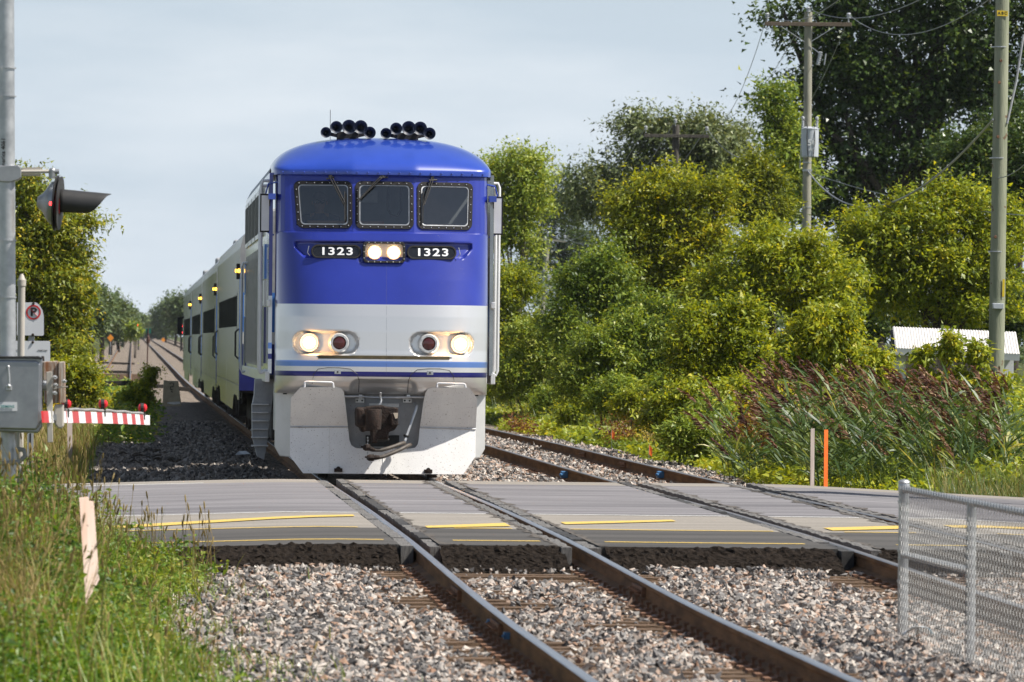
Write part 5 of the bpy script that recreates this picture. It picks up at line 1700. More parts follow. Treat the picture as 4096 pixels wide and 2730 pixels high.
# ---- right: middle row
plant('tree', 'yellow green tree with bare twigs between the dark pole and transformer pole', 'tree', GT, 172,
      [(1740, 420, 60, 55), (1770, 480, 60, 50), (1700, 470, 40, 50), (1740, 380, 28, 28)], L_MAPLE, .12, 12000, .42, seed=17, tr=.12, tbias=-.18)
plant('maple_tree', 'yellowing maple in the middle with the brightest leaves', 'tree', GT, 152,
      [(1540, 530, 110, 90), (1500, 440, 60, 45), (1580, 440, 70, 50), (1450, 520, 60, 70), (1640, 470, 50, 55), (1430, 620, 70, 70), (1560, 650, 120, 80), (1530, 415, 40, 26), (1670, 450, 28, 35), (1420, 700, 70, 65), (1510, 740, 90, 60), (1610, 720, 80, 60), (1480, 600, 90, 70), (1620, 570, 70, 70)], L_MAPLE, .115, 40000, .40, seed=18, base=1545, tr=.15, spray=.2)
plant('box_elder_tree', 'wide bright green box elder right of the transformer pole', 'tree', GT, 132,
      [(2080, 560, 130, 85), (2190, 530, 110, 85), (2280, 590, 90, 90), (2000, 620, 90, 80), (2110, 660, 150, 90), (2250, 680, 110, 80), (1960, 560, 60, 60), (2320, 520, 50, 60), (2100, 480, 60, 35), (2200, 455, 70, 30)], L_BOXELDER, .115, 42000, .36, seed=19, base=2150, tr=.14)
plant('box_elder_tree', 'bright green box elder at the foot of the transformer pole', 'tree', GT, 128,
      [(1790, 620, 100, 75), (1880, 660, 90, 85), (1700, 660, 80, 75), (1760, 560, 50, 40), (1850, 580, 60, 45), (1640, 700, 60, 60), (1900, 740, 80, 60)], L_BOXELDER, .11, 34000, .34, seed=20, base=1790, tr=.11, tbias=.05)
plant('shrub', 'dark shrub beneath the yellowing maple', 'shrub', GT, 148,
      [(1400, 700, 75, 60), (1345, 665, 50, 60), (1480, 740, 80, 60), (1300, 745, 60, 50), (1390, 620, 45, 50)], L_WILLOW, .10, 22000, .34, seed=21, stems=3, tr=.05, tbias=-.08)
plant('shrub', 'yellow green shrub touching the right side of the locomotive', 'shrub', GT, 176,
      [(1170, 650, 55, 50), (1150, 720, 50, 60), (1235, 765, 60, 40), (1170, 790, 60, 60), (1130, 660, 28, 40)], L_BOXELDER, .105, 22000, .36, seed=22, stems=3, tr=.05, tbias=-.05)
plant('shrub', 'silvery tipped willow shrub at rail height beyond the second track', 'shrub', GT, 152,
      [(1230, 830, 70, 60), (1170, 880, 55, 50), (1290, 860, 60, 55), (1220, 780, 40, 35), (1280, 790, 35, 38)], L_WILLOW, .09, 20000, .28, seed=23, stems=4, tr=.03, tbias=.12)
plant('shrub', 'bushy green shrub in the centre between maple and ground cover', 'shrub', GT, 128,
      [(1400, 820, 80, 60), (1480, 850, 80, 50), (1350, 880, 60, 45), (1540, 800, 60, 55), (1430, 770, 50, 40), (1580, 870, 60, 45)], L_WILLOW, .09, 26000, .28, seed=24, stems=4, tr=.035, tbias=.03)
plant('shrub', 'tall leafy shrub beside the reeds with bright tips', 'shrub', GT, 108,
      [(1690, 800, 85, 70), (1620, 780, 60, 60), (1750, 860, 70, 60), (1650, 880, 70, 50), (1690, 735, 45, 35), (1590, 850, 45, 45)], L_BOXELDER, .095, 28000, .27, seed=25, stems=4, tr=.04)
plant('box_elder_sapling', 'young box elder with drooping leaves left of the white roofed shelter', 'sapling', GT, 102,
      [(1890, 780, 65, 50), (1920, 840, 80, 55), (1840, 840, 60, 55), (1885, 735, 30, 25), (1930, 740, 25, 22), (1990, 850, 50, 40)], L_BOXELDER, .10, 22000, .22, per=18, seed=26, stems=3, tr=.03, droop=.8, tbias=.06)
plant('box_elder_sapling', 'young box elder in front of the white roofed shelter', 'sapling', GT, 98,
      [(2170, 885, 70, 26), (2122, 820, 13, 36), (2182, 806, 12, 42), (2246, 812, 14, 36), (2230, 882, 46, 24), (2110, 890, 36, 26), (2280, 895, 34, 26)], L_BOXELDER, .11, 7000, .14, per=16, sub=3, seed=27, stems=4, tr=.02, droop=.8, tbias=.08)
plant('shrub', 'dark shrub behind the white roofed shelter', 'shrub', GT, 150,
      [(2060, 735, 70, 45), (2200, 735, 110, 45), (2320, 740, 60, 70), (1980, 760, 50, 50)], L_POPLAR, .11, 18000, .34, seed=28, stems=3, tr=.05, tbias=.12)
plant('shrub', 'small yellow green bush on the bank above the second track', 'shrub', GT, 104,
      [(1560, 940, 55, 38), (1600, 910, 35, 28), (1520, 960, 40, 30)], L_GROUND, .085, 9000, .2, seed=29, stems=3, tr=.02, tbias=.08)
plant('shrub', 'reddening vine shrub left of the two survey stakes', 'shrub', GT, 92,
      [(1760, 960, 45, 45), (1720, 1000, 30, 30), (1790, 920, 28, 28)], L_MAPLE, .07, 6000, .18, seed=30, stems=3, tr=.02, tbias=.2)

bs = [(1150, 920, 42, 30, 168, 'B', 'low yellow green bush at the foot of the bank beside the locomotive'), (1215, 935, 45, 28, 160, 'W', 'low bush on the bank just right of the bush beside the locomotive'), (1290, 915, 50, 32, 146, 'W', 'low dark bush beneath the silvery tipped willow shrub'),
      (1340, 945, 45, 24, 134, 'B', 'low bright bush on the bank under the central green shrub'), (1410, 905, 50, 32, 126, 'W', 'grassy looking bush on the bank left of the tan grass patch'), (1470, 930, 40, 26, 118, 'B', 'bright small bush right above the tan grass patch'),
      (1640, 960, 50, 32, 98, 'W', 'dark low bush left of the reddening vine shrub'), (1690, 920, 50, 34, 101, 'B', 'bright bush behind the reddening vine shrub'), (1590, 1000, 45, 26, 97, 'W', 'low weedy bush near the second track opposite the blue clamp'), (1790, 880, 55, 40, 104, 'B', 'bright bush rising behind the left end of the reeds'), (1560, 890, 55, 36, 116, 'W', 'mid green bush left of the tall shrub beside the reeds')]
for i, (x, y, rx, ry, Y, m_, lb) in enumerate(bs):
    plant('shrub', lb, 'shrub', GT, Y, [(x, y, rx, ry), (x - rx * .5, y + ry * .5, rx * .7, ry * .6), (x + rx * .55, y + ry * .45, rx * .7, ry * .6)], {'B': L_BOXELDER, 'W': L_WILLOW}[m_], .085, 7500, .2, seed=200 + i, stems=3, tr=.02, twigs=14, tbias=.05)
# the tree outside the frame whose shadow lies on the road
plant('tree', 'slender tree beside the road, beyond the right edge, shading the asphalt', 'tree', GT, 69.5, [(2900, -150, 70, 80), (2870, -260, 50, 60), (2935, -210, 45, 60), (2890, 20, 40, 60)], L_POPLAR, .12, 5000, .3, seed=230, tr=.09, fill=.2, spray=.3, twigs=60)

# ---- left side
GL = 'trees on the left side'
plant('tree', 'leafy tree with yellow patches behind the no parking sign', 'tree', GL, 150,
      [(90, 520, 70, 80), (60, 420, 35, 40), (150, 560, 55, 60), (110, 640, 95, 80), (60, 720, 80, 90), (150, 720, 60, 60), (185, 510, 26, 24), (215, 515, 20, 12), (190, 640, 28, 36), (120, 820, 85, 60), (50, 830, 60, 60), (30, 600, 60, 90)], L_LEFT, .12, 44000, .36, seed=41, tbias=.09, base=95, tr=.16, spray=.18, aspect=.5, droop=.6)
plant('shrub', 'yellow flecked shrub under the left tree beside the siding', 'shrub', GL, 128,
      [(170, 870, 50, 45), (110, 890, 50, 35), (205, 890, 30, 30), (70, 880, 40, 40)], L_MAPLE, .09, 14000, .25, seed=42, stems=3, tr=.03)
plant('sapling', 'green sapling in front of the timber barrier by the concrete block', 'sapling', GL, 165,
      [(330, 895, 24, 26), (345, 868, 16, 18), (302, 910, 24, 16), (353, 852, 8, 9), (325, 925, 34, 12)], L_BOXELDER, .10, 4200, .2, seed=43, stems=3, tr=.02, tbias=-.05)
# far trees on both sides of the line
def bend(Y): return np.where(np.asarray(Y) > 350, 5.2 * ((np.asarray(Y) - 350) / 1150.0) ** 2, 0)
far = [(228, 690, 30, 62, 420, 'left'), (258, 722, 18, 34, 560, 'left'), (208, 720, 26, 50, 380, 'left'), (285, 738, 13, 22, 800, 'left'), (302, 744, 10, 18, 1000, 'left'), (316, 752, 6, 11, 1300, 'left'), (270, 755, 14, 14, 640, 'left'),
       (366, 744, 10, 20, 1300, 'right'), (384, 730, 14, 30, 1050, 'right'), (404, 722, 16, 36, 860, 'right'), (424, 722, 18, 40, 700, 'right'), (353, 756, 5, 9, 1500, 'right')]
words_l = {0: 'tallest hazy tree beyond the left tree', 1: 'rounded hazy tree just right of the tallest far tree on the left', 2: 'hazy tree half hidden behind the left tree', 3: 'small hazy tree on the left, nearer the gap in the trees', 4: 'dark far tree left of the gap where the tracks vanish', 5: 'last tiny tree left of the gap where the tracks vanish', 6: 'low far bush line tree under the taller hazy ones',
           7: 'small far tree right of the gap where the tracks vanish', 8: 'far tree right of the gap, second from it', 9: 'far hazy tree close to the tail of the train', 10: 'far hazy tree partly behind the tail coach', 11: 'last tiny tree right of the gap where the tracks vanish'}
for i, (x, y, rx, ry, Y, side) in enumerate(far):
    s = K / PXM(Y)
    rg_ = random.Random(i)
    lob = [(x + rg_.uniform(-.3, .3) * rx, y + rg_.uniform(-.5, .6) * ry, rx * rg_.uniform(.55, .8), ry * rg_.uniform(.4, .6)) for _ in range(5)] + [(x, y + ry * .45, rx * .9, ry * .5)]
    plant('far_tree', words_l[i], 'tree', 'far trees along the line', Y, lob, L_FAR, .00055 * Y + .06, 7000, .0011 * Y + .2, seed=60 + i, tr=.2, twigs=8, fill=.3, spray=.0, sub=4, zb=float(zt(Y)) - .3)
plant('shrub', 'low rounded green bush beside the siding far along the track', 'shrub', GL, 520, [(312, 758, 11, 8), (300, 762, 8, 6)], L_WILLOW, .3, 1500, .5, seed=80, stems=2, tr=.05, twigs=4)
# wood far behind everything on the right
def far_wood():
    rg = np.random.default_rng(90)
    lob = []
    for k in range(46):
        Y = rg.uniform(420, 620); X = rg.uniform(28, 105)
        h = rg.uniform(5, 9)
        lob.append((np.array([X, Y, h * .5]), np.array([5, 5, h * .62])))
    C, A, Nn, ln, wd, tint, CC = lobes_to_leaves(rg, lob, .55, 26000, 1.1, 26)
    v, f = leaf_quads(C, A, Nn, ln, wd)
    tag(np_mesh('far_wood', v, f, L_FAR, attrs={'tint': np.repeat(tint, 4)}), kind='stuff')
far_wood()

# ---- strips: grass, weeds, ground cover
def blades(P, h, w, lean, rg, mat, name, tint, curl=.5, seg=3):
    """grass blades: bent strips of seg quads"""
    n = len(P)
    ang = rg.uniform(0, 2 * math.pi, n)
    dirv = np.stack([np.cos(ang), np.sin(ang), np.zeros(n)], 1)
    sidev = np.stack([-np.sin(ang + rg.normal(0, .6, n)), np.cos(ang), np.zeros(n)], 1); sidev = unit(sidev)
    ln = lean * rg.uniform(.2, 1.2, n)
    rows = []
    for k in range(seg + 1):
        t = k / seg
        c = P + np.array([0, 0, 1]) * (h * (t - curl * .35 * ln * t * t))[:, None] + dirv * (h * ln * t * t)[:, None]
        ww = w * (1 - t ** 1.6) * .5 + .0006
        rows.append(c - sidev * ww[:, None]); rows.append(c + sidev * ww[:, None])
    v = np.stack(rows, 1).reshape(-1, 3)
    base = (np.arange(n) * 2 * (seg + 1))[:, None, None]
    q = np.array([(2 * k, 2 * k + 1, 2 * k + 3, 2 * k + 2) for k in range(seg)])[None]
    f = (base + q).reshape(-1, 4)
    o = np_mesh(name, v, f, mat, attrs={'tint': np.repeat(tint, 2 * (seg + 1))})
    tag(o, kind='stuff')
    return o

def leafy(P, size, rg, mat, name, tint, per=5, spread=.06, aspect=.5, up=.8, tri=False):
    """small leaves in little groups"""
    n = len(P); idx = np.repeat(np.arange(n), per); m_ = len(idx)
    C = P[idx] + rg.normal(size=(m_, 3)) * spread * np.array([1, 1, .7])
    A = unit(rg.normal(size=(m_, 3)) * np.array([1, 1, .55]) + np.array([0, 0, .1]))
    Nn = unit(rg.normal(size=(m_, 3)) * .6 + np.array([0, -.15, up]))
    ln = size[idx] * np.exp(rg.normal(0, .25, m_)); wd = ln * aspect
    v, f = (leaf_tris if tri else leaf_quads)(C, A, Nn, ln, wd)
    t = np.clip(tint[idx] + rg.normal(0, .12, m_), 0, 1)
    o = np_mesh(name, v, f, mat, attrs={'tint': np.repeat(t, 3 if tri else 4)})
    tag(o, kind='stuff')
    return o

def seedheads(P, h, rg, mat, name, ln=.05, r=.006, lean=.35):
    """stems carrying a bristly head"""
    mb = MB(); tints = []
    for p, hh in zip(P, h):
        a = rg.uniform(0, 2 * math.pi); l_ = lean * rg.uniform(.1, 1)
        tip = Vector(p) + Vector((math.cos(a) * l_ * hh, math.sin(a) * l_ * hh, hh))
        midp = Vector(p) + Vector((math.cos(a) * l_ * hh * .3, math.sin(a) * l_ * hh * .3, hh * .6))
        n0 = len(mb.v)
        mb.tube([p, midp, tip], .0022, 3, caps=False)
        d = (tip - midp).normalized()
        mb.tube([tip, tip + d * ln * .3, tip + d * ln * .8, tip + d * ln * 1.1], [r * .5, r, r * .9, r * .2], 5)
        tints += [rg.uniform(.2, .9)] * (len(mb.v) - n0)
    f = [tuple(q) for q in mb.f if len(q) == 4]
    o = np_mesh(name, np.array(mb.v), np.array(f), mat, attrs={'tint': np.array(tints)})
    tag(o, kind='stuff')

# left foreground bank
def bank_edge(Y):
    return np.interp(Y, [26, 32, 36, 40, 44, 47, 50, 53], [-2.35, -2.45, -2.75, -3.05, -3.15, -2.95, -2.65, -2.75])
STAKE_X = W(206 * K, 2000, 37.6).x
def clear_stake(X, Y): return ~((np.abs(X - STAKE_X) < .10) & (Y > 34.5) & (Y < 37.9))
def left_bank():
    rg = np.random.default_rng(101)
    n = 30000
    Y = rg.uniform(29, 56, n)
    dist = rg.uniform(0, 1, n) ** .8 * 3.0
    X = bank_edge(Y) + rg.normal(0, .10, n) - dist
    keep = (X > -4.6 - .024 * Y) & ((Y < np.array(road_near(X)) - .2) | (X < -4.3)) & clear_stake(X, Y)
    X, Y, dist = X[keep], Y[keep], dist[keep]
    Z = gz(X, Y)
    lump = .62 + .55 * np.sin(X * 3.7 + Y * .8) * np.sin(Y * 1.1 - X * 2) + .35 * np.sin(X * 8.3 + Y * 2.7)
    hmax = np.clip(.12 + .55 * dist, .1, .62) * np.where(Y < 36.5, .55, 1.0) * np.clip(lump, .3, 1.35)
    # leafy weeds
    m1 = rg.uniform(size=len(X)) < .85
    x, y, z, hm = X[m1], Y[m1], Z[m1], hmax[m1]
    clov = (y < 37.5) & (rg.uniform(size=len(x)) < .95) & (x > -3.95)
    zz_ = z + hm * rg.uniform(0, 1, len(x)) ** .7
    P = np.stack([x, y, zz_], 1)
    patch = np.sin(x * 5.1 + y * .9) * np.sin(y * 1.7 + x) * .34
    leafy(P[~clov], rg.uniform(.032, .07, (~clov).sum()), rg, L_WEED, 'weeds', np.clip(.42 + patch[~clov] + rg.normal(0, .12, (~clov).sum()), 0, 1), per=6, spread=.05, aspect=.46)
    leafy(P[clov], rg.uniform(.022, .038, clov.sum()), rg, L_CLOVER, 'clover', rg.uniform(.2, .9, clov.sum()), per=7, spread=.05, aspect=.75)
    # grasses green to dry
    n2 = 9000
    Y = rg.uniform(29, 55, n2); dist = rg.uniform(0, 1, n2) * 2.6
    X = bank_edge(Y) + rg.normal(0, .16, n2) + .10 - dist
    keep = (X > -4.6 - .024 * Y) & (Y < np.array(road_near(X)) - .05) & ~((Y < 37) & (rg.uniform(size=n2) < .55)) & clear_stake(X, Y)
    X, Y, dist = X[keep], Y[keep], dist[keep]
    h = np.clip(.15 + .5 * dist, .12, .62) * rg.uniform(.5, 1.25, len(X))
    dry = rg.uniform(size=len(X)) < .30 + .22 * np.sin(X * 3 + Y * .6) + .4 * (X < -3.95)
    P = np.stack([X, Y, gz(X, Y) - .01], 1)
    blades(P[~dry], h[~dry], rg.uniform(.006, .014, (~dry).sum()), .7, rg, L_WEED, 'grass', rg.uniform(.15, .85, (~dry).sum()))
    blades(P[dry], h[dry] * 1.05, rg.uniform(.003, .008, dry.sum()), .6, rg, L_DRY, 'dry_grass', rg.uniform(.1, .9, dry.sum()))
    k = rg.choice(len(P), 950, replace=False, p=(lambda w: w / w.sum())(.4 + 1.6 * (P[:, 0] < -3.6)))
    seedheads([Vector(P[i]) for i in k], h[k] * 1.25 + .06, rg, L_DRY, 'foxtail_grass', .055, .0075)
    # taller foxtails showing against the road
    xs = []
    for _ in range(46):
        px = rg.uniform(330, 900); Yv = rg.uniform(47, 51.3)
        p = W(px, 2000, Yv); xs.append(Vector((p.x, Yv, float(gz(p.x, Yv)))))
    seedheads(xs, rg.uniform(.42, .72, len(xs)), rg, L_DRY, 'foxtail_grass', .07, .008, .22)
    # matted golden patches
    n4 = 5500
    Y = rg.uniform(35, 47, n4); X = bank_edge(Y) - .85 - rg.uniform(0, 1.6, n4)
    ok = (X > -4.6 - .024 * Y) & (np.sin(X * 4.3 + Y * .9) + np.sin(Y * 1.9 + X) > -.1) & clear_stake(X, Y)
    P = np.stack([X, Y, gz(X, Y)], 1)[ok]
    blades(P, rg.uniform(.2, .62, len(P)), rg.uniform(.004, .011, len(P)), 1.1, rg, L_DRY, 'dry_grass', rg.uniform(.35, 1, len(P)))
    # stray tufts on the stones
    n3 = 900
    Y = rg.uniform(31, 49, n3); X = bank_edge(Y) + np.abs(rg.normal(0, .35, n3))
    ok = np.sin(X * 6 + Y * 1.3) > .2
    P = np.stack([X, Y, gz(X, Y)], 1)[ok]
    blades(P, rg.uniform(.05, .2, len(P)), rg.uniform(.004, .01, len(P)), .9, rg, L_WEED, 'grass', rg.uniform(.2, .8, len(P)))
left_bank()

# left verge beyond the road: dry grass and weeds
def left_far():
    rg = np.random.default_rng(111)
    n = 15000
    Y = 77 + 85 * rg.uniform(0, 1, n) ** 1.5
    X = -4.3 - np.abs(rg.normal(0, 1.0, n)) * 2.2 + .3 * np.sin(Y * .5)
    k = X > -4.2 - .03 * Y
    P = np.stack([X, Y, gz(X, Y)], 1)[k]; m_ = len(P)
    blades(P, rg.uniform(.25, .75, m_), rg.uniform(.008, .018, m_), .55, rg, L_DRY, 'dry_grass', rg.uniform(.1, .9, m_))
    k2 = rg.uniform(size=m_) < .4
    blades(P[k2] + np.array([.1, .1, 0]), rg.uniform(.2, .7, k2.sum()), rg.uniform(.008, .02, k2.sum()), .6, rg, L_WEED, 'grass', rg.uniform(.2, .8, k2.sum()))
    # verge further on: weeds, grass and goldenrod
    n = 12000
    Y = 120 + 330 * rg.uniform(0, 1, n) ** 1.4
    edge = np.interp(Y, [120, 165, 200, 260, 300, 450], [-3.0, -2.6, -2.9, -3.2, -6.6, -6.8])
    X = edge - np.abs(rg.normal(0, 1, n)) * (2.0 + Y * .012)
    k = X > -4.2 - .03 * Y
    P = np.stack([X, Y, gz(X, Y)], 1)[k]; Yk = Y[k]
    hgt = rg.uniform(.05, .5, k.sum()) * np.clip((np.interp(Yk, [120, 300], [.5, 1.0])), 0, 1)
    leafy(P + np.stack([0 * hgt, 0 * hgt, hgt * .7], 1), .06 + Yk * .0006, rg, L_WEED, 'weeds', rg.uniform(.2, .8, len(P)), per=4, spread=.16, aspect=.4)
    P2 = P[::6]; blades(P2, rg.uniform(.15, .5, len(P2)), .012 + Yk[::6] * .00008, .5, rg, L_DRY, 'dry_grass', rg.uniform(.1, .9, len(P2)))
    pts = []
    for px, py, Yg in ((320, 1590, 150), (300, 1545, 152), (420, 1610, 160), (260, 1560, 148), (230, 1620, 120)):
        c = W(px, py, Yg)
        pts.append(np.array(c)[None] + rg.normal(size=(120, 3)) * np.array([.12, .1, .1]))
    pts = np.concatenate(pts)
    leafy(pts, np.full(len(pts), .05), rg, L_GOLD, 'goldenrod', rg.uniform(0, 1, len(pts)), per=3, spread=.04)
left_far()

# right bank beyond the second track: creeping ground cover, grasses, goldenrod
def right_bank():
    rg = np.random.default_rng(121)
    n = 30000
    Y = 77 + 110 * rg.uniform(0, 1, n) ** 1.3
    edge = 6.25 + .22 * np.sin(Y * .35) + .15 * np.sin(Y * 1.1) + np.where(Y < 82, (82 - Y) * .35, 0)
    d = np.abs(rg.normal(0, 1, n)) * 1.6
    X = edge + d
    hm = .10 + .28 * d
    P = np.stack([X, Y, gz(X, Y) + hm * rg.uniform(0, 1, n) ** .6], 1)
    patch = .5 + .3 * np.sin(X * 2.1 + Y * .31) * np.sin(Y * .17 + 1)
    leafy(P, .055 + rg.uniform(0, .05, n), rg, L_GROUND, 'ground_cover', np.clip(patch + rg.normal(0, .12, n), 0, 1), per=5, spread=.10, aspect=.75, tri=True)
    n = 5000
    Y = 80 + 90 * rg.uniform(0, 1, n) ** 1.2; X = 6.9 + np.abs(rg.normal(0, 1.1, n))
    tan = (np.sin(Y * .21 + X) > .35) | ((Y > 104) & (Y < 124) & (X < 9))
    P = np.stack([X, Y, gz(X, Y)], 1)
    blades(P[tan], rg.uniform(.3, .95, tan.sum()), rg.uniform(.006, .012, tan.sum()), .5, rg, L_DRY, 'dry_grass', rg.uniform(.2, 1, tan.sum()))
    blades(P[~tan], rg.uniform(.3, .9, (~tan).sum()), rg.uniform(.010, .02, (~tan).sum()), .6, rg, L_REED, 'grass', rg.uniform(.2, .8, (~tan).sum()))
    n = 2600
    Y = rg.uniform(103, 122, n); X = 7.0 + rg.uniform(0, 2.2, n) + .2 * np.sin(Y)
    P = np.stack([X, Y, gz(X, Y)], 1)
    blades(P, rg.uniform(.4, 1.15, n), rg.uniform(.006, .014, n), .6, rg, L_DRY, 'dry_grass', rg.uniform(.3, 1, n))
    kk = rg.choice(n, 260, replace=False)
    seedheads([Vector(P[i]) for i in kk], rg.uniform(.5, 1.3, 260), rg, L_DRY, 'tall_dry_grass', .12, .012)
    # reddish leaves near the rail
    pts = []
    for px, py, Yg in ((2065, 1690, 128), (2090, 1705, 124), (3020, 1690, 90), (3080, 1745, 88), (2480, 1720, 106)):
        c = W(px, py, Yg); pts.append(np.array(c)[None] + rg.normal(size=(110, 3)) * np.array([.16, .2, .09]))
    pts = np.concatenate(pts)
    leafy(pts, np.full(len(pts), .06), rg, L_RED, 'reddening_vine', rg.uniform(0, 1, len(pts)), per=3, spread=.06)
    pts = []
    for px, py, Yg in ((2600, 1760, 98), (2570, 1730, 100), (2640, 1745, 99), (3870, 1760, 84), (3990, 1800, 83), (4060, 1740, 85), (3840, 1900, 80)):
        c = W(px, py, Yg); pts.append(np.array(c)[None] + rg.normal(size=(26, 3)) * np.array([.14, .2, .10]))
    pts = np.concatenate(pts)
    leafy(pts, np.full(len(pts), .035), rg, L_GOLD, 'yellow_flowers', rg.uniform(0, 1, len(pts)), per=2, spread=.03)
    # grassy verge at the right road side
    n = 11000
    X = rg.uniform(7.6, 16, n); Y = np.array(road_far(X)) + .15 + np.abs(rg.normal(0, 1.6, n))
    P = np.stack([X, Y, gz(X, Y)], 1)
    h = np.clip(.12 + (Y - road_far(X)) * .25, .1, .7) * rg.uniform(.6, 1.2, n)
    tan = rg.uniform(size=n) < np.clip(.3 + (X - 9.0) * .3, .25, .75)
    blades(P[tan], h[tan] * 1.15, rg.uniform(.005, .010, tan.sum()), .6, rg, L_DRY, 'dry_grass', rg.uniform(.2, 1, tan.sum()))
    blades(P[~tan], h[~tan], rg.uniform(.008, .016, (~tan).sum()), .7, rg, L_REED, 'grass', rg.uniform(.2, .8, (~tan).sum()))
right_bank()

# reeds with maroon plumes, blown to the left
def reeds():
    rg = np.random.default_rng(131)
    LV, LF, LT, LM = [], [], [], []
    nb = 0
    def quadstrip(c, w, sidev, t, mi):
        nonlocal nb
        k = len(c)
        v = np.empty((2 * k, 3)); v[0::2] = c - sidev * w[:, None]; v[1::2] = c + sidev * w[:, None]
        LV.append(v); LT.append(np.full(2 * k, t))
        for i in range(k - 1):
            LF.append((nb + 2 * i, nb + 2 * i + 1, nb + 2 * i + 3, nb + 2 * i + 2)); LM.append(mi)
        nb += 2 * k
    n = 760
    for i in range(n):
        u = rg.uniform(0, 1)
        px = 3130 + 1020 * rg.beta(1.3, 1.1) if i > 40 else rg.uniform(2880, 3250)
        Y = rg.uniform(80.5, 95) if px > 3250 else rg.uniform(84, 95)
        x0 = CAM.x + (px - 527) / FPX * Y
        if Y < float(road_far(x0)) + 1.2 + .4 * math.sin(x0 * 2): Y += 2.2
        z0 = float(gz(x0, Y))
        h = rg.uniform(.6, 1.85) * (1.0 if px > 3150 else .75)
        lean = rg.uniform(.05, .42)
        t = np.linspace(0, 1, 6)
        side = rg.normal(0, .08)
        c = np.stack([x0 - h * lean * t ** 2, Y + h * side * t, z0 + h * t * (1 - .12 * lean * t)], 1)
        tint = rg.uniform(.15, .7)
        for a in (0, 1):
            sv = np.array([math.cos(a * 1.5), math.sin(a * 1.5), 0])
            quadstrip(c, np.linspace(.006, .003, 6), sv, tint, 0)
        # leaves
        for k in range(int(rg.integers(7, 11))):
            f0 = rg.uniform(.15, .95)
            p = np.array([np.interp(f0, t, c[:, j]) for j in range(3)])
            ang = math.pi + rg.normal(0, .9) if rg.uniform() < .7 else rg.normal(0, .6)
            dv = np.array([math.cos(ang), math.sin(ang) * .8, 0])
            L_ = rg.uniform(.28, .52)
            tt = np.linspace(0, 1, 5)
            rise = rg.uniform(.7, 1.5)
            cc_ = p[None] + dv[None] * (L_ * tt)[:, None] + np.array([0, 0, 1])[None] * (L_ * (rise * tt - rg.uniform(.2, .75) * tt ** 2))[:, None]
            sv = unit(np.array([[-dv[1] + rg.normal(0, .4), dv[0] + rg.normal(0, .2), rg.normal(0, .6)]]))[0]
            w = np.array([.007, .017, .016, .010, .001]) * rg.uniform(.8, 1.4)
            quadstrip(cc_, w, sv, np.clip(tint + rg.normal(0, .15), 0, 1), 0)
        # plume
        if rg.uniform() < .62:
            top = c[-1]; dv = unit((c[-1] - c[-2])[None])[0]
            PL = rg.uniform(.24, .42); pt = rg.uniform(.1, .9)
            bend_ = np.array([-1, 0, -.15])
            for k in range(26):
                f0 = k / 26
                p = top + dv * PL * f0 + bend_ * (.10 * f0 ** 2)
                d2 = unit((dv * .9 + bend_ * rg.uniform(.1, .9) + rg.normal(size=3) * .22)[None])[0]
                L_ = PL * (.42 - .25 * f0) * rg.uniform(.7, 1.2)
                tt = np.linspace(0, 1, 3)
                cc_ = p[None] + d2[None] * (L_ * tt)[:, None] + np.array([0, 0, -1])[None] * (.25 * L_ * tt ** 2)[:, None]
                sv = unit(rg.normal(size=(1, 3)))[0]
                quadstrip(cc_, np.array([.006, .017, .004]), sv, np.clip(pt + rg.normal(0, .15), 0, 1), 1)
    o = np_mesh('reeds', np.concatenate(LV), np.array(LF), [L_REED, L_PLUME], attrs={'tint': np.concatenate(LT)}, mi=LM)
    tag(o, kind='stuff')
reeds()

# undergrowth filling the bank below the trees, and the wood out to the left that mirrors in the coaches
def undergrowth():
    rg = np.random.default_rng(141)
    n = 40000
    Y = 92 + 110 * rg.uniform(0, 1, n) ** 1.1
    X = 7.3 + 13 * rg.uniform(0, 1, n) ** 1.4
    h = (.55 + 1.2 * sst(7.3, 10, X)) * (.6 + .5 * np.sin(X * 1.3 + Y * .21) * np.sin(Y * .37))
    P = np.stack([X, Y, gz(X, Y) + np.abs(h) * rg.uniform(.1, 1, n) ** .7], 1)
    k = rg.uniform(size=n) < .45 + .35 * np.sin(X * .9 + Y * .16)
    t_ = np.clip(.42 + .25 * np.sin(X + Y * .13) + rg.normal(0, .15, n), 0, 1)
    leafy(P[k], .07 + rg.uniform(0, .05, k.sum()), rg, L_WILLOW, 'undergrowth', t_[k], per=5, spread=.14, aspect=.6, tri=True)
    leafy(P[~k], .07 + rg.uniform(0, .05, (~k).sum()), rg, L_BOXELDER, 'undergrowth', t_[~k], per=5, spread=.14, aspect=.6, tri=True)
undergrowth()
def left_wood():
    rg = np.random.default_rng(151)
    lob = []
    for k in range(90):
        Y = rg.uniform(240, 780); X = -8.6 - .0015 * (Y - 240) - rg.uniform(0, 7)
        h = rg.uniform(6, 9.0) + .004 * (Y - 240)
        lob.append((np.array([X, Y, h * .5]), np.array([2.4, 4.5, h * .55])))
    C, A, Nn, ln, wd, tint, CC = lobes_to_leaves(rg, lob, .48, 44000, .7, 26)
    v, f = leaf_quads(C, A, Nn, ln, wd)
    tag(np_mesh('left_wood', v, f, L_FAR, attrs={'tint': np.repeat(tint, 4)}), kind='stuff')
left_wood()
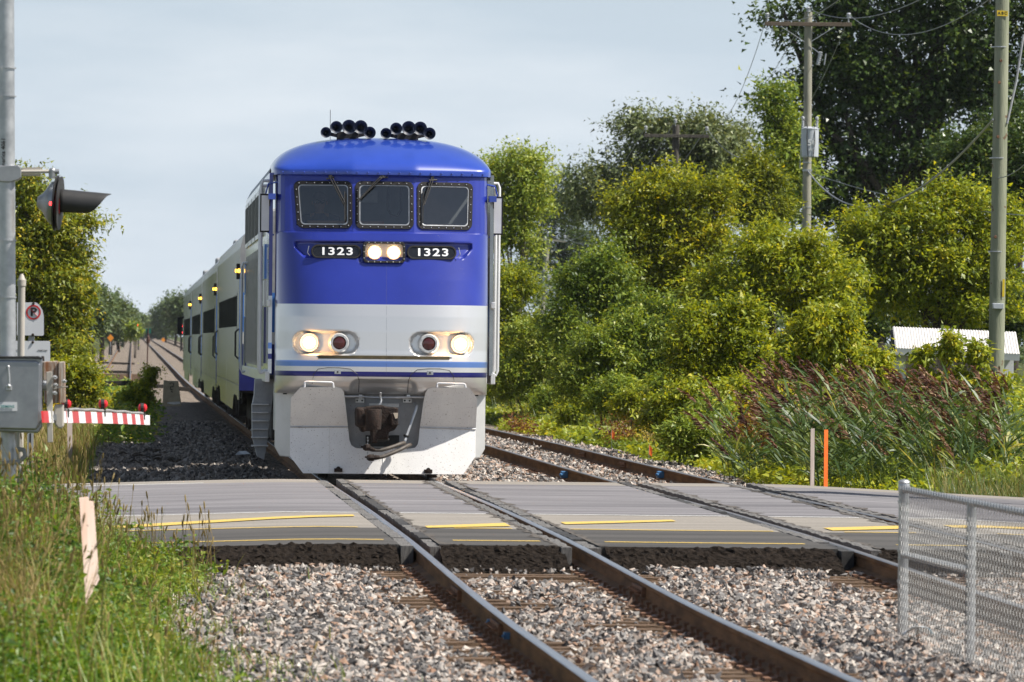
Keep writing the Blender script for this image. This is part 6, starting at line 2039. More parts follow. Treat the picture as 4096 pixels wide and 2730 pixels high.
# ================================================================== crossing gate, signals and signs on the left
M_CAST = pm('cast_aluminium', (.30, .31, .32), (.42, .43, .44), scale=6, rough=.42, metal=.75, rvar=.08)
M_CAB = pm('aluminium_case', (.30, .31, .33), (.38, .39, .41), scale=7, rough=.36, metal=.8, rvar=.08)
M_RUSTSTREAK = pm('rust_streaked_casting', (.46, .42, .36), (.22, .09, .035), scale=5, rough=.75, stretch=(6, 6, .6), lo=.42, hi=.62)
M_SIGN = pm('white_sign_face', (.62, .63, .66), (.68, .69, .71), scale=3, rough=.4)
M_SIGNRED = pm('sign_red', (.55, .03, .03), rough=.45)
M_GATE_W = pm('white_reflective_band', (.74, .74, .74), (.80, .80, .80), scale=6, rough=.4)
M_GATE_R = pm('red_reflective_band', (.42, .018, .018), (.52, .03, .028), scale=8, rough=.35)
M_REDLAMP = lamp_mat('red_lamp_lens', (.55, .012, .02), .12)
M_REDLIT = lamp_mat('lit_red_lamp', (1.0, .03, .03), 5.0)
M_CONDUIT = pm('grey_plastic_conduit', (.40, .37, .33), (.48, .45, .40), scale=5, rough=.55)
M_GREYPLASTIC = pm('grey_conduit', (.24, .24, .23), (.32, .31, .30), scale=6, rough=.55)
M_HOOD = pm('matt_black_hood', (.020, .020, .021), (.032, .031, .031), scale=6, rough=.55)
M_TEAL = pm('teal_print', (.0, .20, .20), rough=.5)
M_INK = pm('black_print', (.015, .015, .015), rough=.6)
M_GRNPOLE = pm('treated_pole_wood', (.20, .22, .15), (.31, .32, .23), scale=3, rough=.85, bump=.5, bscale=20, stretch=(3, 3, .25), spots=(7, .66, (.15, .10, .06)))
M_OLDPOLE = pm('grey_old_pole_wood', (.055, .048, .042), (.11, .098, .085), scale=4, rough=.9, bump=.5, stretch=(3, 3, .3))
M_GREYPOLE = pm('weathered_pole_wood', (.24, .23, .18), (.34, .33, .27), scale=4, rough=.9, bump=.5, stretch=(3, 3, .3))
M_WIRE = pm('aluminium_wire', (.25, .26, .28), (.33, .34, .35), rough=.5, metal=.4)
M_PORC = pm('glazed_insulator', (.46, .48, .52), (.55, .57, .60), scale=5, rough=.25)
M_TRANSF = pm('transformer_paint', (.42, .45, .50), (.48, .51, .55), scale=4, rough=.4)

YM = 47.0
def X_(px, Y): return W(px, 1365, Y).x
# ---- mast
m0 = W(34, 1900, YM)
mast_x = W(30, 900, YM).x
mast = thing('crossing_mast', (mast_x, YM, float(gz(mast_x, YM))), 'tall galvanised steel crossing mast cut by the left edge, carrying a lamp', 'signal mast')
xt, xb = W(24, -30, YM), W(40, 1900, YM)
pipe = MB().tube([(xb.x, YM, float(gz(mast_x, YM)) - .1), (xt.x, YM, xt.z + .1)], .066, 22).build('pole', M_STEEL, mast, smooth=True)
mk = text_obj('pipe_lettering', 'America 4061', .035, M_INK, pipe, (W(12, 780, YM).x, YM - .0665, W(12, 620, YM).z), (0, 0, 1), (-1, 0, 0), bold=.02)
for py in (272, 385, 962, 1190):
    p = W(30, py, YM)
    MB().lathe((p.x, YM, p.z - .006), (.02, 0, 1), [(0, .067), (0, .074), (.010, .074), (.010, .067)], 22).beam((p.x - .07, YM - .06, p.z), (p.x - .12, YM - .06, p.z), .02, .03).build('band_clamp', M_STEEL, mast)
# conduit behind
cpx = W(85, 1300, YM + .5)
cdt = thing('conduit', (cpx.x, YM + .5, float(gz(cpx.x, YM + .5))), 'grey capped conduit riser standing right behind the galvanised mast', 'conduit')
MB().tube([(cpx.x, YM + .5, ORG[cdt.name].z - .1), (cpx.x, YM + .5, W(85, 1135, YM + .5).z)], .030, 14).build('pipe', M_CONDUIT, cdt, smooth=True)
cz = W(85, 1135, YM + .5).z
MB().lathe((cpx.x, YM + .5, cz - .02), (0, 0, 1), [(0, .036), (.05, .036), (.05, .034), (.10, .012), (.10, .0)], 14, cap0=True).build('cap', M_CONDUIT, cdt, smooth=True)
# ---- flashing lamp on its arm
def r1(cx, cy, Y): return W(cx * .3826, 600 + cy * .3826, Y)
ax = r1(95, 245, YM)
MB().prism([r1(x, y, YM - .08) for x, y in ((-20, 165), (195, 160), (222, 190), (222, 290), (190, 315), (100, 342), (0, 335), (-20, 320))], (0, .16, 0)).build('arm_clamp', M_CAST, mast, bevel=.008)
a0, a1 = r1(215, 230, YM), r1(600, 226, YM)
MB().tube([a0, a1], .0155, 10).beam(r1(235, 200, YM + .03), r1(425, 195, YM + .03), .02, .02).beam(r1(235, 262, YM + .03), r1(425, 262, YM + .03), .02, .02).build('arm', M_CONDUIT, mast, smooth=True)
MB().tube([r1(545, 215, YM), r1(545, 300, YM)], [.030, .027], 12).sphere(r1(548, 225, YM), .031, 12).tube([r1(560, 228, YM), r1(618, 228, YM)], .022, 10).build('elbow', M_CAST, mast, smooth=True)
lampc = r1(555, 555, YM)
lamp = thing('flashing_lamp', tuple(lampc), 'round crossing lamp seen side on with long black hood pointing right', 'signal lamp')
ld = Vector((1, -.12, -.06)).normalized()
rr = 275 * .3826 / PXM(YM)
MB().lathe(lampc, -ld, [(-.02, rr * .86), (.015, rr * .80), (.035, rr * .72), (.075, rr * .42), (.10, rr * .30), (.128, rr * .20), (.135, .0)], 24).build('housing', M_CAST, lamp, smooth=True)
MB().lathe(lampc + ld * .03, ld, [(-.012, .02), (-.012, rr * 1.05), (.0, rr * 1.06), (.0, .02)], 28).build('backing_plate', M_HOOD, lamp, smooth=True)
MB().lathe(lampc + ld * .062, ld, [(-.012, .10), (-.012, rr * 1.02), (.0, rr * 1.02), (.0, .10)], 28).build('backing_plate', M_HOOD, lamp, smooth=True)
MB().lathe(lampc + ld * .05, ld, [(0, .098), (.004, .09), (.006, .05), (.008, .002)], 20).build('lens', M_REDLAMP, lamp, smooth=True)
hv, hf = [], []
nh = 26
dh = Vector((1, -.10, -.085)).normalized()
for i in range(14):
    t = i / 13
    c = lampc + Vector((0, 0, .012)) + dh * (.055 + t * .425)
    half = math.pi * (.78 - .10 * t) if t < .5 else math.pi * max(.05, .73 * (1 - ((t - .5) / .5) ** 1.7))
    for k in range(nh):
        a = -half + 2 * half * k / (nh - 1)
        hv.append(c + Vector((0, 1, 0)) * math.sin(a) * .104 + Vector((0, 0, 1)) * math.cos(a) * .104)
for i in range(13):
    for k in range(nh - 1): hf.append((i * nh + k, i * nh + k + 1, (i + 1) * nh + k + 1, (i + 1) * nh + k))
hood = MB().add(hv, hf).build('hood', M_HOOD, lamp, smooth='full')
md = hood.modifiers.new('thickness', 'SOLIDIFY'); md.thickness = .004
bl = r1(548, 577, YM - .115)
MB().sphere(lampc + Vector((-.012, -rr * .80, -.01)), .018, 10).build('side_light', M_REDLIT, lamp, smooth=True)

# ---- gate mechanism
def r2(cx, cy, Y): return W(cx * .5102, 1150 + cy * .5102, Y)
mech = thing('gate_mechanism', (r2(100, 800, YM).x, YM, r2(100, 1140, YM).z), 'grey aluminium gate motor case with a maker\'s plate at the left edge', 'gate motor')
pts = [r2(x, y, YM - .20) for x, y in ((-60, 548), (300, 545), (332, 560), (326, 1100), (300, 1145), (-60, 1132))]
case = MB().prism(pts, (0, .42, 0)).build('case', M_CAB, mech, bevel=.014)
pts = [r2(x, y, YM - .225) for x, y in ((-60, 570), (285, 575), (318, 600), (312, 1080), (285, 1120), (-60, 1112))]
MB().prism(pts, (0, .03, 0)).build('case_door', M_CAB, mech, bevel=.016)
MB().prism([r2(x, y, YM - .24) for x, y in ((-60, 541), (300, 541), (335, 556), (335, 562), (-60, 553))], (0, .48, 0)).build('case_lid', M_HOOD, mech, bevel=.003)
la = MB().tube([r2(65, 625, YM - .25), r2(72, 700, YM - .25), r2(74, 770, YM - .25)], .009, 8).sphere(r2(65, 625, YM - .24), .016, 10)
la.build('latch', M_STEEL, mech, smooth=True)
MB().box(r2(70, 790, YM - .24), (.05, .03, .04)).sphere(r2(70, 775, YM - .26), .018, 8).build('padlock', M_STEEL, mech, bevel=.004)
pl = MB().prism([r2(x, y, YM - .229) for x, y in ((-20, 900), (134, 901), (135, 970), (-20, 972))], (0, .004, 0)).build('maker_plate', M_SIGN, mech)
pc = r2(58, 936, YM - .2345)
text_obj('maker_lettering', 'SIEMENS', .0105 * 2.1, M_TEAL, pl, (pc.x, YM - .2345, pc.z), (1, 0, 0), (0, 0, 1), bold=.03, depth=.001)
MB().tube([r2(335, 540, YM), r2(338, 580, YM)], .012, 8).tube([r2(70, 520, YM), r2(70, 548, YM)], .008, 8).build('stud', M_RUST, mech)
MB().tube([r2(85, 1150, YM), (r2(85, 1150, YM).x, YM, float(gz(mast_x, YM)))], .05, 16).build('stand_pipe', M_CONDUIT, mech, smooth=True)
MB().tube([r2(140, 1270, YM - .08), r2(185, 1275, YM - .09), r2(200, 1320, YM - .10), r2(150, 1370, YM - .10), r2(40, 1380, YM - .10), r2(-30, 1380, YM - .1)], .021, 12).build('cable_conduit', M_GREYPLASTIC, mech, smooth=True)
# weights and gate bracket
MB().prism([r2(x, y, YM + .0) for x, y in ((338, 585), (455, 578), (455, 910), (345, 905))], (0, .25, 0)).build('counterweight', M_RUSTSTREAK, mech, bevel=.006)
MB().prism([r2(x, y, YM - .06) for x, y in ((458, 585), (508, 583), (512, 905), (470, 912), (458, 905))], (0, .3, 0)).build('counterweight', M_RUSTSTREAK, mech, bevel=.006)
MB().prism([r2(x, y, YM - .16) for x, y in ((362, 664), (410, 660), (415, 1215), (372, 1218))], (0, .04, 0)).build('gate_bracket', M_CONDUIT, mech, bevel=.004)
MB().prism([r2(x, y, YM - .05) for x, y in ((425, 920), (500, 915), (502, 1090), (480, 1112), (450, 1105), (428, 1075))], (0, .10, 0)).build('arm_socket', M_CONDUIT, mech, bevel=.015)
for x, y in ((422, 705), (428, 765), (420, 828), (495, 735)):
    MB().lathe(r2(x, y, YM - .16), (.7, -.7, 0), [(0, .017), (.018, .017), (.018, .010), (.035, .009)], 8, cap1=True).build('bolt', M_BOLT, mech)
MB().lathe(r2(350, 768, YM - .1), (1, -.3, 0), [(-.03, .045), (.04, .045)], 14, cap0=True, cap1=True).build('hub', M_CAST, mech)
MB().beam(r2(330, 1022, YM - .05), r2(445, 1020, YM - .05), .05, .05).build('link_bar', M_CAST, mech)
MB().tube([r2(420, 795, YM - .15), r2(470, 785, YM - .15), r2(528, 778, YM - .17)], .006, 6).build('loose_wire', M_CONDUIT, mech)

# ---- gate arm: runs away from the camera across the near lane
arm0 = r2(325, 1015, 46.6); 
gate = thing('crossing_gate', tuple(arm0), 'lowered crossing gate arm with red and white bands and red lamps', 'barrier arm')
def ga(x, y, t): return r2(x, y, 46.6 + 5.9 * t)
xs_b = [325, 506, 550, 652, 697, 744, 785, 868, 905, 944, 976, 1048, 1080, 1124, 1157]
segs = [(325, 365, 'R'), (365, 503, 'W'), (503, 510, 'R'), (510, 552, 'W'), (552, 602, 'R'), (602, 652, 'W'), (652, 700, 'R'), (700, 745, 'W'), (745, 788, 'R'), (788, 866, 'W'), (866, 906, 'R'), (906, 946, 'W'), (946, 982, 'R'), (982, 1017, 'W'), (1017, 1047, 'R'), (1047, 1083, 'W'), (1083, 1111, 'R'), (1111, 1160, 'W')]
def arm_z(x):   # top and bottom of the arm in crop pixels
    t = (x - 325) / 835
    return 970 + 34 * t * t + 0 * t, 1062 + 18 * t * t
for i, (xa, xb_, c) in enumerate(segs):
    ta, tb = (xa - 325) / 835, (xb_ - 325) / 835
    def tdep(t): return t ** 1.25
    z0a, z1a = arm_z(xa); z0b, z1b = arm_z(xb_)
    sk_ = 8 if c == 'R' or True else 0
    P = [ga(xa - 4, z0a, tdep(max(0, ta))), ga(xb_ - 4, z0b, tdep(tb)), ga(xb_ + 5, z1b, tdep(tb)), ga(xa + 5, z1a, tdep(max(0, ta)))]
    if i == len(segs) - 1: P[1] = ga(xb_, z0b, tdep(tb)); P[2] = ga(xb_, z1b, tdep(tb))
    MB().prism(P, (.018, .02, 0)).build('band', M_GATE_R if c == 'R' else M_GATE_W, gate)
cab = [ga(x, 958 + 38 * ((x - 500) / 660) ** 2 + 3 * math.sin(x * .05), ((x - 325) / 835) ** 1.25) for x in range(510, 1150, 20)]
MB().tube([p + Vector((0, -.01, 0)) for p in cab], .013, 7).build('cable', M_GREYPLASTIC, gate, smooth=True)
for cx, cy in ((520, 915), (808, 915), (1118, 945)):
    t = ((cx - 325) / 835) ** 1.25
    c = ga(cx, cy, t)
    lp = MB().box(c + Vector((0, 0, -.075)), (.05, .03, .07)).lathe(c + Vector((-.018, 0, 0)), (1, 0, 0), [(0, .044), (.03, .044)], 14, cap0=True, cap1=True).build('gate_lamp', M_HOOD, gate)
    MB().lathe(c + Vector((.012, -.0, 0)), (1, -.0, 0), [(0, .036), (.012, .036), (.026, .022), (.03, .004)], 12).lathe(c + Vector((-.018, 0, 0)), (-1, 0, 0), [(0, .036), (.010, .036), (.020, .022), (.024, .004)], 12).build('lens', M_REDLAMP, lp, smooth=True)

# ---- sign post with two signs
YS = 56.0
sp_ = r2(240, 1000, YS)
post = thing('sign_post', (sp_.x, YS, float(gz(sp_.x, YS))), 'perforated steel post carrying a no parking sign above a white notice', 'sign')
MB().bb(sp_.x - .03, sp_.x + .03, YS, YS + .05, float(gz(sp_.x, YS)) - .1, r2(240, 130, YS).z).build('post', M_GREY, post)
holes = MB()
for k in range(30):
    z = r2(240, 1150 + k * 9, YS).z
    holes.bb(sp_.x - .008, sp_.x + .008, YS - .003, YS, z - .006, z + .006)
holes = holes.build('post_holes', M_BLACK, post); holes['kind'] = 'stuff'
ox = 195
outline = [(130, 116), (285, 116), (312, 135), (338, 180), (348, 225), (349, 370), (345, 382), (335, 385), (130, 381)]
s1 = MB().prism([r2(x, y, YS - .03) for x, y in outline], (0, .006, 0)).build('sign_panel', M_INK, post)
inl = [(132, 119), (283, 119), (309, 138), (334, 182), (343, 226), (344, 368), (340, 377), (332, 380), (132, 376)]
face = MB().prism([r2(x, y, YS - .033) for x, y in inl], (0, .002, 0)).build('sign_face', M_SIGN, s1)
cc_ = r2(262, 196, YS - .036); ro = 58 * .5102 / PXM(YS); ri = 45 * .5102 / PXM(YS)
def circ(r, n=40): return [cc_ + Vector((r * math.cos(2 * math.pi * k / n), 0, r * math.sin(2 * math.pi * k / n))) for k in range(n)]
MB().ring(circ(ro), circ(ri), (0, .002, 0)).beam(cc_ + Vector((-ri * .72, -.0015, ri * .72)), cc_ + Vector((ri * .72, -.0015, -ri * .72)), .0015, ro * .22, up=(0, 1, 0)).build('no_parking_symbol', M_SIGNRED, s1)
text_obj('letter', 'P', 64 * .5102 / PXM(YS), M_INK, s1, (cc_.x, YS - .0365, cc_.z), (1, 0, 0), (0, 0, 1), bold=.05, depth=.001, squeeze=1.1)
s2 = MB().prism([r2(x, y, YS - .03) for x, y in ((60, 419), (385, 421), (394, 430), (393, 590), (60, 590))], (0, .006, 0)).build('notice_panel', M_SIGN, post)
for body, cx, cy in (('PRIVATE PROPERTY', 150, 495), ('PROPRIÉTÉ PRIVÉE', 333, 496)):
    c = r2(cx, cy, YS - .032)
    text_obj('notice_lettering', body, .0135, M_INK, s2, (c.x, YS - .0325, c.z), (1, 0, 0), (0, 0, 1), bold=.01, depth=.001, squeeze=.62 if cx < 200 else .62)
for x, y in ((262, 128), (258, 372), (257, 432)): MB().lathe(r2(x, y, YS - .034), (0, -1, 0), [(0, .014), (.006, .012), (.01, .004)], 8, cap1=True).build('bolt', M_RUST, post)

# thin wooden stake behind the gate
def stake(name, label, pts, Y, th, mat, group=None, notch=None, gl=None, cat='stake'):
    P = [W(x * K, y * K, Y) for x, y in pts]
    mx_ = min(p.x for p in P)
    for p in P: p.y += (p.x - mx_) * .9      # the broad face is turned a little to the right
    t = thing(name, (sum(p.x for p in P) / len(P), Y, min(p.z for p in P)), label, cat, group)
    MB().prism(P, (0, th, 0)).build('stake_wood', mat, t, bevel=.002)
    return t
M_STAKE = pm('pale_new_wood', (.66, .46, .36), (.74, .60, .52), scale=5, rough=.8, stretch=(4, 4, .4), spots=(22, .66, (.32, .24, .2)))
M_STAKE_G = pm('greyed_wood', (.30, .25, .23), (.42, .36, .33), scale=8, rough=.85, stretch=(4, 4, .4))
M_ORANGE = pm('orange_paint', (.72, .125, .012), (.80, .16, .02), scale=9, rough=.6, spots=(40, .68, (.35, .10, .03)))
stake('wooden_stake', 'pale split wooden stake standing in the weedy bank', [(182, 1144), (203, 1143), (204, 1152), (215, 1154), (228, 1335), (197, 1390)], 37.6, .03, M_STAKE)
stake('wooden_stake', 'grey wooden stake under the lowered crossing gate', [(154, 972), (166, 972), (166, 1060), (156, 1060)], 84.0, .05, M_STAKE_G)
stake('wooden_stake', 'greyish pink survey stake, left one of the pair beyond the road', [(1863, 986), (1873, 985), (1872, 1124), (1862, 1124)], 77.0, .03, M_STAKE_G)
stake('wooden_stake', 'bright orange survey stake in front of the reeds', [(1894, 988), (1904, 988), (1903, 1127), (1893, 1127)], 76.6, .03, M_ORANGE)
for i, (x, y, Y, lb) in enumerate(((1408, 1000, 104, 'small orange marker flag farther from the road, in dry grass'), (1494, 1036, 95, 'small orange marker flag nearer the road, in low leaves'))):
    p = V(x, y, Y)
    t = thing('marker_flag', (p.x, Y, float(gz(p.x, Y))), lb, 'flag', 'orange marker flags')
    MB().tube([(p.x - .02, Y, float(gz(p.x, Y)) - .05), (p.x - .02, Y, p.z + .1)], .004, 5).build('wire', M_STEEL, t)
    MB().prism([p + Vector((-.02, 0, .10)), p + Vector((.035, 0, .03)), p + Vector((.03, .01, -.10)), p + Vector((-.02, 0, -.06))], (.002, .006, 0)).build('flag_cloth', M_ORANGE, t)

# ---- left distance: concrete block, timber barrier, beams, target post, signals, wagon
M_CONC = pm('weathered_concrete', (.36, .29, .20), (.46, .39, .28), scale=5, rough=.9, bump=.5, bscale=25)
YB = 172.0
def r8(cx, cy, Y): return W(300 + cx * .2871, 1250 + cy * .2871, Y)
blk = thing('concrete_block', (r8(1360, 1250, YB).x, YB, r8(1360, 1300, YB).z), 'tapered concrete block with scrawled graffiti near the train', 'concrete block')
MB().prism([r8(x, y, YB) for x, y in ((1300, 955), (1440, 958), (1485, 1310), (1280, 1310))], (0, .5, 0)).build('block', M_CONC, blk, bevel=.015)
MB().prism([r8(x, y, YB) for x, y in ((1235, 945), (1300, 955), (1280, 1320), (1220, 1315))], (0, .45, 0)).build('block_side', M_CONC, blk, bevel=.01)
MB().prism([r8(x, y, YB - .004) for x, y in ((1290, 1255), (1460, 1245), (1465, 1275), (1380, 1285), (1285, 1270))], (0, .004, 0)).build('paint_patch', M_WHITE_LINE, blk)
MB().tube([r8(x, y, YB - .006) for x, y in ((1320, 1000), (1340, 980), (1375, 990), (1370, 1035), (1330, 1040), (1325, 1075), (1365, 1080))], .012, 4).tube([r8(x, y, YB - .006) for x, y in ((1340, 1095), (1350, 1115), (1360, 1100), (1355, 1120))], .01, 4).build('graffiti', M_INK, blk)
M_CREO = pm('dark_creosote_timber', (.018, .015, .013), (.05, .042, .035), scale=6, rough=.9, bump=.4)
YT = 196.0
bar = thing('timber_barrier', (r8(600, 1000, YT).x, YT, r8(600, 1160, YT).z), 'low dark timber barrier closing the end of the siding', 'barrier')
MB().beam(r8(355, 995, YT), r8(810, 985, YT), .13, .17).build('top_beam', M_CREO, bar, bevel=.01)
MB().beam(r8(375, 1150, YT), r8(720, 1140, YT), .13, .12).build('bottom_beam', M_CREO, bar, bevel=.01)
for x in (370, 795):
    MB().beam(r8(x, 990, YT), r8(x, 1170, YT), .12, .12).build('leg', M_CREO, bar, bevel=.01)
for i, (x0, x1, y, Y, lb) in enumerate(((190, 790, 828, 330, 'long dark timber lying across the siding, nearer one'), (370, 830, 712, 430, 'long dark timber lying across the siding, farther one'), (810, 1240, 1025, 238, 'long dark timber running from the barrier towards the train'), (1440, 1600, 1070, 215, 'short dark timber between concrete block and train'))):
    a_, b_ = r8(x0, y - 8, Y), r8(x1, y + 8, Y)
    o = MB().beam(a_, b_, .2, .13 + .0001 * Y).build('timber_beam', M_CREO, None, tuple((a_ + b_) / 2), bevel=.01)
    tag(o, lb, 'timber', 'timbers lying by the siding')
YG = 305.0
g0 = r8(1000, 860, YG)
tp = thing('target_post', (g0.x, YG, g0.z), 'thin dark post with a green target beside the siding', 'signal')
MB().tube([g0 - Vector((0, 0, .6)), r8(1020, 230, YG)], .035, 8).sphere(r8(1020, 385, YG), .11, 8, (1, 1, 2.2)).build('post', pm('rusty_post', (.07, .03, .02), rough=.8), tp)
M_GREEN = pm('green_target', (.0, .13, .10), rough=.5)
for xa, xb_ in ((988, 1018), (1026, 1058)):
    MB().prism([r8(x, y, YG) for x, y in ((xa, 228), (xb_, 228), (xb_, 296), (xa, 292))], (0, .03, 0)).build('target', M_GREEN, tp)
for (px, tops, Y, lb) in ((884, (190, 280), 690, 'far signal mast with two red lights, left of the line'), (1476, (192, 282), 640, 'far signal mast with two red lights next to the tail coach')):
    a_ = r8(px, 420, Y)
    sg = thing('signal_mast', (a_.x, Y, a_.z), lb, 'signal', 'far red signals')
    MB().tube([(a_.x, Y, a_.z - 1), r8(px, tops[0] - 40, Y)], .09, 8).build('mast', M_BLACK, sg)
    for ty in tops:
        c = r8(px, ty, Y)
        hd_ = MB().lathe(c, (0, 1, 0), [(0, .38), (.1, .38)], 16, cap0=True, cap1=True).build('signal_head', M_BLACK, sg)
        MB().lathe(c + Vector((0, -.06, 0)), (0, -1, 0), [(0, .16), (.05, .12), (.06, .01)], 12).build('lens', M_REDLIT, hd_)
YW = 1480.0
wg0 = r8(990, 325, YW)
wg = thing('freight_wagon', (wg0.x, YW, wg0.z), 'tiny dark red freight wagon far away where the tracks vanish', 'wagon')
MB().box(wg0 + Vector((0, 0, 1.9)), (3.0, 12, 2.6)).build('body', pm('oxide_red', (.06, .018, .02), rough=.8), wg, bevel=.05)
for s in (-1, 1):
    MB().box(wg0 + Vector((s * 1.0, 0, .45)), (.2, 8, .5)).build('bogie', M_BLACK, wg)
for (x, y, Y, lb) in ((495, 358, 520, 'orange marker board in the tan grass left of the siding'), (1230, 385, 800, 'far orange marker board between the main tracks')):
    c = r8(x, y, Y)
    t = thing('marker_board', (c.x, Y, c.z - 1.4), lb, 'marker', 'orange marker boards')
    MB().prism([c + Vector((-.3, 0, 0)), c + Vector((0, 0, .35)), c + Vector((.3, 0, 0)), c + Vector((0, 0, -.35))], (0, .03, 0)).build('board', pm('orange_board', (.85, .30, .02), rough=.5), t)
    MB().tube([c + Vector((0, .05, -1.5)), c + Vector((0, .05, .2))], .04, 6).build('post', M_GREY, t)
# bark litter on the shaded stones
for (px, py, L_, w_, rz, lb) in ((590, 1822, .52, .17, .25, 'largest dark slab of bark, in the middle of the heap on the shaded stones'), (520, 1812, .42, .10, -.15, 'long narrow bark strip at the left end of the heap on the shaded stones'), (650, 1838, .40, .13, .5, 'bark slab at the right end of the heap on the shaded stones'),
        (610, 1800, .30, .16, -.5, 'short broad bark slab at the back of the heap on the shaded stones'), (560, 1845, .36, .12, .1, 'bark slab lying nearest the road in the heap on the shaded stones'), (700, 1850, .22, .08, -.3, 'small bark chip just right of the heap on the shaded stones')):
    p = G(px, py, -.28); p.z = float(gz(p.x, p.y)) + .05
    for k in range(1):
        pts_ = [p + Vector((L_ * (i / 5 - .5) * math.cos(rz), L_ * (i / 5 - .5) * math.sin(rz), .03 * math.sin(i * 1.7))) for i in range(6)]
        m_ = MB()
        for q0, q1 in zip(pts_[:-1], pts_[1:]): m_.beam(q0, q1, w_ * (1 - .12 * abs(pts_.index(q0) - 2)), .03)
    o = m_.build('bark_piece', M_BARK, None, tuple(p))
    tag(o, lb, 'bark', 'bark slabs on the shaded ballast')
p = G(940, 1825, -.22)
o = MB().add([p + Vector(q) for q in ((0, 0, .02), (.10, .1, .05), (.16, .0, .03), (.28, -.06, .04), (.2, .06, .09), (.07, .15, .08))], [(0, 1, 2), (1, 4, 2), (2, 4, 3), (1, 5, 4), (0, 5, 1)]).build('litter', pm('white_plastic', (.62, .64, .66), rough=.4), None, tuple(p))
tag(o, 'crumpled white scrap of plastic on the shaded stones left of the locomotive', 'litter')
o.modifiers.new('thickness', 'SOLIDIFY').thickness = .004

# ================================================================== chain link fence
FX = 2.2
F_Y = [40.6, 37.3, 34.0, 30.7]
fb = float(gz(FX, 40)) + .02
fence = thing('chain_link_fence', (FX, 40.6, fb), 'galvanised chain link fence between the tracks at the lower right', 'fence')
def fx(y): return FX + .0 * y
z_top = W(3638, 1125 * K, 40.6).z
ztop = lambda y: z_top - .00 * (40.6 - y)
p0t = W(3640, 1105 * K, 40.6); 
for i, y in enumerate(F_Y):
    r = .038 if i == 0 else .031
    zt_ = p0t.z - .04 if i == 0 else ztop(y)
    po = MB().tube([(FX, y, float(gz(FX, y)) - .2), (FX, y, zt_)], r, 16).build('post', M_STEEL, fence, smooth=True)
    if i == 0:
        MB().lathe((FX, y, zt_ - .035), (0, 0, 1), [(0, .041), (.045, .042), (.055, .039), (.062, .045), (.070, .041), (.082, .025), (.086, .0)], 18).build('post_cap', M_STEEL, po, smooth=True)
MB().tube([(FX, 40.6, ztop(40)), (FX, 30.6, ztop(31))], .025, 10).build('top_rail', M_STEEL, fence, smooth=True)
zm = W(3640, 1275 * K, 40.6).z
MB().tube([(FX, 40.6, zm), (FX, 37.3, W(3905, 1312 * K, 37.3).z)], .024, 10).build('brace_rail', M_STEEL, fence, smooth=True)
for z in (z_top - .1, zm + .02, zm - .2, fb + .2): MB().lathe((FX, 40.6, z), (0, 0, 1), [(0, .039), (0, .044), (.02, .044), (.02, .039)], 14).build('tension_band', M_STEEL, fence)
def mesh():
    mb = MB(); dia = .062; zb_ = fb - .0; zt_ = z_top + .035
    nrow = int((zt_ - zb_) / (dia / 2)); wires = []
    y = 40.55; k = 0
    while y > 30.7:
        pts = []
        for j in range(nrow + 1):
            s = 1 if (j + k) % 2 == 0 else -1
            z = zt_ - j * dia / 2
            pts.append((FX - .030 + s * .004, y + s * dia * .5, z))
        # zig-zag wire of triangular section
        mb.tube(pts, .0027, 3, caps=False)
        y -= dia; k += 1
    o = mb.build('wire_mesh', pm('zinc_wire', (.34, .34, .33), (.46, .46, .45), scale=30, rough=.5, metal=.4), fence, fix=False)
    o['kind'] = 'stuff'
mesh()
tr_ = G(3672, 2541, float(gz(2.2, 41)) + .10)
o = MB()
b0 = tr_
for k in range(5):
    pass
vv = []; ff = []
for i in range(9):
    for j in range(5):
        u, v_ = i / 8, j / 4
        vv.append(b0 + Vector(((u - .5) * .22, (v_ - .5) * .14, .075 * math.sin(math.pi * u) * (1 - .5 * v_) + .012 * math.sin(9 * u + 4 * v_))))
for i in range(8):
    for j in range(4): ff.append((i * 5 + j, (i + 1) * 5 + j, (i + 1) * 5 + j + 1, i * 5 + j + 1))
bag = MB().add(vv, ff).build('plastic_bag', pm('white_and_blue_film', (.72, .75, .77), (.05, .38, .62), scale=9, rough=.35, lo=.55, hi=.6), None, tuple(b0), smooth=True)
bag.modifiers.new('thickness', 'SOLIDIFY').thickness = .003
tag(bag, 'crumpled white and blue plastic bag on the stones by the fence', 'plastic bag')

# ================================================================== track fittings
M_BLUEP = pm('blue_painted_clamp', (.05, .16, .34), (.08, .22, .42), scale=10, rough=.5)
M_OWIRE = pm('orange_insulated_wire', (.80, .20, .03), rough=.5)
for (ya, yb_, rx, tk) in ((43.2, 46.2, -.7525, TRK1), (38.9, 40.6, -.7525, TRK1), (44.6, 46.2, .7525, TRK1), (100.5, 101.6, 4.7225, TRK2), (92.2, 93.4, 4.7225, TRK2)):
    m_ = MB(); z = float(zt((ya + yb_) / 2))
    m_.bb(rx - .045, rx - .012, (ya + yb_) / 2 - .45, (ya + yb_) / 2 + .45, z - .125, z - .045)
    jb = m_.build('joint_bar', M_PLATE, tk, bevel=.005)
    for k in range(6): MB().lathe((rx - .045, (ya + yb_) / 2 - .38 + k * .15, z - .085), (-1, 0, 0), [(0, .018), (.02, .018), (.02, .01), (.04, .01)], 6, cap1=True).build('bolt', M_PLATE, jb)
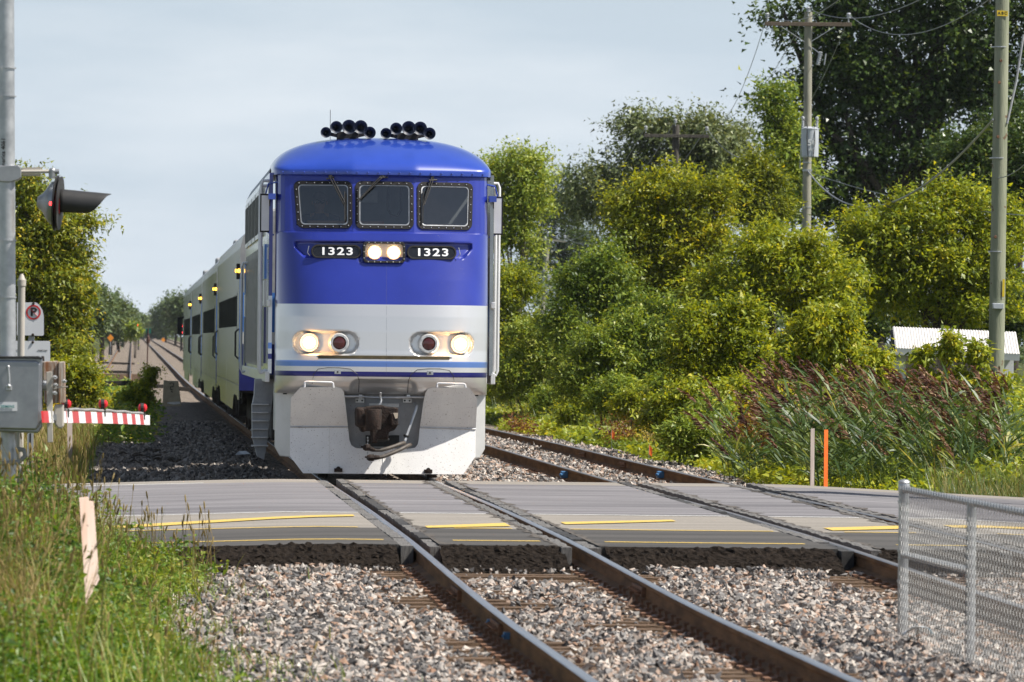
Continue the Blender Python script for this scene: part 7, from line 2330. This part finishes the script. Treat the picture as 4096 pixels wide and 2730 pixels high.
for (rx, Y, tk) in ((3.2175, 85.2, TRK2), (4.7225, 85.8, TRK2), (-.7525, 38.6, TRK1), (-.7525, 40.4, TRK1)):
    z = float(zt(Y)); sc = .7 if Y > 60 else .32
    MB().box((rx - .09 * sc, Y, z - .09), (.15 * sc, .22 * sc, .15 * sc)).lathe((rx - .17 * sc, Y - .11 * sc, z - .09), (-.3, -1, 0), [(-.05, .035 * sc), (.06 * sc, .035 * sc)], 8, cap0=True, cap1=True).build('rail_clamp', M_BLUEP, tk, bevel=.01)
def wire_on_ground(pts, r, mat, label, name='bond_wire'):
    P = [G(px, py, -.2) for px, py in pts]
    P = [Vector((p.x, p.y, float(gz(p.x, p.y)) + .035)) for p in P]
    o = MB().tube(P, r, 6).build(name, mat, None, tuple(P[0]), smooth=True)
    tag(o, label, 'wire', 'rail bond wires')
wire_on_ground([(1758, 2552), (1800, 2558), (1850, 2556), (1900, 2552), (1942, 2543)], .008, M_OWIRE, 'orange wire tied to the shiny left rail, farther of two there')
wire_on_ground([(1823, 2602), (1860, 2612), (1910, 2612), (1950, 2604), (1984, 2596)], .008, M_OWIRE, 'orange wire tied to the shiny left rail, nearer of two there')
wire_on_ground([(1650, 2435), (1680, 2465), (1710, 2480), (1725, 2520), (1760, 2550), (1800, 2580), (1822, 2600)], .010, M_HOSE, 'black cable snaking over the sleepers left of the shiny rail')
wire_on_ground([(2145, 1916), (2180, 1912), (2230, 1906), (2275, 1902)], .016, M_OWIRE, 'orange wires lying beside the blue clamp on the second track')

# ================================================================== utility poles and wires
def pole(label, x0, y0, x1, y1, Y, d0, d1, mat, zbase=None):
    """top and foot given in image points"""
    a_, b_ = V(x0, y0, Y), V(x1, y1, Y)
    zb_ = float(gz(b_.x, Y)) - .2
    t = thing('utility_pole', (b_.x, Y, zb_), label, 'utility pole', 'utility poles along the right side')
    dirv = (b_ - a_) / (b_.z - a_.z)
    foot = b_ + dirv * (zb_ - b_.z)
    MB().tube([foot, foot.lerp(a_, .33), foot.lerp(a_, .66), a_], [d0 / 2, d0 / 2 * .9 + d1 / 2 * .1, (d0 + d1) / 4, d1 / 2], 16).build('pole', mat, t, smooth=True)
    return t
def insul(mb, p, s=1.0, n=3):
    mb.tube([p, p + Vector((0, 0, .16 * s))], .02 * s, 6)
    for k in range(n):
        z = .14 * s + k * .06 * s
        mb.lathe(p + Vector((0, 0, z)), (0, 0, 1), [(0, .055 * s), (.015 * s, .095 * s), (.03 * s, .06 * s), (.055 * s, .055 * s)], 10, cap0=True, cap1=True)
Y1, Y2, Y3, Y4 = 100.0, 182.0, 222.0, 480.0
P1 = pole('greenish wooden pole at the right edge with yellow tags', 2303.5, -20, 2289, 840, Y1, .29, .245, M_GRNPOLE)
P2 = pole('wooden pole with crossarm and grey transformer in front of the poplar', 1857.5, 28, 1853, 560, Y2, .30, .25, M_GREYPOLE)
P3 = pole('dark pole with a dark crossarm before the silvery tree', 1553, 287, 1552, 470, Y3, .34, .28, M_OLDPOLE)
P4 = pole('far grey pole carrying a small transformer, right of the locomotive', 1259, 552, 1252, 640, Y4, .42, .36, M_GREYPOLE)
# tags on the first pole
tg = V(2304, 30, Y1 - .14)
plt = MB().prism([V(x, y, Y1 - .135) for x, y in ((2291, 24), (2316, 26), (2316, 38), (2291, 37))], (0, .01, 0)).build('tag_plate', pm('yellow_tag', (.75, .52, .03), rough=.5), P1)
for i, ch in enumerate('ABC'):
    c = V(2296 + i * 7.6, 31, Y1 - .137)
    text_obj('tag_lettering', ch, .052, M_INK, plt, (c.x, Y1 - .1365, c.z), (1, 0, 0), (0, 0, 1), bold=.04, depth=.001)
MB().prism([V(x, y, Y1 - .145) for x, y in ((2304, 642), (2309, 642), (2308, 682), (2303, 682))], (0, .01, 0)).build('tag_plate', pm('yellow_strip', (.80, .58, .03), rough=.5), P1)
MB().prism([V(x, y, Y1 - .21) for x, y in ((2281, 697), (2307, 698), (2306, 711), (2282, 710))], (0, .12, 0)).build('splice_box', M_TRANSF, P1, bevel=.01)
for (x, y) in ((2300, 140), (2296, 190), (2293, 315), (2287, 545)): MB().lathe(V(x, y, Y1 - .12), (0, -1, 0), [(0, .03), (.02, .025)], 8, cap1=True).build('bolt', M_PLATE, P1)
MB().tube([V(2352, 80, Y1 + .3), V(2335, 190, Y1 + .1), V(2314, 285, Y1 - .1)], .022, 6).build('guy_tube', M_WIRE, P1)
for y in (110, 580, 365): 
    c = V(2298 - y * .014, y, Y1); MB().lathe(c, (0, 0, 1), [(0, .135), (0, .150), (.02, .150), (.02, .135)], 16).build('pole_band', M_STEEL, P1)
# second pole: crossarm, braces, insulators, cutout, transformer
ca, cb = V(1758, 55, Y2 - .16), V(1957, 57, Y2 - .16)
MB().beam(ca, cb, .10, .125).build('crossarm', pm('brown_crossarm', (.10, .075, .055), (.15, .115, .085), scale=5, rough=.9), P2, bevel=.008)
MB().beam(V(1796, 62, Y2 - .22), V(1848, 96, Y2 - .18), .03, .02).beam(V(1918, 62, Y2 - .22), V(1864, 96, Y2 - .18), .03, .02).build('brace', M_STEEL, P2)
tops = []
for (x, y) in ((1763, 50), (1857, 36), (1950, 50)):
    mb = MB(); p = V(x, y, Y2 - .12); insul(mb, p + Vector((0, 0, -.02)), .95); mb.build('insulator', M_PORC, P2); tops.append(p + Vector((0, 0, .22)))
cu = MB()
c0, c1_ = V(1886, 120, Y2 - .35), V(1879, 150, Y2 - .35)
cu.tube([c0, c1_], .05, 8)
for k in range(7): cu.lathe(c0 + (c1_ - c0) * (k / 6.5), (c1_ - c0), [(0, .05), (.015, .085), (.03, .05)], 8)
cu.build('cutout_insulator', M_PORC, P2)
MB().tube([V(1898, 124, Y2 - .4), V(1894, 150, Y2 - .4)], .022, 6).beam(V(1866, 110, Y2 - .2), V(1890, 128, Y2 - .35), .03, .03).build('fuse_tube', M_STEEL, P2)
def transformer(parent, x0, x1, ytop, ybot, Y, label_txt=True):
    a_, b_ = V((x0 + x1) / 2, ytop, Y), V((x0 + x1) / 2, ybot, Y)
    r = (x1 - x0) / 2 * K / PXM(Y)
    t = MB().lathe(b_, (0, 0, 1), [(0, r * .92), (.02, r * .98), ((a_ - b_).z * .93, r), ((a_ - b_).z * .94, r * 1.04), ((a_ - b_).z * .97, r * 1.04), ((a_ - b_).z * .98, r * .98), ((a_ - b_).z * 1.03, r * .6), ((a_ - b_).z * 1.04, .01)], 26, cap0=True).build('transformer', M_TRANSF, parent, smooth=True)
    for s in (-1, 1):
        bp_ = a_ + Vector((s * r * .82, 0, -.02)); mb = MB()
        mb.tube([bp_, bp_ + Vector((0, 0, .30))], .035, 8)
        for k in range(5): mb.lathe(bp_ + Vector((0, 0, .04 + k * .055)), (0, 0, 1), [(0, .035), (.012, .062), (.025, .035)], 10)
        mb.lathe(bp_ + Vector((0, 0, .30)), (0, 0, 1), [(0, .05), (.06, .05), (.08, .02)], 10, cap0=True, cap1=True)
        mb.build('bushing', M_PORC, t)
        MB().tube([bp_ + Vector((0, -.05, .30)), bp_ + Vector((-s * .12, -r * .8, .1)), bp_ + Vector((-s * .1, -r * 1.05, -.35)), bp_ + Vector((-s * .15, -r * 1.03, -1.0))], .014, 5).build('lead', M_BLACK, t)
    if label_txt:
        c = V((x0 + x1) / 2 + 2, ytop + (ybot - ytop) * .52, Y)
        text_obj('rating_lettering', '50', .20, M_STRIPES_W, t, (c.x, Y - r * 1.0 - .005, c.z), (1, 0, 0), (0, 0, 1), bold=.02, depth=.002)
        text_obj('rating_lettering', 'kVA', .085, M_STRIPES_W, t, (c.x, Y - r * 1.0 - .005, c.z - .22), (1, 0, 0), (0, 0, 1), bold=.01, depth=.002)
    return t
transformer(P2, 1841, 1881, 294, 362, Y2 - .42)
MB().tube([V(1842, 300, Y2 - .2), V(1838, 388, Y2 - .2)], .012, 5).beam(V(1844, 392, Y2 - .15), V(1866, 392, Y2 - .15), .05, .07).build('bracket', M_STEEL, P2)
for y in (478, 375): 
    c = V(1854, y, Y2); MB().lathe(c, (0, 0, 1), [(0, .142), (0, .152), (.03, .152), (.03, .142)], 16).build('pole_band', M_STEEL, P2)
# third pole
MB().beam(V(1480, 312, Y3 - .18), V(1629, 314, Y3 - .18), .11, .13).build('crossarm', M_OLDPOLE, P3, bevel=.01)
t3 = []
for (x, y) in ((1484, 306), (1552, 290), (1624, 308)):
    mb = MB(); p = V(x, y, Y3 - .15); insul(mb, p, .9); mb.build('insulator', M_PORC, P3); t3.append(p + Vector((0, 0, .22)))
MB().beam(V(1205, 545, Y4 - .2), V(1300, 556, Y4 - .2), .12, .14).build('crossarm', M_GREYPOLE, P4)
t4 = []
for (x, y) in ((1207, 542), (1259, 545), (1298, 553)):
    mb = MB(); p = V(x, y, Y4 - .2); insul(mb, p, 1.4); mb.build('insulator', M_PORC, P4); t4.append(p + Vector((0, 0, .35)))
transformer(P4, 1247, 1269, 625, 662, Y4 - .5, False)
# wires
def wire(a_, b_, sag, label, r=.011):
    a_, b_ = Vector(a_), Vector(b_)
    pts = [a_.lerp(b_, k / 24) + Vector((0, 0, -sag * 4 * (k / 24) * (1 - k / 24))) for k in range(25)]
    o = MB().tube(pts, r, 5).build('overhead_wire', M_WIRE, None, tuple(a_), smooth=True)
    tag(o, label, 'wire', 'overhead wires')
out_top = [V(1990, -60, 130), V(2200, -50, 120), V(2330, -45, 112)]
wire(tops[0], out_top[0], .55, 'overhead wire leaving the left insulator of the transformer pole upwards')
wire(tops[1], out_top[1], .55, 'overhead wire leaving the pole top insulator of the transformer pole upwards')
wire(tops[2], out_top[2], .85, 'overhead wire leaving the right insulator of the transformer pole upwards')
wire(tops[0], t3[0] + Vector((2.9, 0, .1)), .55, 'overhead wire falling from the crossarm across open sky, left one')
wire(tops[1], t3[1] + Vector((1.8, 0, 0)), .7, 'overhead wire falling from the crossarm across open sky, right one')
wire(tops[2] + Vector((0, 0, -.1)), t3[2], 2.6, 'overhead wire sagging in front of the silvery tree')
for i in range(3):
    wire(t3[i], t4[i], 2.2, ('left', 'middle', 'right')[i] + ' overhead wire from the dark pole to the far transformer pole', .014)
wire(V(1856, 393, Y2 - .2), V(2282, 275, Y1 - .1), 1.35, 'twisted cable sagging from the transformer pole to the greenish pole', .022)
wire(V(1858, 395, Y2 - .2), V(2420, 500, 118), .25, 'thin cable running right and down from the transformer pole', .011)
wire(V(2292, 410, Y1 - .1), V(2420, 290, 92), .2, 'thin service wire from the greenish pole to beyond the right edge', .009)

# ================================================================== roofed shelter behind the reeds
YH = 116.0
def r3(cx, cy, Y): return W(3000 + cx * .5102, 1200 + cy * .5102, Y)
sh = thing('shelter', (r3(1600, 500, YH).x, YH, float(gz(r3(1600, 500, YH).x, YH))), 'small white shelter with a corrugated roof behind saplings', 'shelter')
ra, rb, rc, rd = r3(1118, 210, YH + 1.0), r3(2085, 252, YH + 1.0), r3(2115, 425, YH - .4), r3(1140, 378, YH - .4)
n = 90; vv, ff = [], []
for i in range(n + 1):
    t = i / n; off = Vector((0, -.008, .010)) * (1 if i % 2 else -1)
    a_, b_ = ra.lerp(rb, t) + off, rd.lerp(rc, t) + off
    vv += [a_, b_]
    if i: ff.append((2 * i - 2, 2 * i, 2 * i + 1, 2 * i - 1))
rf = MB().add(vv, ff).build('roof', pm('white_corrugated_sheet', (.62, .60, .57), (.70, .68, .66), scale=3, rough=.5, stretch=(4, 1, .6), spots=(2.2, .66, (.50, .42, .33))), sh)
rf.modifiers.new('thickness', 'SOLIDIFY').thickness = .02
MB().prism([rd, rc, rc + Vector((0, .02, -.14)), rd + Vector((0, .02, -.14))], (0, .04, 0)).build('fascia', M_SIGN, sh)
MB().beam(ra + Vector((0, .1, -.15)), rd + Vector((0, .1, -.15)), .06, .2).build('gable', M_BLACK, sh)
zb_ = float(gz(rc.x, YH)) - .1
for p in (rd.lerp(rc, .06), rd.lerp(rc, .93)):
    MB().bb(p.x - .12, p.x + .12, YH + .0, YH + .1, zb_, p.z - .1).build('wall', pm('flaking_white_wall', (.55, .57, .62), (.66, .67, .70), scale=4, rough=.7, stretch=(3, 1, .5)), sh)
MB().bb(rd.x + .2, rc.x - .3, YH + 1.2, YH + 1.25, zb_, rd.z).build('back_wall', M_OLDPOLE, sh)
# ================================================================== summer haze along the line
def haze():
    m = bpy.data.materials.new('haze_air'); m.use_nodes = True
    nt = m.node_tree; nt.nodes.clear()
    out_ = nt.nodes.new('ShaderNodeOutputMaterial'); pv = nt.nodes.new('ShaderNodeVolumePrincipled')
    pv.inputs['Color'].default_value = (.86, .92, 1.0, 1); pv.inputs['Density'].default_value = .00006; pv.inputs['Anisotropy'].default_value = .35
    nt.links.new(pv.outputs['Volume'], out_.inputs['Volume'])
    o = MB().bb(-1550, 1550, -60, 1750, -4, 32).build('haze', m)
    tag(o, kind='stuff')
haze()
